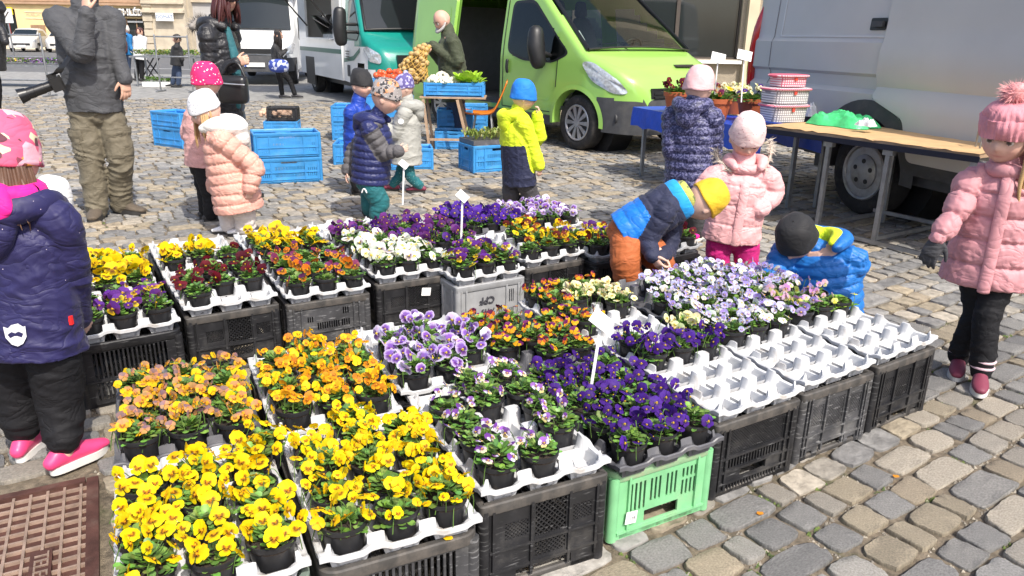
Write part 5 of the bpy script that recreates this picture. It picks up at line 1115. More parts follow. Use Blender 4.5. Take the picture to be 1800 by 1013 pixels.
# ---- fabrics
f_pink = mfab('dusty_pink_nylon', (.54, .245, .265), rough=.6); f_pinkhat = mfab('pink_knit', (.66, .26, .30), crease=(11., .010, .5), wave=(60, .5, 'X')); f_pompink = mfab('pink_pompom', (.72, .33, .33))
f_blacktr = mfab('black_trouser_cloth', (.012, .012, .014), sheen=0., spec=.25); f_burg = mfab('burgundy_boot', (.19, .03, .06), crease=None, rough=.6); f_greyg = mfab('grey_glove', (.035, .035, .04))
f_lightpink = mfab('light_pink_nylon', (.74, .39, .39), rough=.6); f_palehat = mfab('pale_pink_hat', (.80, .58, .56), crease=(11., .010, .5), dots=[((.55, .2, .25), 48, .16, 'dot')]); f_mag = mfab('magenta_trousers', (.52, .008, .17)); f_fur = mfab('beige_fur', (.48, .41, .34))
f_orange = mfab('rust_orange_trousers', (.44, .115, .03)); f_yelhat = mfab('mustard_hat', (.80, .47, .02), crease=(11., .010, .5)); f_navy = mfab('navy_softshell', (.018, .022, .055)); f_blue = mfab('bright_blue_nylon', (.01, .17, .62), rough=.4); f_cyan = mfab('sky_blue_lining', (.01, .30, .70)); f_olive = mfab('green_striped_scarf', (.45, .46, .10), wave=(30, 1, 'Z'), dots=[((.14, .17, .06), 26, .42, 'cell')])
f_blackhat = mfab('black_knit', (.014, .014, .016), crease=(11., .010, .5)); f_neon = mfab('neon_yellow_lining', (.66, .80, .02)); f_bluep = mfab('blue_puffer', (.008, .15, .50), rough=.52); f_white = mfab('white_cloth', (.78, .78, .78)); f_greyw = mfab('pale_grey_mitten', (.5, .49, .48))
f_floral = mfab('navy_floral_nylon', (.022, .024, .08), dots=[((.32, .32, .50), 55, .30, 'ring'), ((.20, .16, .34), 40, .35, 'cell')], rough=.5); f_floral = mfab('navy_floral_nylon', (.022, .024, .08), dots=[((.12, .12, .24), 95, .42, 'cell')], rough=.5)
f_rosehat = mfab('rose_beanie', (.74, .45, .46), crease=(11., .010, .5)); f_bluehat = mfab('cobalt_beanie', (.01, .19, .66), crease=(11., .010, .5)); f_ynavy = mfab('dark_navy_shell', (.012, .016, .05)); f_char = mfab('charcoal_trousers', (.05, .048, .055))
f_pathat = mfab('patterned_grey_beanie', (.32, .29, .28), crease=(11., .010, .5), dots=[((.62, .28, .13), 26, .25, 'cell'), ((.04, .04, .045), 48, .30, 'cell'), ((.75, .73, .70), 55, .17, 'dot')]); f_nvest = mfab('navy_puffer_vest', (.014, .02, .10), rough=.5); f_gsl = mfab('grey_sleeve', (.10, .095, .10)); f_teal = mfab('teal_trousers', (.008, .12, .135)); f_tealdot = mfab('dotted_teal_leggings', (.01, .13, .15), dots=[((.35, .5, .5), 60, .18, 'dot')]); f_red = mfab('red_lining', (.62, .06, .05))
f_royal = mfab('royal_blue_jacket', (.01, .05, .36), rough=.45); f_purhat = mfab('violet_patterned_hat', (.10, .08, .25), crease=(11., .010, .5), dots=[((.40, .38, .58), 40, .38, 'cell')]); f_gcoat = mfab('stone_grey_parka', (.36, .36, .33)); f_creamfur = mfab('cream_fleece', (.72, .62, .42))
f_polka = mfab('pink_polka_hat', (.70, .015, .14), crease=(11., .010, .5), dots=[((.82, .75, .78), 38, .22, 'dot')]); f_fuzzy = mfab('fuzzy_pink_fleece', (.66, .36, .34), bump=.8, bscale=140, bdist=.006); f_salmon = mfab('salmon_nylon', (.68, .35, .275), rough=.58); f_speck = mfab('speckled_white_hat', (.74, .74, .76), crease=(11., .010, .5), dots=[((.20, .22, .28), 62, .24, 'dot')]); f_whitefur = mfab('white_plush', (.80, .77, .72), bump=.7, bscale=120, bdist=.006); f_offtr = mfab('off_white_trousers', (.66, .60, .56))
f_bcoat = mfab('black_quilted_coat', (.016, .016, .019), rough=.45); f_tealsw = mfab('teal_sweater', (.02, .12, .14)); f_leather = mfab('black_leather', (.015, .015, .016), crease=None, rough=.3, bump=.1); f_fleece = mfab('charcoal_fleece', (.060, .062, .068), bump=.4, bscale=260); f_khaki = mfab('khaki_cargo', (.145, .125, .085)); f_hik = mfab('brown_hiking_shoe', (.10, .078, .055))
f_navygirl = mfab('navy_dotted_softshell', (.015, .013, .075), dots=[((.6, .5, .6), 30, .05, 'dot')], rough=.6); f_hotpink = mfab('hot_pink_fleece', (.80, .008, .26)); f_charhat = mfab('pink_patterned_beanie', (.72, .10, .20), crease=(11., .010, .5), dots=[((.75, .32, .05), 21, .20, 'cell'), ((.72, .60, .40), 30, .16, 'cell'), ((.12, .03, .05), 44, .10, 'cell'), ((.80, .40, .48), 17, .20, 'cell')]); f_pshoe = mfab('pink_sneaker', (.80, .06, .20), crease=None, rough=.4)
f_ojack = mfab('olive_jacket', (.050, .060, .032)); f_dkgrey = mfab('dark_grey_cloth', (.035, .035, .038)); f_bluej = mfab('blue_jacket', (.01, .15, .38)); f_jeans = mfab('dark_jeans', (.03, .05, .10))
h_blond = mfab('blond_hair', (.46, .29, .13), crease=None, rough=.4, wave=(40, 3, 'Z')); h_brown = mfab('brown_hair', (.12, .06, .035), crease=None, rough=.4); h_red = mfab('dark_red_hair', (.060, .014, .013), crease=None, rough=.35); h_dark = mfab('dark_hair', (.015, .011, .010), crease=None, rough=.35); h_grey = mfab('grey_beard', (.50, .47, .44), crease=None)
m_logo = M('reflective_print', (.75, .76, .78), .4, .05, 10, 0); m_lens = M('lens_black', (.012, .012, .013), .3, .1, 10, .1); m_shades = M('sunglass_lens', (.02, .008, .008), .08, 0, 1, 0)
UPV = V((0, 0, 1))
# ---- girl in dusty pink with pompom hat, at right
person.hspec = {}
fr = frame_of(-140, -12, 3)
p = person('girl in dusty pink quilted coat and pompom hat walking at right', 3.18, -122, (1773, 238), (1775, 303), (1745, 432), [(1, (1676, 380, -.02), (1650, 418, -.06)), (-1, (1838, 385, .0), (1842, 440, -.02))], [(1, (1716, 550, .02), (1694, 592, .06)), (-1, (1735, 555, -.08), (1729, 634, -.10))], .245, fr, sw=.125, chest=(.145, .115), waist=(.15, .12), hips=(.16, .13), hem=.175, flare=1.16, top_m=f_pink, bot_m=f_blacktr, quilt=(.105, .012), wr=(.003, 60), slr=(.060, .050, .046), legr=(.066, .056, .052), shoe_m=f_burg, sole_m=m_solew, footL=.185, boot=.075, shoe_h=.06, toe=(-120, -118), hat=dict(mat=f_pinkhat, zb=.06, top=.60, fold=.30, rib=30, pom=f_pompink, slouch=(0, .05)), seed=3, bodyvox=.005, vox=.006)
hair(p.H, p.hh, p.fr, [(-112, -62, .0, 1.15, .03, 16)], h_blond, p.t, 4, w=.045)
mb = MB(); w_ = p.A[0][3]; d = (w_-p.A[0][2]).normalized(); P_, F_h = hand(w_, V((-.35, -.1, -.9)), V((.5, .5, .1)), V((-.5, -.7, 0)), .165, 30); g = MB(); g.v = [tuple(q) for q in P_.tolist()]; g.f = F_h; g.m = [0]*len(F_h); g.c = [(1, 1, 1)]*len(g.v); g.build('glove', f_greyg, p.t, 179, True)
mb = MB()
for k in range(5):
    q = p.PL+(p.N-p.PL)*(.0+k*.19)+p.fwd*(.125 if k < 4 else .11)
    mb.sphere(q, .008, 8, 6)
mb.build('button', f_pink, p.t, 60, True)
mb = MB(); mb.tube([p.PL-p.up*.17+p.fwd*.158, p.PL+p.fwd*.138, p.PL+(p.N-p.PL)*.45+p.fwd*.128, p.PL+(p.N-p.PL)*.78+p.fwd*.118, p.N+p.fwd*.066+p.up*.01], [(.024, .009)]*5, 8, 5, p.side, 2); mb.build('zip_placket', f_pink, p.t, 60, True)
mb = MB(); mb.tube([p.N+V((.07*math.cos(a), .07*math.sin(a), .012)) for a in np.linspace(0, 6.0, 12)], [(.03, .032)]*12, 8, 3, None, 2); mb.build('collar', f_pink, p.t, 60, True)
for i, (sg, h_, k_, a_) in enumerate(p.LG):
    mb = MB()
    for z in (.02, .05): mb.tube([a_+V((.045*math.cos(a), .045*math.sin(a), z)) for a in np.linspace(R(-210), R(-30), 9)], .006, 6, 2)
    mb.build('boot_strap', M('pink_strap', (.7, .5, .55), .6, 0, 1, 0), p.t, 60, True)
# ---- girl in light pink jacket and magenta trousers
fr = frame_of(-92, -30, 0)
p = person('girl in light pink padded jacket and magenta trousers looking down at the flowers', 4.55, -95, (1312, 243), (1308, 298), (1288, 402), [(1, (1236, 330, -.02), (1243, 348, -.12)), (-1, (1362, 338, .0), (1335, 368, -.08))], [(1, (1262, 462, -.02), (1265, 520, .0)), (-1, (1312, 462, -.02), (1318, 520, .0))], .225, fr, sw=.135, chest=(.155, .115), waist=(.16, .12), hips=(.165, .125), hem=.075, flare=1.06, top_m=f_lightpink, bot_m=f_mag, quilt=(.12, .007), wr=(.006, 50), slr=(.068, .062, .055), legr=(.085, .07, .065), shoe_m=f_white, footL=.17, hat=dict(mat=f_palehat, zb=.04, top=.66, fold=.0, rx=.44, slouch=(0, -.06)), seed=5, k=1.05, bodyvox=.005, vox=.0065)
hd_ = hood(p, .045, .10, .10, f_lightpink, 'hood', hgt=.02); furs('fur_trim', [p.N+p.side*.17*k+p.up*z-p.fwd*y for k, z, y in ((.55, .0, -.07), (.95, .05, .02), (1.0, .10, .08))], .016, f_fur, p.t, 3, 220, .05); furs('fur_trim', [p.N-p.side*.17*k+p.up*z-p.fwd*y for k, z, y in ((.6, .02, -.07), (.85, .10, .02), (.8, .17, .08))], .012, f_fur, p.t, 6, 160, .045)
mb = MB(); mb.tube([p.PL-p.up*.07+p.fwd*.135, p.PL+(p.N-p.PL)*.35+p.fwd*.13, p.PL+(p.N-p.PL)*.72+p.fwd*.12, p.N+p.fwd*.06], [(.026, .009)]*4, 8, 5, p.side, 2); mb.build('zip_placket', f_lightpink, p.t, 60, True)
mb = MB(); mb.tube([p.N+V((.075*math.cos(a), .075*math.sin(a), .01)) for a in np.linspace(0, 6.0, 12)], [(.028, .03)]*12, 8, 3, None, 2); mb.build('collar', f_lightpink, p.t, 60, True)
# ---- bending boy
rt = V((.15, -.62, -.25)).normalized(); upv = V((.86, -.05, .50)); fw = upv.cross(rt).normalized(); upv = rt.cross(fw).normalized(); fw = upv.cross(rt)
person.hspec = {0: ((.5, -.3, -.75), (.5, .4, .2), (.3, -.9, .3), 38), 1: ((.3, -.2, -.9), (-.4, -.4, .1), (.3, -.8, .3), 30)}
p = person('boy in navy and blue jacket bending over the flowers in a mustard beanie', 3.9, -25, (1236, 354), (1194, 350), (1108, 402), [(1, (1138, 425, -.10), (1147, 449, -.16)), (-1, (1175, 440, .06), (1162, 452, -.10))], [(1, (1100, 462, -.10), (1112, 540, -.02)), (-1, (1160, 462, .0), (1168, 540, .10))], .215, (rt, fw, upv), sw=.115, chest=(.13, .115), waist=(.13, .12), hips=(.125, .115), hem=.055, flare=1.05, tmats=[f_navy, f_blue, f_cyan], bot_m=f_orange, quilt=(.07, .004), wr=(.004, 55), slr=(.055, .050, .043), legr=(.088, .078, .072), matf=lambda l, f, c: 0 if l > 0 else (1 if f < .52 else 0), shoe_m=f_char, footL=.17, hat=dict(mat=f_yelhat, zb=.0, top=.62, slouch=(0, -.03)), seed=8, k=1.04, bodyvox=.005, vox=.006, handL=.13)
N = p.N; mb = MB(); c = N+p.up*.0; ax = p.up
for (nm, mt, r_, w2, off) in (('hood', f_cyan, .088, (.046, .016), -.012), ('hood_shell', f_navy, .100, (.045, .018), -.055), ('scarf', f_olive, .066, (.034, .016), .035)):
    mb = MB(); s1 = p.up.cross(V((0, 1, 0))).normalized(); s2 = p.up.cross(s1); mb.tube([N+p.up*off+(s1*math.cos(a)+s2*math.sin(a))*r_*(1.1 if nm == 'hood' else 1) for a in np.linspace(0, 6.1, 16)], [w2]*16, 10, 2, p.up, 2); mb.build(nm, mt, p.t, 60, True)
# ---- crouching boy
fr = frame_of(-128, -42, 0)
p = person('crouching boy in blue puffer jacket and black knitted hat at the crates', 3.98, -118, (1400, 418), (1443, 437), (1452, 550), [(1, (1350, 495, -.02), (1378, 520, -.16)), (-1, (1482, 505, .0), (1440, 530, -.16))], [(1, (1385, 560, -.22), (1400, 640, -.05)), (-1, (1455, 565, -.2), (1460, 640, -.02))], .225, fr, sw=.155, chest=(.165, .13), waist=(.18, .15), hips=(.17, .15), hem=.04, flare=1.05, top_m=f_bluep, bot_m=f_char, quilt=(.06, .009), wr=(.003, 50), slr=(.068, .062, .05), shoe_m=f_char, legr=(.09, .075, .065), hat=dict(mat=f_blackhat, zb=-.05, top=.58, rx=.43, ry=.48), seed=11, k=1.12, bodyvox=.005, vox=.0065)
hood(p, .052, .125, .07, f_bluep, 'hood', hgt=.035); hood(p, .038, .088, .03, f_neon, 'hood_lining', hgt=.055)
mb = MB(); c = px(1383, 492, 3.82); mb.sphere(c, (.052, .048, .05), 18, 12); mb.tube([c+V((-.03, -.02, 0)), c+V((-.055, -.03, .025))], .018, 8); mb.build('mitten', f_greyw, p.t, 60, True)
# ---- child with rose beanie seen from behind
fr = frame_of(48, -8, 0)
p = person('child in navy floral puffer and rose beanie standing at the blue table', 5.6, 58, (1228, 152), (1218, 192), (1208, 318), [(1, (1256, 262, -.02), (1252, 300, .10)), (-1, (1178, 262, .0), (1190, 300, .12))], [(1, (1222, 370), (1226, 424)), (-1, (1196, 370, .04), (1200, 420, .1))], .235, fr, sw=.145, chest=(.165, .12), waist=(.165, .12), hips=(.165, .125), hem=.04, flare=1.06, top_m=f_floral, bot_m=f_dkgrey, quilt=(.065, .008), wr=(.003, 50), slr=(.065, .058, .05), legr=(.08, .062, .055), shoe_m=f_hotpink, sole_m=m_solew, hat=dict(mat=f_rosehat, zb=-.10, top=.60, rx=.42, tilt=.1), seed=14, k=1.08, eyes=False, bodyvox=.006)
hood(p, .055, .105, .13, f_floral, 'hood', hgt=.01)
# ---- boy with cobalt beanie
fr = frame_of(5, -5, 0)
person.hspec = {0: ((.1, -.15, -1), (-.5, .6, 0), (.9, 0, 0), 25), 1: ((.25, -.2, .8), (-.8, .1, .1), (0, -.8, .2), 45)}
p = person('boy in neon yellow and navy jacket with cobalt beanie, hand at his mouth', 6.85, 32, (920, 170), (904, 206), (911, 300), [(1, (936, 258, -.10), (948, 291, -.12)), (-1, (948, 245, .12), (944, 203, .06))], [(1, (932, 345, -.02), (936, 395, .0)), (-1, (897, 345, .03), (899, 392, .06))], .215, fr, sw=.13, chest=(.155, .11), waist=(.16, .115), hips=(.16, .12), hem=.11, flare=1.05, tmats=[f_ynavy, f_neon], bot_m=f_char, quilt=None, wr=(.008, 45), slr=(.062, .056, .048), legr=(.085, .068, .06), matf=lambda l, f, c: 1 if l > 0 else (1 if f > .62 else 0), shoe_m=f_dkgrey, hat=dict(mat=f_bluehat, zb=-.10, top=.62, slouch=(0, -.05)), seed=17, k=1.16, eyes=False, bodyvox=.006, vox=.0065)
hood(p, .05, .10, .12, f_neon, 'hood', hgt=.0)
mb = MB(); mb.tube([p.N+p.side*.07*math.cos(a)+p.fwd*.07*math.sin(a)+p.up*.025 for a in np.linspace(0, 6.1, 12)], .022, 8, 2, None, 2); mb.build('collar', f_gsl, p.t, 60, True)
# ---- boy with patterned beanie, navy vest
fr = frame_of(-4, -10, 0)
person.hspec = {0: ((.9, .1, .3), (-.2, .9, 0), (0, 0, 1), 40), 1: ((-.15, -.2, -.95), (.6, .1, 0), (.6, -.6, 0), 20)}
p = person('boy in navy puffer vest and patterned grey beanie', 6.1, -8, (678, 172), (658, 212), (652, 310), [(1, (674, 268, -.12), (700, 266, -.16)), (-1, (622, 262, .10), (610, 300, .04))], [(1, (668, 355, -.06), (664, 410, -.06)), (-1, (650, 358, .06), (652, 408, .08))], .225, fr, sw=.125, chest=(.15, .13), waist=(.155, .14), hips=(.15, .135), hem=.05, flare=1.03, tmats=[f_nvest, f_gsl], bot_m=f_teal, quilt=(.055, .009), wr=(.003, 50), slr=(.058, .052, .045), legr=(.085, .07, .06), matf=lambda l, f, c: 1 if l > 0 and f > .10 else 0, shoe_m=f_dkgrey, hat=dict(mat=f_pathat, zb=.02, top=.60, rx=.44, tilt=-.05), seed=20, k=1.14, bodyvox=.006)
hood(p, .055, .105, .11, f_nvest, 'hood', hgt=-.005)
mb = MB(); mb.tube([p.N+p.side*.045*math.cos(a)+p.fwd*.06*math.sin(a)-p.fwd*.02+p.up*.035 for a in np.linspace(0, 6.1, 12)], .02, 8, 2, None, 2); mb.build('hood_lining', f_red, p.t, 60, True)
mb = MB(); mb.tube([p.N+p.side*.085+p.fwd*.05-p.up*.02, p.N+p.side*.11-p.up*.02, p.N+p.side*.115-p.fwd*.03-p.up*.06], [.045, .05, .04], 10, 3); mb.build('collar', f_gsl, p.t, 60, True)
mb = MB(); mb.tube([p.PL+p.side*.157-p.up*.075+p.fwd*.02*k-V((0, 0, .03*abs(k)**2)) for k in np.linspace(-1, 1, 7)], .006, 6, 2); mb.build('pocket_trim', f_white, p.t, 60, True)
# ---- boy with black hat behind
fr = frame_of(-38, -4, 0)
p = person('boy in royal blue jacket and black hat, left of the three children', 7.1, -20, (636, 150), (628, 186), (628, 268), [(1, (618, 232, -.06), (612, 262, -.04)), (-1, (650, 235, .1), (655, 258, .1))], [(1, (626, 306, -.02), (628, 338, .0)), (-1, (640, 306, .08), (642, 336, .1))], .22, fr, sw=.12, chest=(.14, .11), waist=(.14, .115), hips=(.135, .11), hem=.04, top_m=f_royal, bot_m=f_blacktr, quilt=(.08, .005), slr=(.056, .05, .045), shoe_m=f_char, footL=.18, hat=dict(mat=f_blackhat, zb=.0, top=.64, slouch=(0, -.14)), seed=23, k=1.06, bodyvox=.006, vox=.009)
# ---- girl in grey parka
fr = frame_of(-158, -6, 0)
p = person('girl in stone grey parka with cream fleece hood and violet hat', 7.25, 178, (710, 155), (716, 190), (714, 262), [(1, (700, 240, .10), (690, 215, .02)), (-1, (696, 238, -.12), (682, 225, -.10))], [(1, (702, 310, .06), (692, 344, .06)), (-1, (722, 312, -.04), (738, 344, .0))], .20, fr, sw=.115, chest=(.14, .12), waist=(.15, .13), hips=(.155, .14), hem=.13, flare=1.1, top_m=f_gcoat, bot_m=f_tealdot, wr=(.006, 40), slr=(.06, .056, .048), legr=(.06, .05, .045), shoe_m=f_burg, hat=dict(mat=f_purhat, zb=.0, top=.62, slouch=(0, -.10)), seed=26, k=1.05, bodyvox=.006, vox=.009)
hood(p, .052, .10, .12, f_gcoat, 'hood', hgt=.0)
mb = MB(); mb.tube([p.N+p.side*.085*math.cos(a)+p.fwd*(.085*math.sin(a)+.01)+p.up*(.035+.02*math.sin(a)) for a in np.linspace(-.6, 3.8, 12)], .026, 8, 2, None, 2); mb.build('fleece_lining', f_creamfur, p.t, 60, True)
mb = MB(); mb.lathe([(.028, 0), (.026, .004)], 16, Matrix.Translation(p.A[1][1]+(p.A[1][2]-p.A[1][1])*.35+V((0, -.064, .0)))@Matrix.Rotation(R(90), 4, 'X')); mb.build('sleeve_badge', f_white, p.t, 60, True)
mb = MB(); q = p.H+(p.fr[2]*.55-p.fr[1]*.16)*p.hh; mb.sphere(q, (.03, .05, .045), 12, 8); mb.build('hat_knot', f_purhat, p.t, 60, True)
# ---- polka dot girl
fr = frame_of(35, 0, 0)
p = person('girl in pink polka-dot hat and fuzzy pink fleece behind the salmon jacket', 5.95, 25, (363, 142), (352, 182), (356, 285), [(1, (362, 235, -.1), (366, 275, -.08)), (-1, (330, 232, .04), (340, 258, .08))], [(1, (370, 345, -.04), (374, 405, -.04)), (-1, (362, 345, .05), (366, 400, .08))], .215, fr, sw=.115, chest=(.14, .115), waist=(.145, .12), hips=(.14, .115), hem=.02, top_m=f_fuzzy, bot_m=f_blacktr, wr=(.007, 55), slr=(.06, .055, .048), legr=(.075, .06, .055), shoe_m=f_dkgrey, hat=dict(mat=f_polka, zb=-.12, top=.60, slouch=(0, -.02)), seed=29, k=1.12, eyes=False, bodyvox=.006)
# ---- salmon jacket girl
fr = frame_of(-150, -20, 4)
person.hspec = {1: ((-.15, -.1, -.95), (-.4, .6, 0), (-.8, -.2, 0), 30)}
p = person('girl in salmon quilted jacket with white speckled hat and plush hood', 5.5, -170, (362, 196), (388, 230), (412, 330), [(1, (380, 300, .15), (376, 330, .15)), (-1, (448, 292, -.10), (440, 330, -.14))], [(1, (402, 375, .05), (404, 402, .05)), (-1, (430, 378, -.02), (432, 405, .0))], .23, fr, sw=.125, chest=(.16, .145), waist=(.175, .155), hips=(.185, .165), hem=.17, flare=1.05, top_m=f_salmon, bot_m=f_offtr, quilt=(.075, .010), wr=(.004, 55), slr=(.072, .068, .055), legr=(.085, .075, .07), shoe_m=f_white, hat=dict(mat=f_speck, zb=.05, top=.64, slouch=(0, -.08)), seed=32, k=1.04, bodyvox=.005, vox=.0075)
hood(p, .07, .11, .12, f_whitefur, 'hood', hgt=.02); hair(p.H, p.hh, p.fr, [(40, 110, -.1, .85, .02, 16)], h_blond, p.t, 9, w=.04); hair(p.H, p.hh, p.fr, [(-110, -60, -.1, .7, .02, 8)], h_blond, p.t, 10, w=.04)
# ---- woman in black coat
fr = frame_of(-25, -4, 0)
person.hspec = {0: ((.85, -.1, .35), (.3, .9, 0), (.1, 0, 1), 75)}
p = person('woman in black hooded coat and sunglasses with a black handbag', 6.75, -15, (395, -2), (386, 48), (392, 186), [(1, (372, 132, -.16), (416, 112, -.22)), (-1, (408, 125, .16), (424, 140, .06))], [(1, (400, 270, -.04), (408, 345, -.06)), (-1, (412, 270, .08), (432, 345, .1))], .235, fr, sw=.17, chest=(.19, .15), waist=(.18, .15), hips=(.19, .16), hem=.34, flare=1.05, top_m=f_bcoat, bot_m=f_dkgrey, quilt=(.085, .007), wr=(.006, 40), slr=(.075, .066, .055), legr=(.09, .07, .06), shoe_m=f_leather, footL=.25, kid=0., hat=None, seed=35, skin=SKIN, bodyvox=.007, vox=.010, handL=.17, neckr=.052, topname='coat', torso_pts=[(398, 262), (396, 205), (392, 140), (388, 92), (386, 58), (386, 46)])
hair(p.H, p.hh, p.fr, [(70, 290, .30, 1.15, .16, 60), (35, 75, .36, 1.05, .10, 14), (285, 325, .36, 1.05, .10, 14), (0, 360, .44, .45, .0, 30)], h_red, p.t, 12, w=.075)
furs('fur_trim', [p.N-p.fwd*.19+p.side*.10+V((0, 0, .0)), p.N-p.fwd*.20+V((0, 0, .05)), p.N-p.fwd*.17-p.side*.1+V((0, 0, .05))], .045, mfab('grey_fur', (.25, .23, .21)), p.t, 8, 420, .07); hood(p, .06, .12, .16, f_bcoat, 'hood')
mb = MB(); mb.tube([p.N+p.fwd*.09+p.side*.03+V((0, 0, -.02)), p.PL+(p.N-p.PL)*.6+p.fwd*.155+p.side*.02, p.PL+(p.N-p.PL)*.2+p.fwd*.16+p.side*.02, p.PL+p.fwd*.165+p.side*.02], [(.035, .03), (.05, .03), (.045, .03), (.03, .02)], 12, 4, p.side, 2); mb.build('sweater', f_tealsw, p.t, 60, True)
mb = MB()
for s in (-1, 1): mb.tube([p.H+(p.fr[0]*x*s+p.fr[1]*y+p.fr[2]*.0)*p.hh for x, y in ((.05, .46), (.16, .45), (.27, .36))], [(.06*p.hh, .085*p.hh)]*3, 8, 2, None, 2)
mb.build('sunglasses', m_shades, p.t, 60, True)
c = px(410, 158, 6.45); bag = thing('handbag', 'black leather handbag hanging on the arm of the woman in the black coat', 'handbag', c); mb = MB(); mb.box(c, (.25, .11, .23)); bo = mb.build('bag_body', f_leather, bag, None, True); bv = bo.modifiers.new('b', 'BEVEL'); bv.width = .045; bv.segments = 4; bo.data.shade_smooth()
mb = MB(); mb.tube([c+V((-.1, 0, .1)), c+V((-.03, .02, .2)), c+V((.05, .02, .21)), c+V((.11, 0, .1))], .012, 8, 4); mb.build('strap', f_leather, bag, 60, True)
mb = MB(); mb.tube([c+V((-.125, -.055, .06)), c+V((0, -.068, .05)), c+V((.12, -.075, .045))], .006, 6, 3); mb.build('zip', m_steel, bag, 60, True)
# ---- photographer
fr = frame_of(-35, 0, 0)
person.hspec = {0: ((-.1, .35, .9), (.35, .85, 0), (.9, 0, .3), 30), 1: ((.05, -.1, -1), (-.6, .4, 0), (.2, -.9, 0), 20)}
p = person('man in charcoal fleece and khaki cargo trousers with a hanging camera', 6.05, -62, (152, -24), (146, 22), (168, 188), [(1, (146, 96, -.26), (152, 22, -.26)), (-1, (205, 98, .02), (219, 138, -.02))], [(1, (160, 285, -.05), (172, 372, -.04)), (-1, (212, 278, .02), (214, 362, .12))], .24, fr, sw=.19, chest=(.215, .15), waist=(.215, .17), hips=(.205, .165), hem=.03, flare=1.02, top_m=f_fleece, bot_m=f_khaki, wr=(.010, 26), slr=(.085, .075, .058), legr=(.118, .10, .088), shoe_m=f_hik, footL=.29, shoe_h=.075, kid=0., hat=None, seed=38, skin=SKIN, bodyvox=.008, vox=.0085, handL=.19, neckr=.062, toe=(-75, -12), trhem=-.02, botwr=(.013, 24))
hair(p.H, p.hh, p.fr, [(0, 360, .40, .3, .0, 40)], h_grey, p.t, 15, w=.06)
for (sg, h_, k_, a_), n_ in ((p.LG[0], V((-.75, -.65, 0))), (p.LG[1], V((.8, -.6, 0)))):
    n_.normalize(); q = h_+(k_-h_)*.66; u_ = (h_-k_).normalized(); s_ = u_.cross(n_).normalized(); patch(p.bot, q+n_*.11, s_, u_, n_, (.085, .10, .12), .010, 'cargo_pocket', f_khaki, p.t); patch(p.bot, q+n_*.11+u_*.095, s_, u_, n_, (.092, .03, .12), .020, 'pocket_flap', f_khaki, p.t)
c = px(72, 157, 5.72); cm = thing('camera', 'black camera with long zoom lens hanging at the photographer\'s hip', 'camera', c); d = (px(45, 166, 5.66)-px(100, 147, 5.78)).normalized()
mb = MB(); q = px(98, 148, 5.78); s_ = d.cross(UPV).normalized(); u_ = s_.cross(d); Mx = Matrix((d, s_, u_)).transposed(); mb.box(q, (.07, .13, .10), Mx); mb.box(q+u_*.06, (.06, .06, .04), Mx); mb.box(q+s_*.05-d*.01, (.09, .035, .10), Mx); mb.build('camera_body', m_lens, cm, None, True)
mb = MB(); q2 = q+d*.03; mb.tube([q2, q2+d*.05, q2+d*.052, q2+d*.12, q2+d*.122, q2+d*.17, q2+d*.172, q2+d*.23], [.036, .036, .039, .039, .042, .042, .046, .056], 20, 1, None, 1); mb.build('zoom_lens', m_lens, cm, 30, True)
mb = MB(); mb.tube([q+u_*.06, px(108, 120, 5.74), px(130, 85, 5.80), px(150, 45, 5.85)], [(.022, .004)]*4, 6, 4, V((1, 0, .4)), 2); mb.build('strap', f_leather, cm, 60, True)
# ---- girl in navy at left
fr = frame_of(88, -10, 0)
person.hspec = {0: ((.1, .5, -.6), (-.9, .1, 0), (0, .3, 1), 25)}
p = person('girl in navy dotted softshell and pink patterned beanie seen from behind', 2.34, 80, (6, 276), (32, 362), (48, 545), [(1, (127, 468, .03), (137, 558, .12)), (-1, (-62, 480, .03), (-58, 575, .08))], [(1, (104, 700, .0), (114, 790, -.05)), (-1, (30, 690, .03), (42, 765, .03))], .235, fr, sw=.135, chest=(.155, .12), waist=(.16, .125), hips=(.165, .14), hem=.13, flare=1.10, top_m=f_navygirl, bot_m=f_blacktr, wr=(.0065, 38), slr=(.062, .056, .050), legr=(.085, .080, .064), shoe_m=f_pshoe, sole_m=m_solew, footL=.20, shoe_h=.062, toe=(62, 96), hat=dict(mat=f_charhat, zb=-.12, top=.62, rx=.44, tilt=.0), seed=41, eyes=False, bodyvox=.005, vox=.006, trhem=.05)
hd_ = hood(p, .05, .105, .15, f_navygirl, 'hood', hgt=-.01)
mb = MB(); N = p.N; mb.tube([N+p.side*.088*math.cos(a)+p.fwd*.085*math.sin(a)*.9-p.fwd*.035+p.up*(.05) for a in np.linspace(0, 6.28, 22)], [(.028, .034)]*22, 10, 2, None, 0); mb.build('hood_lining', f_hotpink, p.t, 60, True)
mb = MB(); mb.tube([N-p.fwd*.10+p.up*.075, N-p.fwd*.128+p.up*.03, N-p.fwd*.14-p.up*.025], [(.07, .03), (.10, .034), (.06, .02)], 14, 4, p.side, 2); mb.build('hood_lining', f_hotpink, p.t, 60, True)
hair(p.H, p.hh, p.fr, [(90, 270, -.18, .5, .05, 60), (100, 150, -.15, .7, .16, 16)], h_brown, p.t, 19, w=.032)
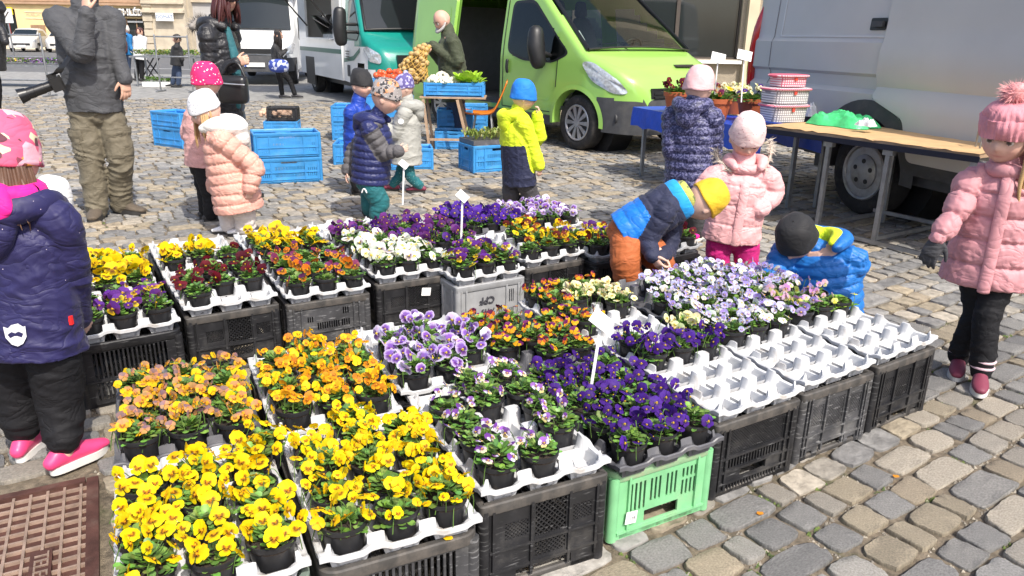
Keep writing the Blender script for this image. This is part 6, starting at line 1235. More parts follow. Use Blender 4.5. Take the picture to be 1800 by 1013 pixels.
# emblem on the back: shield with a mask
bk = p.PL-p.up*.055-p.fwd*.150-p.side*.02; c0 = px(30, 587, 2.18); ex = p.side; ey = p.up
from_back = c0
mb = MB(); sh_ = [(-.030, .030), (-.018, .024), (-.008, .034), (.012, .038), (.024, .026), (.031, .028), (.029, -.008), (.016, -.030), (.0, -.038), (-.016, -.030), (-.029, -.006)]; mb.extrude(sh_, (0, 0, 0), (1, 0, 0), (0, 1, 0), (0, 0, .002)); em = mb.build('back_emblem', m_logo, p.t)
mk = MB(); mk.extrude([(-.022, .004), (-.010, .012), (0, .007), (.010, .012), (.022, .004), (.016, -.008), (.004, -.002), (-.004, -.002), (-.016, -.008)], (0, 0, .0022), (1, 0, 0), (0, 1, 0), (0, 0, .001)); mo = mk.build('mask_print', f_navygirl, em)
dgm = bpy.context.evaluated_depsgraph_get(); bpy.context.view_layer.update()
tl_ = p.top; org = V((0, 0, CAMH))-V(p.t.location); rd = ray(30, 587).normalized(); hit, hp, hn, _ = tl_.ray_cast(org, rd)
if not hit: hp = c0-V(p.t.location); hn = -p.fwd
zx = hn.normalized(); xx = p.side-zx*p.side.dot(zx); xx.normalize(); yy = zx.cross(xx); mm = Matrix((xx, yy, zx)).transposed().to_4x4(); mm.translation = hp+zx*.011; em.matrix_local = mm
mb = MB(); q = px(122, 563, 2.30); mb.box(q, (.02, .012, .03)); mb.build('red_tab', M('red_tab', (.75, .02, .02), .6, 0, 1, 0), p.t, None, True)
# ---- crouching child in white beanie behind her
fr = frame_of(70, -20, 0)
p = person('small child in a white gathered beanie crouching behind the girl in navy', 3.62, 75, (90, 352), (88, 402), (86, 455), [(1, (120, 440, .05), (110, 440, .15)), (-1, (55, 440, .05), (66, 440, .15))], [(1, (110, 440, .14), (105, 520, .05)), (-1, (70, 440, .14), (72, 520, .05))], .21, fr, sw=.10, chest=(.11, .09), waist=(.12, .10), hips=(.12, .11), hem=.02, top_m=f_greyw, bot_m=f_char, slr=(.045, .04, .035), legr=(.065, .055, .05), shoe_m=f_char, footL=.14, hat=dict(mat=f_white, zb=-.28, top=.58, rx=.45, slouch=(.05, -.05)), seed=44, eyes=False, bodyvox=.007, vox=.009)
# ---- market man holding a net of potatoes
fr = frame_of(-150, -30, 0)
person.hspec = {0: ((-.8, -.2, -.4), (0, .4, -.8), (.2, -.8, .3), 70), 1: ((-.8, -.2, -.4), (0, .4, -.8), (.2, -.8, .3), 70)}
p = person('balding bearded man in olive jacket lifting a net of potatoes', 10.75, -165, (777, 36), (790, 66), (800, 170), [(1, (780, 112, .12), (752, 82, .02)), (-1, (806, 112, -.22), (760, 80, -.12))], [(1, (796, 200, .05), (798, 236, .05)), (-1, (808, 200, -.04), (810, 240, -.02))], .27, fr, sw=.20, chest=(.23, .18), waist=(.24, .20), hips=(.22, .18), hem=.06, top_m=f_ojack, bot_m=f_jeans, wr=(.010, 26), slr=(.09, .08, .065), legr=(.11, .09, .08), shoe_m=f_dkgrey, footL=.28, kid=0., hat=None, seed=47, skin=(.62, .36, .27), bodyvox=.010, vox=.014, handL=.2, neckr=.065)
mb = MB(); rt, fw, up_ = p.fr; mb.tube([p.H+(rt*x+fw*y+up_*z)*p.hh for x, y, z in ((-.34, .05, -.1), (-.26, .26, -.28), (0, .42, -.36), (.26, .26, -.28), (.34, .05, -.1))], [(.05*p.hh, .12*p.hh), (.07*p.hh, .16*p.hh), (.08*p.hh, .17*p.hh), (.07*p.hh, .16*p.hh), (.05*p.hh, .12*p.hh)], 10, 4, p.fr[2], 2); mb.build('beard', h_grey, p.t, 60, True)
# ---- woman buying at the food truck
fr = frame_of(5, -10, 0)
p = person('woman in dark clothes with a blue shoulder bag at the food truck', 18.0, 5, (489, 63), (485, 79), (489, 116), [(1, (488, 100, -.12), (500, 92, -.1)), (-1, (492, 98, .15), (503, 88, .1))], [(1, (493, 143), (496, 166)), (-1, (510, 143, .1), (518, 164, .1))], .235, fr, sw=.16, chest=(.17, .13), waist=(.16, .13), hips=(.17, .14), hem=.05, top_m=f_dkgrey, bot_m=f_blacktr, slr=(.06, .055, .045), legr=(.085, .065, .055), shoe_m=f_char, footL=.26, kid=0., seed=50, skin=SKIN, bodyvox=.012, vox=.016, handL=.17)
hair(p.H, p.hh, p.fr, [(60, 300, .30, 1.5, .06, 40), (0, 360, .42, .5, 0, 20)], h_dark, p.t, 21, w=.08)
c = px(490, 116, 17.6); bg_ = thing('shoulder_bag', 'blue and white patterned shoulder bag of the woman at the food truck', 'bag', c); mb = MB(); mb.tube([c+V((-.16, 0, 0)), c, c+V((.16, 0, 0))], [(.13, .07), (.15, .08), (.13, .07)], 12, 3, UPV, 2); mb.build('bag_body', mfab('blue_pattern_bag', (.03, .06, .30), dots=[((.5, .55, .7), 14, .3, 'cell')]), bg_, 60, True); mb = MB(); mb.tube([c+V((.1, 0, .12)), px(480, 80, 17.9)], .015, 6); mb.build('strap', f_leather, bg_, 60, True)
# ---- far people
def far(label, Y, yaw, x, ytop, yfeet, top_m, bot_m, hm, seed, coat=.1, hl=.5):
    s_ = (yfeet-ytop)/1.68; q = lambda dx, h, dy=0: (x+dx*s_, yfeet-h*s_, dy)
    p = person(label, Y, yaw, q(0, 1.56)[:2], q(0, 1.40)[:2], q(0, .92)[:2], [(1, q(.12, 1.1, -.1), q(.16, .98, -.15)), (-1, q(-.14, 1.1, .1), q(-.1, 1.0, .0))], [(1, q(.06, .5), q(.07, .06)), (-1, q(-.08, .5, .1), q(-.09, .06, .1))], .235, frame_of(yaw), sw=.17, chest=(.20, .15), waist=(.20, .16), hips=(.20, .16), hem=coat, top_m=top_m, bot_m=bot_m, slr=(.075, .065, .055), legr=(.1, .075, .065), shoe_m=f_dkgrey, footL=.26, kid=0., seed=seed, skin=SKIN, bodyvox=.016, vox=.02, eyes=False)
    hair(p.H, p.hh, p.fr, [(60, 300, .3, hl, .02, 26), (0, 360, .42, .35, 0, 18)], hm, p.t, seed, w=.08); return p
p = far('man in blue jacket with a backpack outside the bakery', 23.5, 60, 222, 46, 143, f_bluej, f_jeans, h_grey, 53)
c = px(213, 77, 23.2); bp_ = thing('backpack', 'dark red backpack on the man in the blue jacket', 'backpack', c); mb = MB(); mb.tube([c+V((0, 0, -.2)), c, c+V((0, 0, .2))], [(.16, .1), (.18, .12), (.13, .09)], 12, 3, V((1, 0, 0)), 2); mb.build('bag_body', mfab('maroon_pack', (.09, .03, .03)), bp_, 60, True); mb = MB(); mb.tube([c+V((.08, .05, .2)), c+V((.12, .2, .22)), c+V((.12, .28, 0))], .02, 6, 3); mb.build('strap', f_leather, bp_, 60, True)
p = far('woman in white coat and black trousers outside the bakery', 23.3, 70, 246, 50, 146, f_white, f_blacktr, h_red, 56, .18)
p = far('dark-haired young man leaning over the plant stand', 21.0, -160, 311, 62, 165, f_blackhat, f_jeans, h_dark, 59)
p = far('person in long black coat cut off by the left edge', 11.5, -100, -16, -38, 232, f_bcoat, f_blacktr, h_dark, 62, .3)
# ------------------------------------------------------------------ potted violas and pansies
m_pot = M('black_pot', (.018, .018, .02), .42, .3, 20, .1, 60, dirt=((.09, .075, .06), 18, .58, .6))
m_soil = M('potting_soil', (.035, .024, .017), .95, .4, 90, 1., 160, bdist=.006)
m_leaf = M('viola_leaf', attr=True, rough=.45, var=.15, scale=40, bump=.25, bscale=130, transl=.28)
m_petal = M('petal', attr=True, rough=.6, var=.05, scale=60, bump=.12, bscale=160, transl=.3, spec=.25, objrand=.14)
mb = MB(); mb.lathe([(.0415, 0), (.043, .001), (.0525, .078), (.057, .080), (.058, .091), (.0575, .093), (.054, .093), (.0535, .078)], 22); POT = mb.mesh('pot', m_pot, 40)
mb = MB(); mb.lathe([(.0535, .074), (.0535, .08), (.03, .084), (.004, .086)], 18); SOIL = mb.mesh('soil', m_soil, 60)
def leaf(mb, b, d, up, L, W, col, rr):
    s = d.cross(up); s.normalize(); n = s.cross(d)
    P = [b, b+d*L*.3+s*W*.34+n*L*.04, b+d*L*.3-s*W*.34+n*L*.04, b+d*L*.62+s*W*.52+n*L*.02, b+d*L*.62-s*W*.52+n*L*.02, b+d*L*.5-n*L*.04, b+d*L-n*L*.14, b+d*L*.92+s*W*.38-n*L*.07, b+d*L*.92-s*W*.38-n*L*.07]
    F = [(0, 5, 1), (0, 2, 5), (1, 5, 3), (2, 4, 5), (5, 6, 7), (5, 7, 3), (5, 8, 6), (5, 4, 8)]
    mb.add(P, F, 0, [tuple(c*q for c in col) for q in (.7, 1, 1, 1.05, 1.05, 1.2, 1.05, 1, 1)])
def foliage(seed, sparse=1., spread=1., hue=0):
    rr = random.Random(seed); mb = MB()
    for i in range(int(84*sparse)):
        az = rr.uniform(0, 2*math.pi); q = rr.random()**.6; rad = .058*q*spread; h = .083+.034*(1-q*q)*rr.uniform(.5, 1.25)
        el = R(rr.uniform(-8, 35)+40*(1-q)); d = V((math.cos(az)*math.cos(el), math.sin(az)*math.cos(el), math.sin(el)))
        b = V((rad*math.cos(az+rr.uniform(-.5, .5)), rad*math.sin(az+rr.uniform(-.5, .5)), h))-d*.014
        g = rr.choice(((.165, .30, .055), (.125, .24, .045), (.21, .37, .07), (.15, .28, .07), (.095, .18, .045))); g = tuple(c*rr.uniform(.85, 1.25) for c in g)
        if hue: g = (g[0]*1.3, g[1]*1.25, g[2]*.8)
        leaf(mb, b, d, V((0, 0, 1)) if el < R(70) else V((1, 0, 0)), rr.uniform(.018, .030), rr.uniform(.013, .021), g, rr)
    for i in range(7):
        az = rr.uniform(0, 6.28); mb.tube([(0, 0, .08), (.02*math.cos(az), .02*math.sin(az), .105), (.04*math.cos(az), .04*math.sin(az), .125)], [.0014, .0012, .001], 4, 1, None, 0, 0, (.09, .17, .04))
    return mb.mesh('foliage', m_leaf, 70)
FOL = [foliage(300+i) for i in range(9)]; FOLG = [foliage(340+i, 1.2, 1.1, 1) for i in range(2)]
def flower(seed, size, up, sd_, lo, blotch, eye, tilt, bl=.5, edge=None, stem=.055):
    rr = random.Random(seed); mb = MB(); s = size; j = lambda c: tuple(min(1, max(0, q*rr.uniform(.88, 1.12))) for q in c)
    # petals in xy, face normal +z, "up" is +y ; then tilted so that the normal leans to +x
    spec = [(60, 40, .54, up, -.0035, False), (120, 40, .54, up, -.0028, False), (4, 36, .50, sd_, -.0010, True), (176, 36, .50, sd_, -.0012, True), (270, 50, .50, lo, .0006, True)]
    T = Matrix.Rotation(R(tilt), 3, 'Y')@Matrix.Rotation(R(-90+rr.uniform(-20, 20)), 3, 'Z')
    T = Matrix.Rotation(R(tilt), 3, 'Y')@Matrix.Rotation(R(90+rr.uniform(-18, 18)), 3, 'Z')
    for (a0, hw, Lr, c, dz, bt) in spec:
        c = j(c); L = s*Lr*rr.uniform(.92, 1.08); vs_ = [V((0, 0, dz))]; cs = [eye if bt else c]; n = 8
        for (q, wgt) in ((.30, 0), (.62, 1), (1., 2)):
            for i in range(n):
                u = -1+2*i/(n-1); a = R(a0+hw*u*(1 if q > .5 else .9)); rad = L*q*(1-.20*abs(u)**3)*(1+rr.uniform(-.04, .04))*(1-.10*(abs(u) < .2)*(q == 1.) if a0 == 270 else 1)
                z = dz+L*(.10*q*q-.22*q**3)+rr.uniform(-.03, .03)*L*(q > .9)+.03*L*math.sin(u*7)*(q > .9)
                vs_.append(V((rad*math.cos(a), rad*math.sin(a), z)))
                if wgt == 0: cs.append(blotch if bt and bl > 0 else c)
                elif wgt == 1: cs.append(tuple(blotch[k]*bl+c[k]*(1-bl) for k in range(3)) if bt and bl > .3 and abs(u) < .75 else c)
                else: cs.append(edge if edge else c)
        fs = [(0, 1+i, 2+i) for i in range(n-1)]
        for r_ in range(2): fs += [(1+r_*n+i, 1+(r_+1)*n+i, 2+(r_+1)*n+i, 2+r_*n+i) for i in range(n-1)]
        mb.add([T@q for q in vs_], fs, 0, cs)
    mb.sphere(T@V((0, 0, .001)), .0028*s/.04, 6, 4, None, 0, eye)
    b = T@V((0, 0, -.004)); back = T@V((0, 0, -.016))
    mb.tube([b, back+V((0, 0, .004)), back+V((-.006, 0, -.012)), back+V((-.010, 0, -stem))], [.0016, .0013, .0013, .0012], 4, 2, None, 0, 0, (.13, .24, .05))
    return mb.mesh('flower', m_petal, 80)
Yl = (.86, .60, .004); Or = (.80, .26, .012); 
CULT = {  # colour word, size, list of (upper, side, lower, blotch, eye, blotch amount, edge), flowers per pot, height factor
 'y': ('yellow viola', .034, [((.88, .64, .004), (.88, .66, .004), (.90, .66, .006), (.30, .10, .01), (.75, .35, .01), .1, None)]*2+[((.84, .56, .004), (.88, .62, .004), (.88, .60, .004), (.10, .03, .01), (.75, .35, .01), .0, None)], 17),
 'Z': ('large-flowered yellow viola', .044, [((.88, .64, .004), (.88, .66, .004), (.90, .66, .006), (.20, .06, .01), (.75, .35, .01), .18, None), ((.86, .60, .004), (.88, .62, .004), (.88, .62, .004), (.12, .03, .01), (.75, .35, .01), .15, None)], 11),
 'o': ('faded orange viola', .033, [((.55, .26, .10), (.80, .42, .02), (.85, .48, .02), (.25, .06, .02), (.8, .4, .02), .15, None), ((.50, .27, .12), (.76, .40, .03), (.82, .46, .02), (.25, .06, .02), (.8, .4, .02), .1, None), ((.85, .55, .01), (.88, .56, .01), (.88, .50, .01), (.3, .08, .02), (.8, .4, .02), 0, None), ((.30, .17, .18), (.52, .27, .14), (.62, .34, .10), (.2, .06, .04), (.6, .3, .05), 0, None)], 15),
 'O': ('orange-yellow viola', .033, [((.80, .36, .01), (.86, .50, .01), (.86, .42, .01), (.30, .07, .01), (.8, .4, .02), .2, None), ((.86, .56, .01), (.88, .62, .01), (.88, .55, .01), (.3, .1, .01), (.8, .4, .02), 0, None), ((.62, .22, .02), (.80, .36, .01), (.80, .34, .01), (.3, .07, .01), (.8, .4, .02), .2, None)], 15),
 'l': ('lilac-and-cream viola', .030, [((.20, .06, .36), (.68, .60, .72), (.80, .72, .42), (.12, .03, .16), (.8, .5, .05), .25, None), ((.30, .13, .48), (.74, .68, .78), (.80, .66, .30), (.12, .03, .16), (.8, .5, .05), .2, None)], 8),
 'p': ('lilac and white pansy', .050, [((.24, .10, .45), (.36, .18, .56), (.42, .24, .60), (.07, .015, .16), (.8, .6, .05), .55, (.60, .50, .74)), ((.22, .09, .42), (.30, .11, .50), (.36, .16, .55), (.05, .01, .12), (.8, .6, .05), .6, (.60, .50, .74)), ((.66, .56, .78), (.60, .48, .76), (.46, .28, .66), (.06, .01, .14), (.8, .6, .05), .5, (.78, .74, .84))], 9),
 'v': ('deep violet viola', .040, [((.055, .012, .20), (.05, .010, .18), (.055, .012, .20), (.02, .004, .08), (.7, .45, .02), .3, None), ((.075, .02, .26), (.065, .015, .22), (.08, .02, .25), (.02, .004, .08), (.7, .45, .02), .2, None)], 12),
 'b': ('orange and maroon viola', .034, [((.13, .012, .09), (.80, .34, .01), (.82, .36, .01), (.3, .05, .01), (.85, .5, .02), .0, None), ((.17, .02, .13), (.84, .44, .01), (.84, .40, .01), (.3, .05, .01), (.85, .5, .02), .0, None), ((.10, .01, .05), (.50, .10, .02), (.80, .32, .01), (.2, .02, .01), (.85, .5, .02), .0, None)], 9),
 'c': ('cream viola', .038, [((.80, .76, .42), (.84, .80, .46), (.84, .78, .38), (.35, .30, .05), (.85, .6, .03), .1, None), ((.82, .78, .52), (.84, .80, .56), (.84, .76, .34), (.3, .2, .05), (.85, .6, .03), .1, None)], 18),
 'a': ('lavender viola', .034, [((.42, .36, .68), (.56, .52, .76), (.64, .60, .78), (.16, .08, .36), (.85, .6, .03), .2, None), ((.62, .60, .80), (.74, .72, .84), (.78, .76, .80), (.2, .1, .4), (.85, .6, .03), .1, None), ((.30, .22, .58), (.44, .36, .68), (.48, .42, .70), (.1, .04, .3), (.85, .6, .03), .2, None), ((.76, .75, .74), (.80, .79, .74), (.82, .80, .60), (.3, .2, .3), (.85, .6, .03), 0, None)], 17),
 'm': ('mixed coloured viola', .036, [((.50, .22, .52), (.62, .38, .60), (.66, .5, .3), (.2, .04, .2), (.85, .6, .03), .2, None), ((.86, .78, .20), (.86, .80, .28), (.86, .74, .10), (.5, .3, .02), (.85, .6, .03), 0, None), ((.30, .20, .50), (.42, .34, .60), (.5, .42, .5), (.1, .04, .2), (.85, .6, .03), .2, None), ((.6, .4, .52), (.66, .5, .58), (.66, .56, .3), (.2, .1, .2), (.85, .6, .03), 0, None)], 9),
 'g': ('leafy green viola', .030, [((.86, .80, .10), (.86, .80, .14), (.86, .76, .08), (.5, .3, .02), (.85, .6, .03), 0, None)], 1),
 'Y': ('big yellow pansy', .062, [((.86, .58, .003), (.87, .62, .004), (.88, .62, .004), (.10, .015, .008), (.8, .5, .01), .75, None), ((.86, .60, .003), (.87, .64, .004), (.88, .64, .004), (.16, .03, .008), (.8, .5, .01), .4, None)], 6),
 'q': ('purple and yellow pansy', .052, [((.10, .02, .20), (.12, .02, .14), (.82, .58, .01), (.05, .005, .03), (.8, .5, .01), .6, None), ((.18, .05, .32), (.78, .54, .02), (.82, .58, .01), (.06, .005, .04), (.8, .5, .01), .5, None), ((.12, .03, .26), (.10, .02, .18), (.14, .03, .22), (.03, .004, .05), (.8, .5, .01), .4, None)], 5),
 'r': ('maroon pansy', .050, [((.15, .008, .02), (.13, .006, .014), (.16, .008, .014), (.02, .002, .004), (.7, .4, .02), .5, None), ((.09, .006, .02), (.11, .006, .02), (.14, .008, .02), (.02, .002, .004), (.7, .4, .02), .5, None)], 4),
 't': ('orange pansy', .052, [((.16, .03, .12), (.78, .28, .01), (.80, .26, .01), (.05, .008, .01), (.85, .5, .01), .5, None), ((.70, .17, .01), (.80, .26, .01), (.80, .24, .01), (.08, .01, .01), (.85, .5, .01), .6, None), ((.20, .03, .10), (.36, .08, .10), (.70, .22, .03), (.05, .008, .01), (.85, .5, .01), .5, None)], 4),
 'w': ('white pansy', .060, [((.80, .80, .70), (.82, .82, .72), (.82, .81, .68), (.78, .72, .30), (.8, .6, .03), .15, None), ((.80, .80, .74), (.82, .82, .76), (.82, .82, .74), (.05, .02, .06), (.8, .6, .03), .45, None), ((.82, .81, .66), (.82, .82, .70), (.84, .80, .52), (.8, .7, .25), (.8, .6, .03), .2, None)], 6),
 'f': ('wine purple pansy', .052, [((.085, .012, .12), (.10, .015, .14), (.10, .015, .13), (.02, .003, .03), (.7, .45, .02), .4, None), ((.15, .03, .19), (.16, .04, .20), (.17, .05, .21), (.03, .004, .05), (.7, .45, .02), .4, None), ((.08, .015, .20), (.085, .015, .22), (.09, .02, .23), (.02, .003, .06), (.7, .45, .02), .4, None)], 7),
 'i': ('indigo pansy', .055, [((.065, .014, .25), (.07, .016, .28), (.075, .018, .30), (.02, .004, .10), (.75, .5, .02), .4, None), ((.10, .03, .36), (.10, .03, .36), (.11, .035, .38), (.03, .006, .12), (.75, .5, .02), .4, None)], 9),
 'k': ('maroon and yellow pansy', .048, [((.12, .012, .01), (.14, .02, .012), (.82, .52, .01), (.08, .006, .004), (.8, .5, .01), .4, None), ((.16, .02, .01), (.60, .28, .01), (.82, .56, .01), (.10, .01, .004), (.8, .5, .01), .5, None), ((.84, .60, .01), (.85, .62, .01), (.85, .60, .01), (.3, .08, .01), (.8, .5, .01), .2, None)], 5),
}
FLW = {}
for ck, (nm, size, cols, n) in CULT.items():
    L_ = []
    for ci, cc in enumerate(cols):
        for ti, tl in enumerate((22, 45, 62, 78)): L_.append(flower(hash((ord(ck), ci, ti)) & 0xffff, size*random.uniform(.94, 1.06), *cc[:5], tl, cc[5], cc[6]))
    FLW[ck] = L_
SHORT = ['on the grey-green crate', 'on the crate by the manhole', 'on the worn round-cornered crate', 'on the crate behind the yellow violas', 'on the tall diamond-mesh crate', 'on the crate behind the lilac-cream violas', 'on the green crate', 'behind the deep violet violas', 'right of the green crate', 'left of the bending boy', 'on the scuffed ribbed crate', 'behind the scuffed ribbed crate', 'on the rightmost crate', 'before the crouching boy', 'beside the girl in navy', 'behind the purple ones beside the girl', 'on the second crate from the girl', 'in the nearly empty tray', 'on the third crate from the girl', 'behind the orange pansies', 'on the white-labelled crate', 'behind the white pansies', 'on the light grey lettered crate', 'behind the light grey crate', 'in the half-empty back tray', 'behind the maroon-yellow pansies', 'in the grey tray by the boy', 'in the farthest tray', 'behind the bending boy']
ROWN = ('front', 'second', 'third', 'fourth', 'back'); COLN = ('left', 'middle', 'right')
def plant(ck, loc, label, group, rs):
    nm = CULT[ck][0]; t = thing('potted_pansy' if 'pansy' in nm else 'potted_viola', label, 'potted plant', loc, rs.uniform(0, 6.28), group)
    mobj('pot', POT, t); mobj('soil', SOIL, t); fo = mobj('foliage', rs.choice(FOLG if ck == 'g' else FOL), t)
    sc = rs.uniform(.86, 1.04); fo.scale = (sc, sc, rs.uniform(.85, 1.15))
    n = max(1, int(CULT[ck][3]*rs.uniform(.7, 1.3))); rz = t.rotation_euler[2]; big = CULT[ck][1] > .045; tall = 1.12 if ck in 'yoOva' else 1.
    pts = []
    for i in range(n):
        for tr in range(12):
            q = math.sqrt(rs.random()); a = rs.uniform(0, 6.28); x, y = .072*q*math.cos(a), .072*q*math.sin(a)
            if all((x-u)**2+(y-v_)**2 > (CULT[ck][1]*.55)**2 for u, v_ in pts): break
        pts.append((x, y)); z = .106+tall*.024*(1-q*q*.75)+rs.uniform(-.012, .018)*tall
        me = rs.choice(FLW[ck]); f = mobj('flower', me, t, (x, y, z)); waz = R(-52)+rs.gauss(0, 1.35); f.rotation_euler = (rs.uniform(-.35, .35), rs.uniform(-.35, .35), waz-rz); k = rs.uniform(.68, 1.15); f.scale = (k, k, k)
    return t
rs = random.Random(11); NPL = 0
for ti, (o, ja, rows, tl) in enumerate(TRAYS):
    tl2 = tl.split(' with ')[0].split(' beside ')[0]
    for j, row in enumerate(rows):
        for i, ck in enumerate(row):
            if ck == '.': continue
            lx, ly = (i+.5)*CX+rs.uniform(-.004, .004), (j+.5)*CY+rs.uniform(-.004, .004); a = R(ja)
            p = (o.location[0]+lx*math.cos(a)-ly*math.sin(a), o.location[1]+lx*math.sin(a)+ly*math.cos(a), o.location[2]+.009)
            plant(ck, p, f'{CULT[ck][0]}, {ROWN[j]} row, {COLN[i]} pot, {SHORT[ti]}', 'plants in the '+tl, rs); NPL += 1
t = plant('y', gp(466, 822, .28), 'yellow viola in a single loose pot standing between two crates', None, rs)
# ------------------------------------------------------------------ tables, goods, blue crates, tags, barriers
m_galv = M('galvanised_steel', (.30, .31, .32), .45, .2, 14, .1, metal=.7)
m_bluecl = M('blue_tarpaulin', (.005, .06, .50), .4, .15, 8, .4, 12, bdist=.02)
m_edgeshade = M('edge_shade_navy', (.006, .008, .022), .7, .15, 8, .3)
m_ply = M('beige_table_cover', (.60, .39, .19), .8, .10, 9, .4, 30, bdist=.006, dirt=((.48, .30, .14), 7, .52, .4))
m_terra = M('terracotta_plastic', (.42, .105, .035), .6, .12, 10, .1)
m_greenbag = M('green_plastic_bag', (.10, .76, .26), .35, .1, 12, .4, 25, transl=.12, bdist=.02); m_wbag = M('white_plastic_bag', (.78, .78, .77), .4, .08, 12, .5, 25, bdist=.02)
m_ging = M('gingham_basket', (.75, .73, .72), .8, .06, 20, .3, dots=None); m_wood = M('folding_table_wood', (.40, .27, .17), .7, .2, 12, .2, wave=None); m_orangep = M('orange_plastic', (.72, .20, .02), .35, .08, 5, .05, coat=.3)
m_tag = M('white_tag', (.82, .82, .81), .5, .03, 10, 0); m_pencil = M('pencil_mark', (.25, .25, .27), .8, 0, 1, 0)
m_pot8 = M('potato_skin', (.50, .33, .13), .8, .2, 30, .3, objrand=.15); m_onion = M('onion_skin', (.60, .40, .28), .6, .2, 30, .2); m_lett = M('lettuce_leaf', (.30, .50, .03), .5, .25, 20, .3, transl=.3); m_caul = M('cauliflower', (.76, .72, .58), .8, .1, 60, .8, 60, bdist=.01); m_tom = M('tomato_skin', (.62, .10, .03), .25, .1, 8, 0); m_net = M('net_mesh', (.62, .38, .08), .6, .1, 10, 0)
SV = V((.30, -.954)).normalized(); SN = V((-SV.y, SV.x))   # along the van, and towards it
SN = V((.954, .30))
HT = .78
t0 = gp(1343, 222, HT); t1 = gp(1724, 272, HT); dv = (t1-t0); Lt = dv.length; dv.normalize(); nv_ = V((-dv.y, dv.x, 0)); nv_ = nv_ if nv_.x > 0 else -nv_
wt = .84
tb = thing('market_table', 'long beige-covered market table on steel legs before the silver van', 'table', (t0.x, t0.y, 0))
mb = MB(); n = 30; vs_ = []; rr = random.Random(4)
for i in range(n+1):
    for j in range(7):
        q = t0+dv*(Lt*i/n)+nv_*(wt*j/6); e = (j in (0, 6))*rr.uniform(-.012, .012); vs_.append(q+nv_*e*.7+V((0, 0, .012+rr.uniform(-.002, .002)-.012*(j == 0)*rr.random())))
mb.add(vs_, [(i*7+j, (i+1)*7+j, (i+1)*7+j+1, i*7+j+1) for i in range(n) for j in range(6)]); mb.build('table_cover', m_ply, tb, 60, True)
mb = MB(); Mx = Matrix((dv, nv_, UPV)).transposed(); mb.box(t0+dv*Lt/2+nv_*wt/2+V((0, 0, -.012)), (Lt-.02, wt-.02, .03), Mx); mb.build('table_top', m_wood, tb, None, True)
mb = MB(); mb.box(t0+dv*Lt/2-nv_*.004+V((0, 0, -.035)), (Lt, .008, .04), Mx); mb.build('edge_shade_strip', m_edgeshade, tb, None, True)  # added dark strip, its colour standing for edge shade and the van sill
def pxof(q): w_ = V(q)-V((0, 0, CAMH)); return 900+CAMF*w_.dot(R_)/w_.dot(F_)
def atpx(X): return min(np.linspace(0, 1, 400), key=lambda f_: abs(pxof(t0+dv*Lt*f_+nv_*.03)-X))
LF1, LF2 = atpx(1459), atpx(1565)
for (fx, fj) in ((LF1, .05), (LF2, .05), (.985, .05), (LF1+.05, .94), (.985, .94), (.02, .94)):
    q = t0+dv*Lt*fx+nv_*wt*fj; mb = MB(); mb.box(V((q.x, q.y, HT/2-.02)), (.032, .032, HT-.06), Mx); mb.box(V((q.x, q.y, HT-.07)), (.08, .045, .05), Mx); mb.build('table_leg', m_galv, tb, None, True)
for z, fj in ((.10, .94), (.03, .05)):
    mb = MB(); q = t0+nv_*wt*fj; mb.bar(V((q.x, q.y, z))+dv*Lt*LF1, V((q.x, q.y, z))+dv*Lt*.99, .03, .03); mb.build('foot_rail', m_galv, tb, None, True)
for fx in (LF1, LF2): mb = MB(); q = t0+dv*Lt*fx; mb.bar(V((q.x, q.y, .06))+nv_*.03, V((q.x, q.y, .06))+nv_*(wt-.03), .028, .028); mb.build('cross_rail', m_galv, tb, None, True)
# blue table
u0 = gp(1113, 188, .74); u1 = t0+V((0, 0, -.03)); ub = thing('market_table', 'market table under a blue tarpaulin, holding the flower pots', 'table', (u0.x, u0.y, 0))
d2 = V((t0.x-u0.x, t0.y-u0.y, 0)); L2 = d2.length; d2.normalize(); n2 = V((-d2.y, d2.x, 0)); n2 = n2 if n2.x > 0 else -n2; M2 = Matrix((d2, n2, UPV)).transposed()
mb = MB(); vs_ = []; n = 16; prof = ((-.02, -.20), (-.015, -.1), (0, 0), (.30, .003), (.60, 0), (.62, -.1), (.63, -.2))
for i in range(n+1):
    for (w_, z) in prof: q = V((u0.x, u0.y, .74))+d2*(L2*i/n)+n2*(w_+.012*math.sin(i*1.7)*(z < -.05)); vs_.append(q+V((0, 0, z+.015*math.sin(i*2.3)*(z < -.15))))
k = len(prof); mb.add(vs_, [(i*k+j, (i+1)*k+j, (i+1)*k+j+1, i*k+j+1) for i in range(n) for j in range(k-1)]); q0 = [vs_[j] for j in range(k)]; mb.add([q for q in q0]+[q-d2*.02+V((0, 0, -.19)) for q in q0], [(j, j+1, k+j+1, k+j) for j in range(2, 4)]); mb.build('tarpaulin', m_bluecl, ub, 60, True)
for (fx, fw_) in ((.08, .06), (.08, .55), (.9, .55), (.9, .06)):
    q = V((u0.x, u0.y, 0))+d2*L2*fx+n2*fw_; mb = MB(); mb.box(V((q.x, q.y, .365)), (.035, .035, .73), M2); mb.build('table_leg', m_galv, ub, None, True)
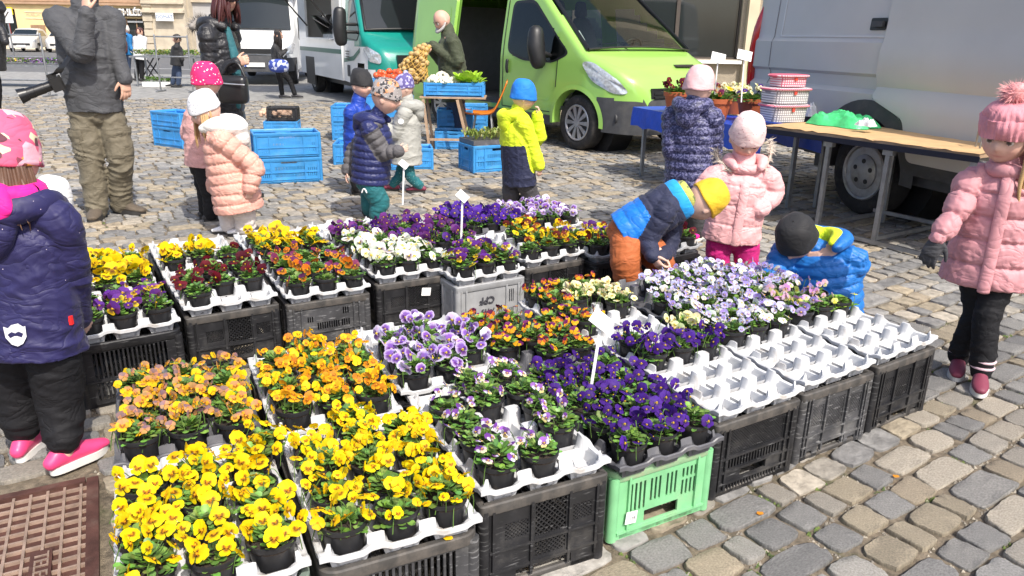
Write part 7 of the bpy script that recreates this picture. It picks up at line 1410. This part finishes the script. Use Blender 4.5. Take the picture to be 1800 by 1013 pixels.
# terracotta pots with primroses and pansies
mb = MB(); mb.lathe([(.062, 0), (.085, .11), (.094, .112), (.096, .14), (.088, .142), (.085, .115)], 26); TP_ = mb.mesh('pot', m_terra, 35); mb = MB(); mb.lathe([(.085, .115), (.085, .122), (.02, .128)], 20); TS = mb.mesh('soil', m_soil, 60)
rs = random.Random(31)
def bigpot(x, y, z, lab, cks, n, sc=1.):
    q = gp(x, y, z); t = thing('flower_pot', lab, 'potted plant', (q.x, q.y, z), rs.uniform(0, 6)); t.scale = (sc, sc, sc); mobj('pot', TP_, t); mobj('soil', TS, t); rz = t.rotation_euler[2]
    for a in range(3): f = mobj('foliage', FOL[(a*2+int(x)) % 9], t, (.04*math.cos(a*2.1), .04*math.sin(a*2.1), .04)); f.scale = (1.3, 1.3, 1.1)
    for i in range(n):
        a, q2 = rs.uniform(0, 6.28), math.sqrt(rs.random()); f = mobj('flower', rs.choice(FLW[rs.choice(cks)]), t, (.10*q2*math.cos(a), .10*q2*math.sin(a), .19+.05*(1-q2)+rs.uniform(-.015, .015))); f.rotation_euler = (0, 0, R(-70)+rs.gauss(0, .8)-rz)
bigpot(1187, 196, .755, 'terracotta pot of dark red pansies at the end of the blue table', 'rr', 18, 1.4); bigpot(1258, 212, .755, 'terracotta pot of a red and yellow primrose', 'kt', 6, 1.4); bigpot(1316, 210, .755, 'terracotta pot of cream and dark violet flowers beside the baskets', 'ccv', 24, 1.35); bigpot(1288, 200, .755, 'terracotta pot of pale cream flowers behind the primrose', 'cc', 24, 1.35)
# stacked baskets
def basket(q, r0, r1, h, lab, band):
    t = thing('fabric_basket', lab, 'basket', q, .3); mb = MB(); prof = [(r0*.96, 0), (r0, .01), (r1, h), (r1*1.01, h+.006), (r1*.95, h+.006), (r0*.93, .012)]; P = []
    mb2 = MB(); n = 28
    for zi in range(9):
        f = zi/8; r_ = r0+(r1-r0)*f; 
        for j in range(n):
            a = 2*math.pi*j/n; e = 5; c_, s_ = math.cos(a), math.sin(a); k_ = (abs(c_)**e+abs(s_)**e)**(-1/e); mb2.v.append((r_*k_*c_*1.15, r_*k_*s_*.9, h*f)); mb2.c.append((1, 1, 1))
    for zi in range(8):
        for j in range(n): mb2.f.append((zi*n+j, zi*n+(j+1) % n, (zi+1)*n+(j+1) % n, (zi+1)*n+j)); mb2.m.append(0)
    mb2.f.append(tuple(range(n-1, -1, -1))); mb2.m.append(0); mb2.f.append(tuple(8*n+j for j in range(n))); mb2.m.append(0); mb2.build('basket_body', m_gingg if band else m_gingr, t, 40)
    mb = MB(); mb.tube([V((r1*k_*math.cos(a)*1.16, r1*k_*math.sin(a)*.91, h*.9)) for a in np.linspace(0, 6.2832, 33) for k_ in [(abs(math.cos(a))**5+abs(math.sin(a))**5)**-.2]], [(.012, .022)]*33, 8, 1, UPV, 0); mb.build('cloth_trim', m_gingr, t, 60)
    mb = MB(); mb.box((0, -r1*.93, h*.75), (.025, .01, .045)); mb.build('label_tab', M('red_tab2', (.6, .06, .04), .6, 0, 1, 0), t)
def mgingham(name, c1_, c2_, sc):
    mt = bpy.data.materials.new(name); mt.use_nodes = True; N = mt.node_tree.nodes; L = mt.node_tree.links; b = N['Principled BSDF']; tc = N.new('ShaderNodeTexCoord'); br = N.new('ShaderNodeTexBrick'); br.offset = 0; br.inputs['Scale'].default_value = sc; br.inputs['Color1'].default_value = (*c1_, 1); br.inputs['Color2'].default_value = (*c1_, 1); br.inputs['Mortar'].default_value = (*c2_, 1); br.inputs['Mortar Size'].default_value = .06; br.inputs['Brick Width'].default_value = .3; br.inputs['Row Height'].default_value = .3
    mp = N.new('ShaderNodeMapping'); mp.inputs['Rotation'].default_value = (R(90), 0, 0); L.new(tc.outputs['Object'], mp.inputs[0]); L.new(mp.outputs[0], br.inputs[0]); L.new(br.outputs[0], b.inputs[0]); b.inputs['Roughness'].default_value = .85; return mt
m_gingg = mgingham('grey_check_cloth', (.74, .72, .72), (.25, .24, .27), 15); m_gingr = mgingham('pink_check_cloth', (.74, .62, .64), (.60, .12, .18), 15)
q = gp(1374, 213, HT+.012); basket((q.x, q.y, HT+.014), .145, .155, .15, 'bottom gingham basket of the stack of three', 1); basket((q.x, q.y, HT+.172), .15, .155, .13, 'middle gingham basket of the stack of three', 1); basket((q.x+.01, q.y, HT+.31), .115, .12, .10, 'top small pink gingham basket of the stack of three', 0)
# green plastic bags
def bagheap(x, y, z, lx, ly, h, seed, mat, lab, nm='plastic_bag', cat='plastic bag'):
    q = gp(x, y, z); t = thing(nm, lab, cat, (q.x, q.y, z), math.atan2(dv.y, dv.x)); mb = MB(); rr = random.Random(seed); n = 18; ph = [rr.uniform(0, 6.28) for _ in range(8)]; vs_ = []
    for i in range(n+1):
        for j in range(n+1):
            u, v_ = -1+2*i/n, -1+2*j/n; r_ = max(abs(u), abs(v_)); e = max(0, 1-r_**3); z_ = h*e*(.35+.35*abs(math.sin(3*u+ph[0]+2*v_))+.35*abs(math.sin(5.5*v_+ph[1]-2.7*u))+.3*abs(math.sin(8*u+ph[2]+6*v_)))
            vs_.append((u*lx*(1+.08*math.sin(5*v_+ph[3])), v_*ly*(1+.1*math.sin(6*u+ph[4])), z_+.003))
    mb.add(vs_, [(i*(n+1)+j, (i+1)*(n+1)+j, (i+1)*(n+1)+j+1, i*(n+1)+j+1) for i in range(n) for j in range(n)]); mb.build('bag_film', mat, t, 25); return t
tb_ = bagheap(1478, 221, HT+.015, .27, .15, .10, 3, m_greenbag, 'crumpled green plastic bags on the beige table'); bagheap(1422, 204, HT+.015, .08, .08, .10, 5, m_wbag, 'small pale plastic bag beside the green bags'); bagheap(1522, 222, HT+.06, .07, .05, .05, 7, m_wbag, 'white paper corner lying on the green bags', 'paper_scrap', 'paper')
mb = MB(); q = gp(1722, 262, HT+.01); tw = thing('wire_stand', 'small bent wire stand at the near end of the beige table', 'stand', (q.x, q.y, HT+.012)); mb.tube([q, q+V((0, 0, .14)), q+V((.03, .1, .14)), q+V((.03, .1, 0))], .007, 6); mb.build('wire', m_galv, tw, 60, True)
# price tags on stakes
def ptag(xt, yt, xb, yb, Y, w_, h_, tilt, lab, txt=None):
    a = px(xb, yb, Y); b = px(xt, yt, Y); t = thing('price_tag', lab, 'price tag', a); mb = MB(); mb.bar(a, b, .010, .004, (0, 1, 0)); mb.build('stake', m_tag, t, None, True)
    mb = MB(); Mx = Matrix.Rotation(R(-tilt), 3, 'Y')@Matrix.Rotation(R(-25), 3, 'X'); c_ = b+V((0, -.004, h_*.35)); mb.box(c_, (w_, .003, h_), Mx); bo = mb.build('tag_plate', m_tag, t, None, True); bv = bo.modifiers.new('b', 'BEVEL'); bv.width = .006; bv.segments = 3; bv.affect = 'EDGES'
    if txt: text_mesh('tag_writing', txt, h_*.42, m_pencil, t, Matrix.Translation(c_-a)@Mx.to_4x4()@Matrix.Translation((0, -.0022, 0))@Matrix.Rotation(R(90), 4, 'X'), .0002)
ptag(710, 293, 708, 360, 4.42, .055, .038, -40, 'white price tag on a stake among the wine purple pansies', '25'); ptag(813, 350, 810, 445, 3.92, .065, .045, -42, 'white price tag on a stake in the purple-yellow pansies', '25'); ptag(1056, 572, 1036, 700, 2.30, .075, .05, -38, 'white price tag on a tall stake in the deep violet violas', '3 25'); ptag(1262, 108, 1254, 188, 7.1, .13, .09, -12, 'left of the two white price signs above the terracotta pots', '50 Kč'); ptag(1308, 104, 1303, 180, 6.9, .13, .09, -12, 'right of the two white price signs above the terracotta pots', '60 Kč')
# blue crates
KBL = (m_bluep, m_bluep)
def bcrate(x, y, z, ang, lab, H=.24, W=.4, D=.6, p=None):
    q = p if p else gp(x, y, 0); return crate('blue_crate', lab, (q[0], q[1], z), ang, 'blue', H, KBL, None, 'crate', 'blue market crates', W, D)
A0 = gp(462, 325); Aang = 22
bcrate(0, 0, 0, Aang, 'bottom blue crate of the stack of two behind the salmon jacket', .25, .66, .42, (A0.x-.06, A0.y)); bcrate(0, 0, .252, Aang, 'top empty blue crate of the stack of two behind the salmon jacket', .25, .66, .42, (A0.x-.06, A0.y+.004))
bcrate(464, 238, 0, 8, 'small blue crate with onions far behind the salmon jacket', .2, .5, .35); q = gp(464, 238); crate('black_crate', 'small black crate standing on the onion crate', (q.x+.03, q.y+.1, .2), 8, 'slat', .2, KD, None, 'crate', None, .45, .3)
q = gp(491, 232); no = thing('onion_net', 'pale net bag of onions lying on the small blue crate', 'net bag', (q.x, q.y+.05, .22)); mb = MB(); rr = random.Random(9)
for k in range(46): mb.sphere((rr.uniform(-.24, .26), rr.uniform(-.14, .12), rr.uniform(.02, .11)), rr.uniform(.03, .042), 8, 6)
oo = mb.build('onions', m_onion, no, 60); oo['kind'] = 'stuff'
bcrate(322, 262, 0, 60, 'blue crate left of the girl in the polka-dot hat', .25); bcrate(0, 0, .252, 60, 'upper blue crate left of the girl in the polka-dot hat', .2, .4, .6, gp(322, 262))
for (x, y, n, lab) in ((586, 290, 1, 'blue crate on the ground left of the three children'), (584, 247, 2, 'blue crate of the stack behind the boy in royal blue')):
    for k in range(n): bcrate(x, y, k*.242, 6, ('upper ' if k else 'lower ' if n > 1 else '')+lab, .24, .4, .6)
B8 = gp(700, 300); bcrate(0, 0, 0, 10, 'blue crate behind the girl in the grey parka', .24, .6, .4, (B8.x-.2, B8.y))
S0 = gp(862, 303); bcrate(0, 0, 0, 118, 'blue crate carrying the tray of green seedlings', .30, .42, .62, (S0.x+.36, S0.y+.19)); 
sa = R(118); so2 = V((S0.x+.36, S0.y+.19, .0)); e1 = V((math.cos(sa), math.sin(sa), 0)); e2 = V((-math.sin(sa), math.cos(sa), 0))
ctr = so2+e1*.21+e2*.31; st = thing('seedling_tray', 'black tray of pale green seedlings on a blue crate', 'seedlings', (ctr.x, ctr.y, .30), sa); mb = MB(); mb.box((0, 0, .03), (.40, .60, .05)); mb.build('tray', m_trayg, st)
mb = MB(); rr = random.Random(3)
for k in range(520):
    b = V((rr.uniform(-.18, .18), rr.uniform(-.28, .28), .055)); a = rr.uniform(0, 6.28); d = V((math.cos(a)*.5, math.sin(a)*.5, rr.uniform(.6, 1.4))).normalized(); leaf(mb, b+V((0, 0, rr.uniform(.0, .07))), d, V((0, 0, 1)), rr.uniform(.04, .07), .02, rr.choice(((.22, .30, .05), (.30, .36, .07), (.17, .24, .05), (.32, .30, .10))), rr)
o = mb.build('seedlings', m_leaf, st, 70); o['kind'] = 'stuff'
# folding table with vegetable crate
f1 = gp(752, 270); ft_ = thing('folding_table', 'wooden folding table carrying the vegetable crate', 'table', (f1.x, f1.y, 0)); HZ = .70; cx0, cy0 = f1.x+.02, f1.y+.1
mb = MB()
for k in range(4): mb.box((cx0+.30, cy0+.05+k*.12, HZ), (.85, .11, .02))
mb.build('table_top', m_wood, ft_, None, True)
for yy in (cy0+.0, cy0+.42):
    for (a, b) in (((cx0-.0, .0), (cx0-.08, HZ-.02)), ((cx0+.52, .0), (cx0+.36, HZ-.02))): mb = MB(); mb.bar((a[0], yy, a[1]), (b[0], yy, b[1]), .035, .025, (0, 1, 0)); mb.build('table_leg', m_wood, ft_, None, True)
mb = MB(); mb.bar((cx0+.0, cy0-.01, .17), (cx0+.5, cy0-.01, .17), .02, .03); mb.build('cross_rail', m_wood, ft_, None, True)
bcrate(0, 0, HZ+.012, 0, 'blue crate of cauliflower and lettuce on the folding table', .17, .78, .42, (cx0-.08, cy0+.05))
for k, (x, y, z) in enumerate(((.12, .16, .2), (.28, .12, .19), (.22, .28, .24), (.38, .22, .18))):
    q = V((cx0-.08+x, cy0+.05+y, HZ+z-.02)); cf = thing('cauliflower', f'{("leftmost", "front", "topmost", "rightmost")[k]} white cauliflower in the vegetable crate', 'vegetable', q, 0, 'cauliflowers'); mb = MB(); rr = random.Random(k)
    for e in range(40):
        d = V((rr.gauss(0, 1), rr.gauss(0, 1), abs(rr.gauss(0, 1)))).normalized(); mb.sphere(d*.075, .026, 7, 5)
    mb.build('curd', m_caul, cf, 60)
    mb = MB()
    for e in range(8): a = e*.785; leaf(mb, V((.06*math.cos(a), .06*math.sin(a), -.02)), V((math.cos(a), math.sin(a), .5)).normalized(), V((0, 0, 1)), .1, .07, (.4, .5, .2), rr)
    mb.build('leaves', m_leaf, cf, 60)
q = V((cx0+.50, cy0+.22, HZ+.14)); lt = thing('lettuce', 'bright green lettuce at the right of the vegetable crate', 'vegetable', q); mb = MB(); rr = random.Random(8)
for k in range(90):
    a = rr.uniform(0, 6.28); el = rr.uniform(.1, 1.3); d = V((math.cos(a)*math.cos(el), math.sin(a)*math.cos(el), math.sin(el))); leaf(mb, d*.05+V((rr.uniform(-.12, .1), rr.uniform(-.08, .08), rr.uniform(0, .06))), d, V((0, 0, 1)), rr.uniform(.08, .14), rr.uniform(.06, .09), rr.choice(((.34, .55, .03), (.42, .62, .05), (.26, .45, .03))), rr)
mb.build('leaves', m_leaf, lt, 60)
for k, (x, y, z, lab) in enumerate(((.03, .5, 0, 'blue crate on the ground under the folding table'), (.02, .95, 0, 'lower blue crate behind the folding table'), (.02, .95, .242, 'upper blue crate behind the folding table'), (.30, 1.75, 0, 'lower blue crate beside the orange chair'), (.30, 1.75, .242, 'upper blue crate beside the orange chair'))): bcrate(0, 0, z, 4, lab, .24, .5 if k < 3 else .4, .4, (cx0+x, cy0+y-.2))
# potato net
q = px(727, 118, 10.45); pn = thing('potato_net', 'net bag of yellow potatoes held up by the man in olive', 'net bag', px(727, 150, 10.45)); rr = random.Random(2); mb = MB(); pts = [px(750, 82, 10.5), px(735, 98, 10.47), px(726, 120, 10.45), px(727, 140, 10.45)]; P = crom([tuple(p_) for p_ in pts], 8)
for k in range(150):
    i = min(len(P)-1, int(len(P)*rr.random()**.75)); c_ = V(P[i]); w_ = .06+.13*min(1, i/len(P)*1.6); a = rr.uniform(0, 6.28); r_ = w_*math.sqrt(rr.random()); mb.sphere(c_+V((r_*math.cos(a), r_*math.sin(a), rr.uniform(-.04, .04))), (rr.uniform(.03, .042), rr.uniform(.026, .036), .03), 8, 6)
o = mb.build('potatoes', m_pot8, pn, 60, True); o['kind'] = 'stuff'
mb = MB()
for k in range(14):
    a = 2*math.pi*k/14; mb.tube([V(P[i])+V((math.cos(a+i*.12), math.sin(a+i*.12), 0))*(.05+.15*min(1, i/len(P)*1.5)) for i in range(0, len(P), 3)], .004, 4, 1)
    mb.tube([V(P[i])+V((math.cos(a-i*.12), math.sin(a-i*.12), 0))*(.05+.15*min(1, i/len(P)*1.5)) for i in range(0, len(P), 3)], .004, 4, 1)
o = mb.build('net', m_net, pn, 60, True); o['kind'] = 'stuff'
mb = MB(); q = px(683, 130, 9.6); tm = thing('tomato_crate', 'heap of red tomatoes behind the three children', 'vegetable', (q.x, q.y, q.z-.1)); mb = MB()
for k in range(26): mb.sphere(q+V((rr.uniform(-.16, .16), rr.uniform(-.12, .12), rr.uniform(-.06, .03))), .038, 10, 8)
o = mb.build('tomatoes', m_tom, tm, 60, True); o['kind'] = 'stuff'
mb = MB(); mb.box(q+V((0, 0, -.16)), (.5, .4, .2)); mb.build('crate_body', m_bluep, tm, None, True); mb = MB(); mb.box(V((q.x, q.y, (q.z-.26)/2)), (.55, .45, q.z-.27)); mb.build('stand', m_bluep, tm, None, True)
# orange chair
q = gp(852, 256); ch = thing('plastic_chair', 'orange moulded plastic chair beside the green van', 'chair', (q.x, q.y, 0), R(0)); mb = MB(); pts = [(-.32, 0, .46), (-.20, 0, .435), (0, 0, .43), (.12, 0, .47), (.22, 0, .66), (.30, 0, .86)]; C_ = crom(pts, 5); vs_ = []
for (x, y, z) in C_:
    for j in range(9): u = -1+2*j/8; vs_.append((x, u*.24, z+.035*u*u))
nC = len(C_); mb.add(vs_, [(i*9+j, (i+1)*9+j, (i+1)*9+j+1, i*9+j+1) for i in range(nC-1) for j in range(8)]); sh_o = mb.build('seat_shell', m_orangep, ch, 60); sm_ = sh_o.modifiers.new('s', 'SOLIDIFY'); sm_.thickness = .012
for (x, y) in ((-.18, -.18), (-.18, .18), (.12, -.18), (.12, .18)): mb = MB(); mb.tube([(x*.7, y*.7, .43), (x*1.1, y*1.1, 0)], .012, 8); mb.build('leg', m_galv, ch, 60)
# crates inside the green van
q = gv.location
for k in range(3):
    f = V((.60, -.80, 0)); l = V((.80, .60, 0)); p_ = V((q.x, q.y, 0))+f*(2.05*1.13)+l*(-.35); bcrate(0, 0, .56+k*.245, math.degrees(math.atan2(-.80, .60)), ('bottom', 'middle', 'top')[k]+' blue crate of the stack inside the green van', .24, .4, .5, (p_.x, p_.y))
# fallen petals
for k, (x, y, z, lab) in enumerate(((788, 947, .278, 'yellow petal dropped on the front crate rim'), (1336, 903, .008, 'orange petal lying on the cobbles left'), (1575, 838, .008, 'orange petal lying on the cobbles right'))):
    q = gp(x, y, z); mb = MB(); n = 9; mb.add([(0, 0, .003)]+[(.012*math.cos(2*math.pi*i/n)*(1+.2*math.sin(3*i)), .009*math.sin(2*math.pi*i/n), .001+.002*(i % 2)) for i in range(n)], [(0, 1+i, 1+(i+1) % n) for i in range(n)], 0, (.85, .55, .01) if k == 0 else (.8, .3, .03)); o = mb.build('fallen_petal', m_petal, None, 60, False, q); tag(o, lab, 'petal', 'fallen petals')
# far stall with flowers, barriers, plant racks
q = px(50, 140, 20.5); fs_ = thing('flower_stall', 'far flower stall table at the left edge', 'stall', (q.x, 20.5, 0)); mb = MB(); mb.box((0, 0, .55), (2.6, 1.0, .05)); mb.build('table_top', m_galv, fs_)
for (x, y) in ((-1.2, -.4), (1.2, -.4), (-1.2, .4), (1.2, .4)): mb = MB(); mb.box((x, y, .265), (.04, .04, .53)); mb.build('leg', m_galv, fs_)
mb = MB(); rr = random.Random(6)
for k in range(1500):
    x, y = rr.uniform(-1.25, 1.25), rr.uniform(-.45, .45); a = rr.uniform(0, 6.28); cc = (.10, .22, .04) if rr.random() < .5 else rr.choice(((.12, .03, .3), (.5, .35, .6), (.3, .1, .3)) if x > .2 else ((.8, .6, .02), (.5, .3, .5), (.6, .55, .5), (.3, .1, .35))); leaf(mb, V((x, y, .6+rr.uniform(0, .12))), V((math.cos(a), math.sin(a), .6)).normalized(), V((0, 0, 1)), .07, .05, cc, rr)
o = mb.build('flowers', m_leaf, fs_, 60); o['kind'] = 'stuff'
def barrier(x0_, x1_, Y, lab):
    a, b = px(x0_, 120, Y), px(x1_, 120, Y); t = thing('metal_barrier', lab, 'barrier', (a.x, Y, 0)); W_ = b.x-a.x
    for x in (0, W_): mb = MB(); mb.tube([(x, 0, 0), (x, 0, 1.35)], .022, 8); mb.box((x, 0, .02), (.05, .5, .03)); mb.build('post', m_galv, t, 60)
    for z in (.35, .85, 1.32): mb = MB(); mb.tube([(0, 0, z), (W_, 0, z)], .018, 8); mb.build('rail', m_galv, t, 60)
barrier(-30, 80, 17.5, 'left steel tube barrier beside the photographer'); barrier(278, 335, 19.5, 'steel tube rack behind the woman in black')
q = px(300, 130, 21.5); pr = thing('plant_rack', 'plant table with trays of greenery at the far rack', 'table', (q.x, 21.5, 0)); mb = MB(); mb.box((0, 0, .78), (1.8, .8, .04)); mb.build('table_top', m_galv, pr)
for (x, y) in ((-.8, -.3), (.8, -.3), (-.8, .3), (.8, .3)): mb = MB(); mb.box((x, y, .38), (.035, .035, .76)); mb.build('leg', m_galv, pr)
mb = MB()
for k in range(500): a = rr.uniform(0, 6.28); leaf(mb, V((rr.uniform(-.85, .85), rr.uniform(-.35, .35), .82+rr.uniform(0, .12))), V((math.cos(a), math.sin(a), .8)).normalized(), V((0, 0, 1)), .09, .05, rr.choice(((.1, .2, .04), (.16, .28, .05), (.3, .3, .06), (.4, .38, .3))), rr)
o = mb.build('greenery', m_leaf, pr, 60); o['kind'] = 'stuff'
for (x, lab) in ((268, 'low white box of green plants below the rack'), ):
    q = gp(285, 152); t = thing('plant_box', lab, 'box', (q.x, q.y, 0)); mb = MB(); mb.box((0, 0, .06), (.9, .4, .12)); mb.build('box_body', m_white, t); mb = MB()
    for k in range(160): a = rr.uniform(0, 6.28); leaf(mb, V((rr.uniform(-.4, .4), rr.uniform(-.15, .15), .12+rr.uniform(0, .1))), V((math.cos(a), math.sin(a), .8)).normalized(), V((0, 0, 1)), .1, .05, rr.choice(((.1, .2, .04), (.16, .28, .05))), rr)
    o = mb.build('greenery', m_leaf, t, 60); o['kind'] = 'stuff'
# trestle stool of crossed black bars
q = gp(262, 142); t = thing('folding_stool', 'black folding trestle beside the woman in the white coat', 'trestle', (q.x, q.y, 0)); 
for s_ in (-1, 1):
    for y in (0, .4): mb = MB(); mb.bar((-.25*s_, y, 0), (.25*s_, y, .7), .03, .03, (0, 1, 0)); mb.build('leg', m_blackp, t)
mb = MB(); mb.box((0, .2, .71), (.6, .5, .03)); mb.build('top', m_wood, t)
# traffic sign
q = px(12, 28, 40); t = thing('traffic_sign', 'square white road sign with a diagonal stripe at far left', 'road sign', (q.x, 40, 0)); mb = MB(); mb.tube([(0, 0, 0), (0, 0, q.z+.1)], .035, 8); mb.build('pole', m_galv, t, 60); mb = MB(); mb.box((0, -.05, q.z), (.62, .03, .68)); mb.build('sign_plate', m_white, t); mb = MB(); mb.bar((-.16, -.07, q.z-.2), (.16, -.07, q.z+.2), .004, .06, (0, 0, 1)); mb.build('stripe', m_frame, t)
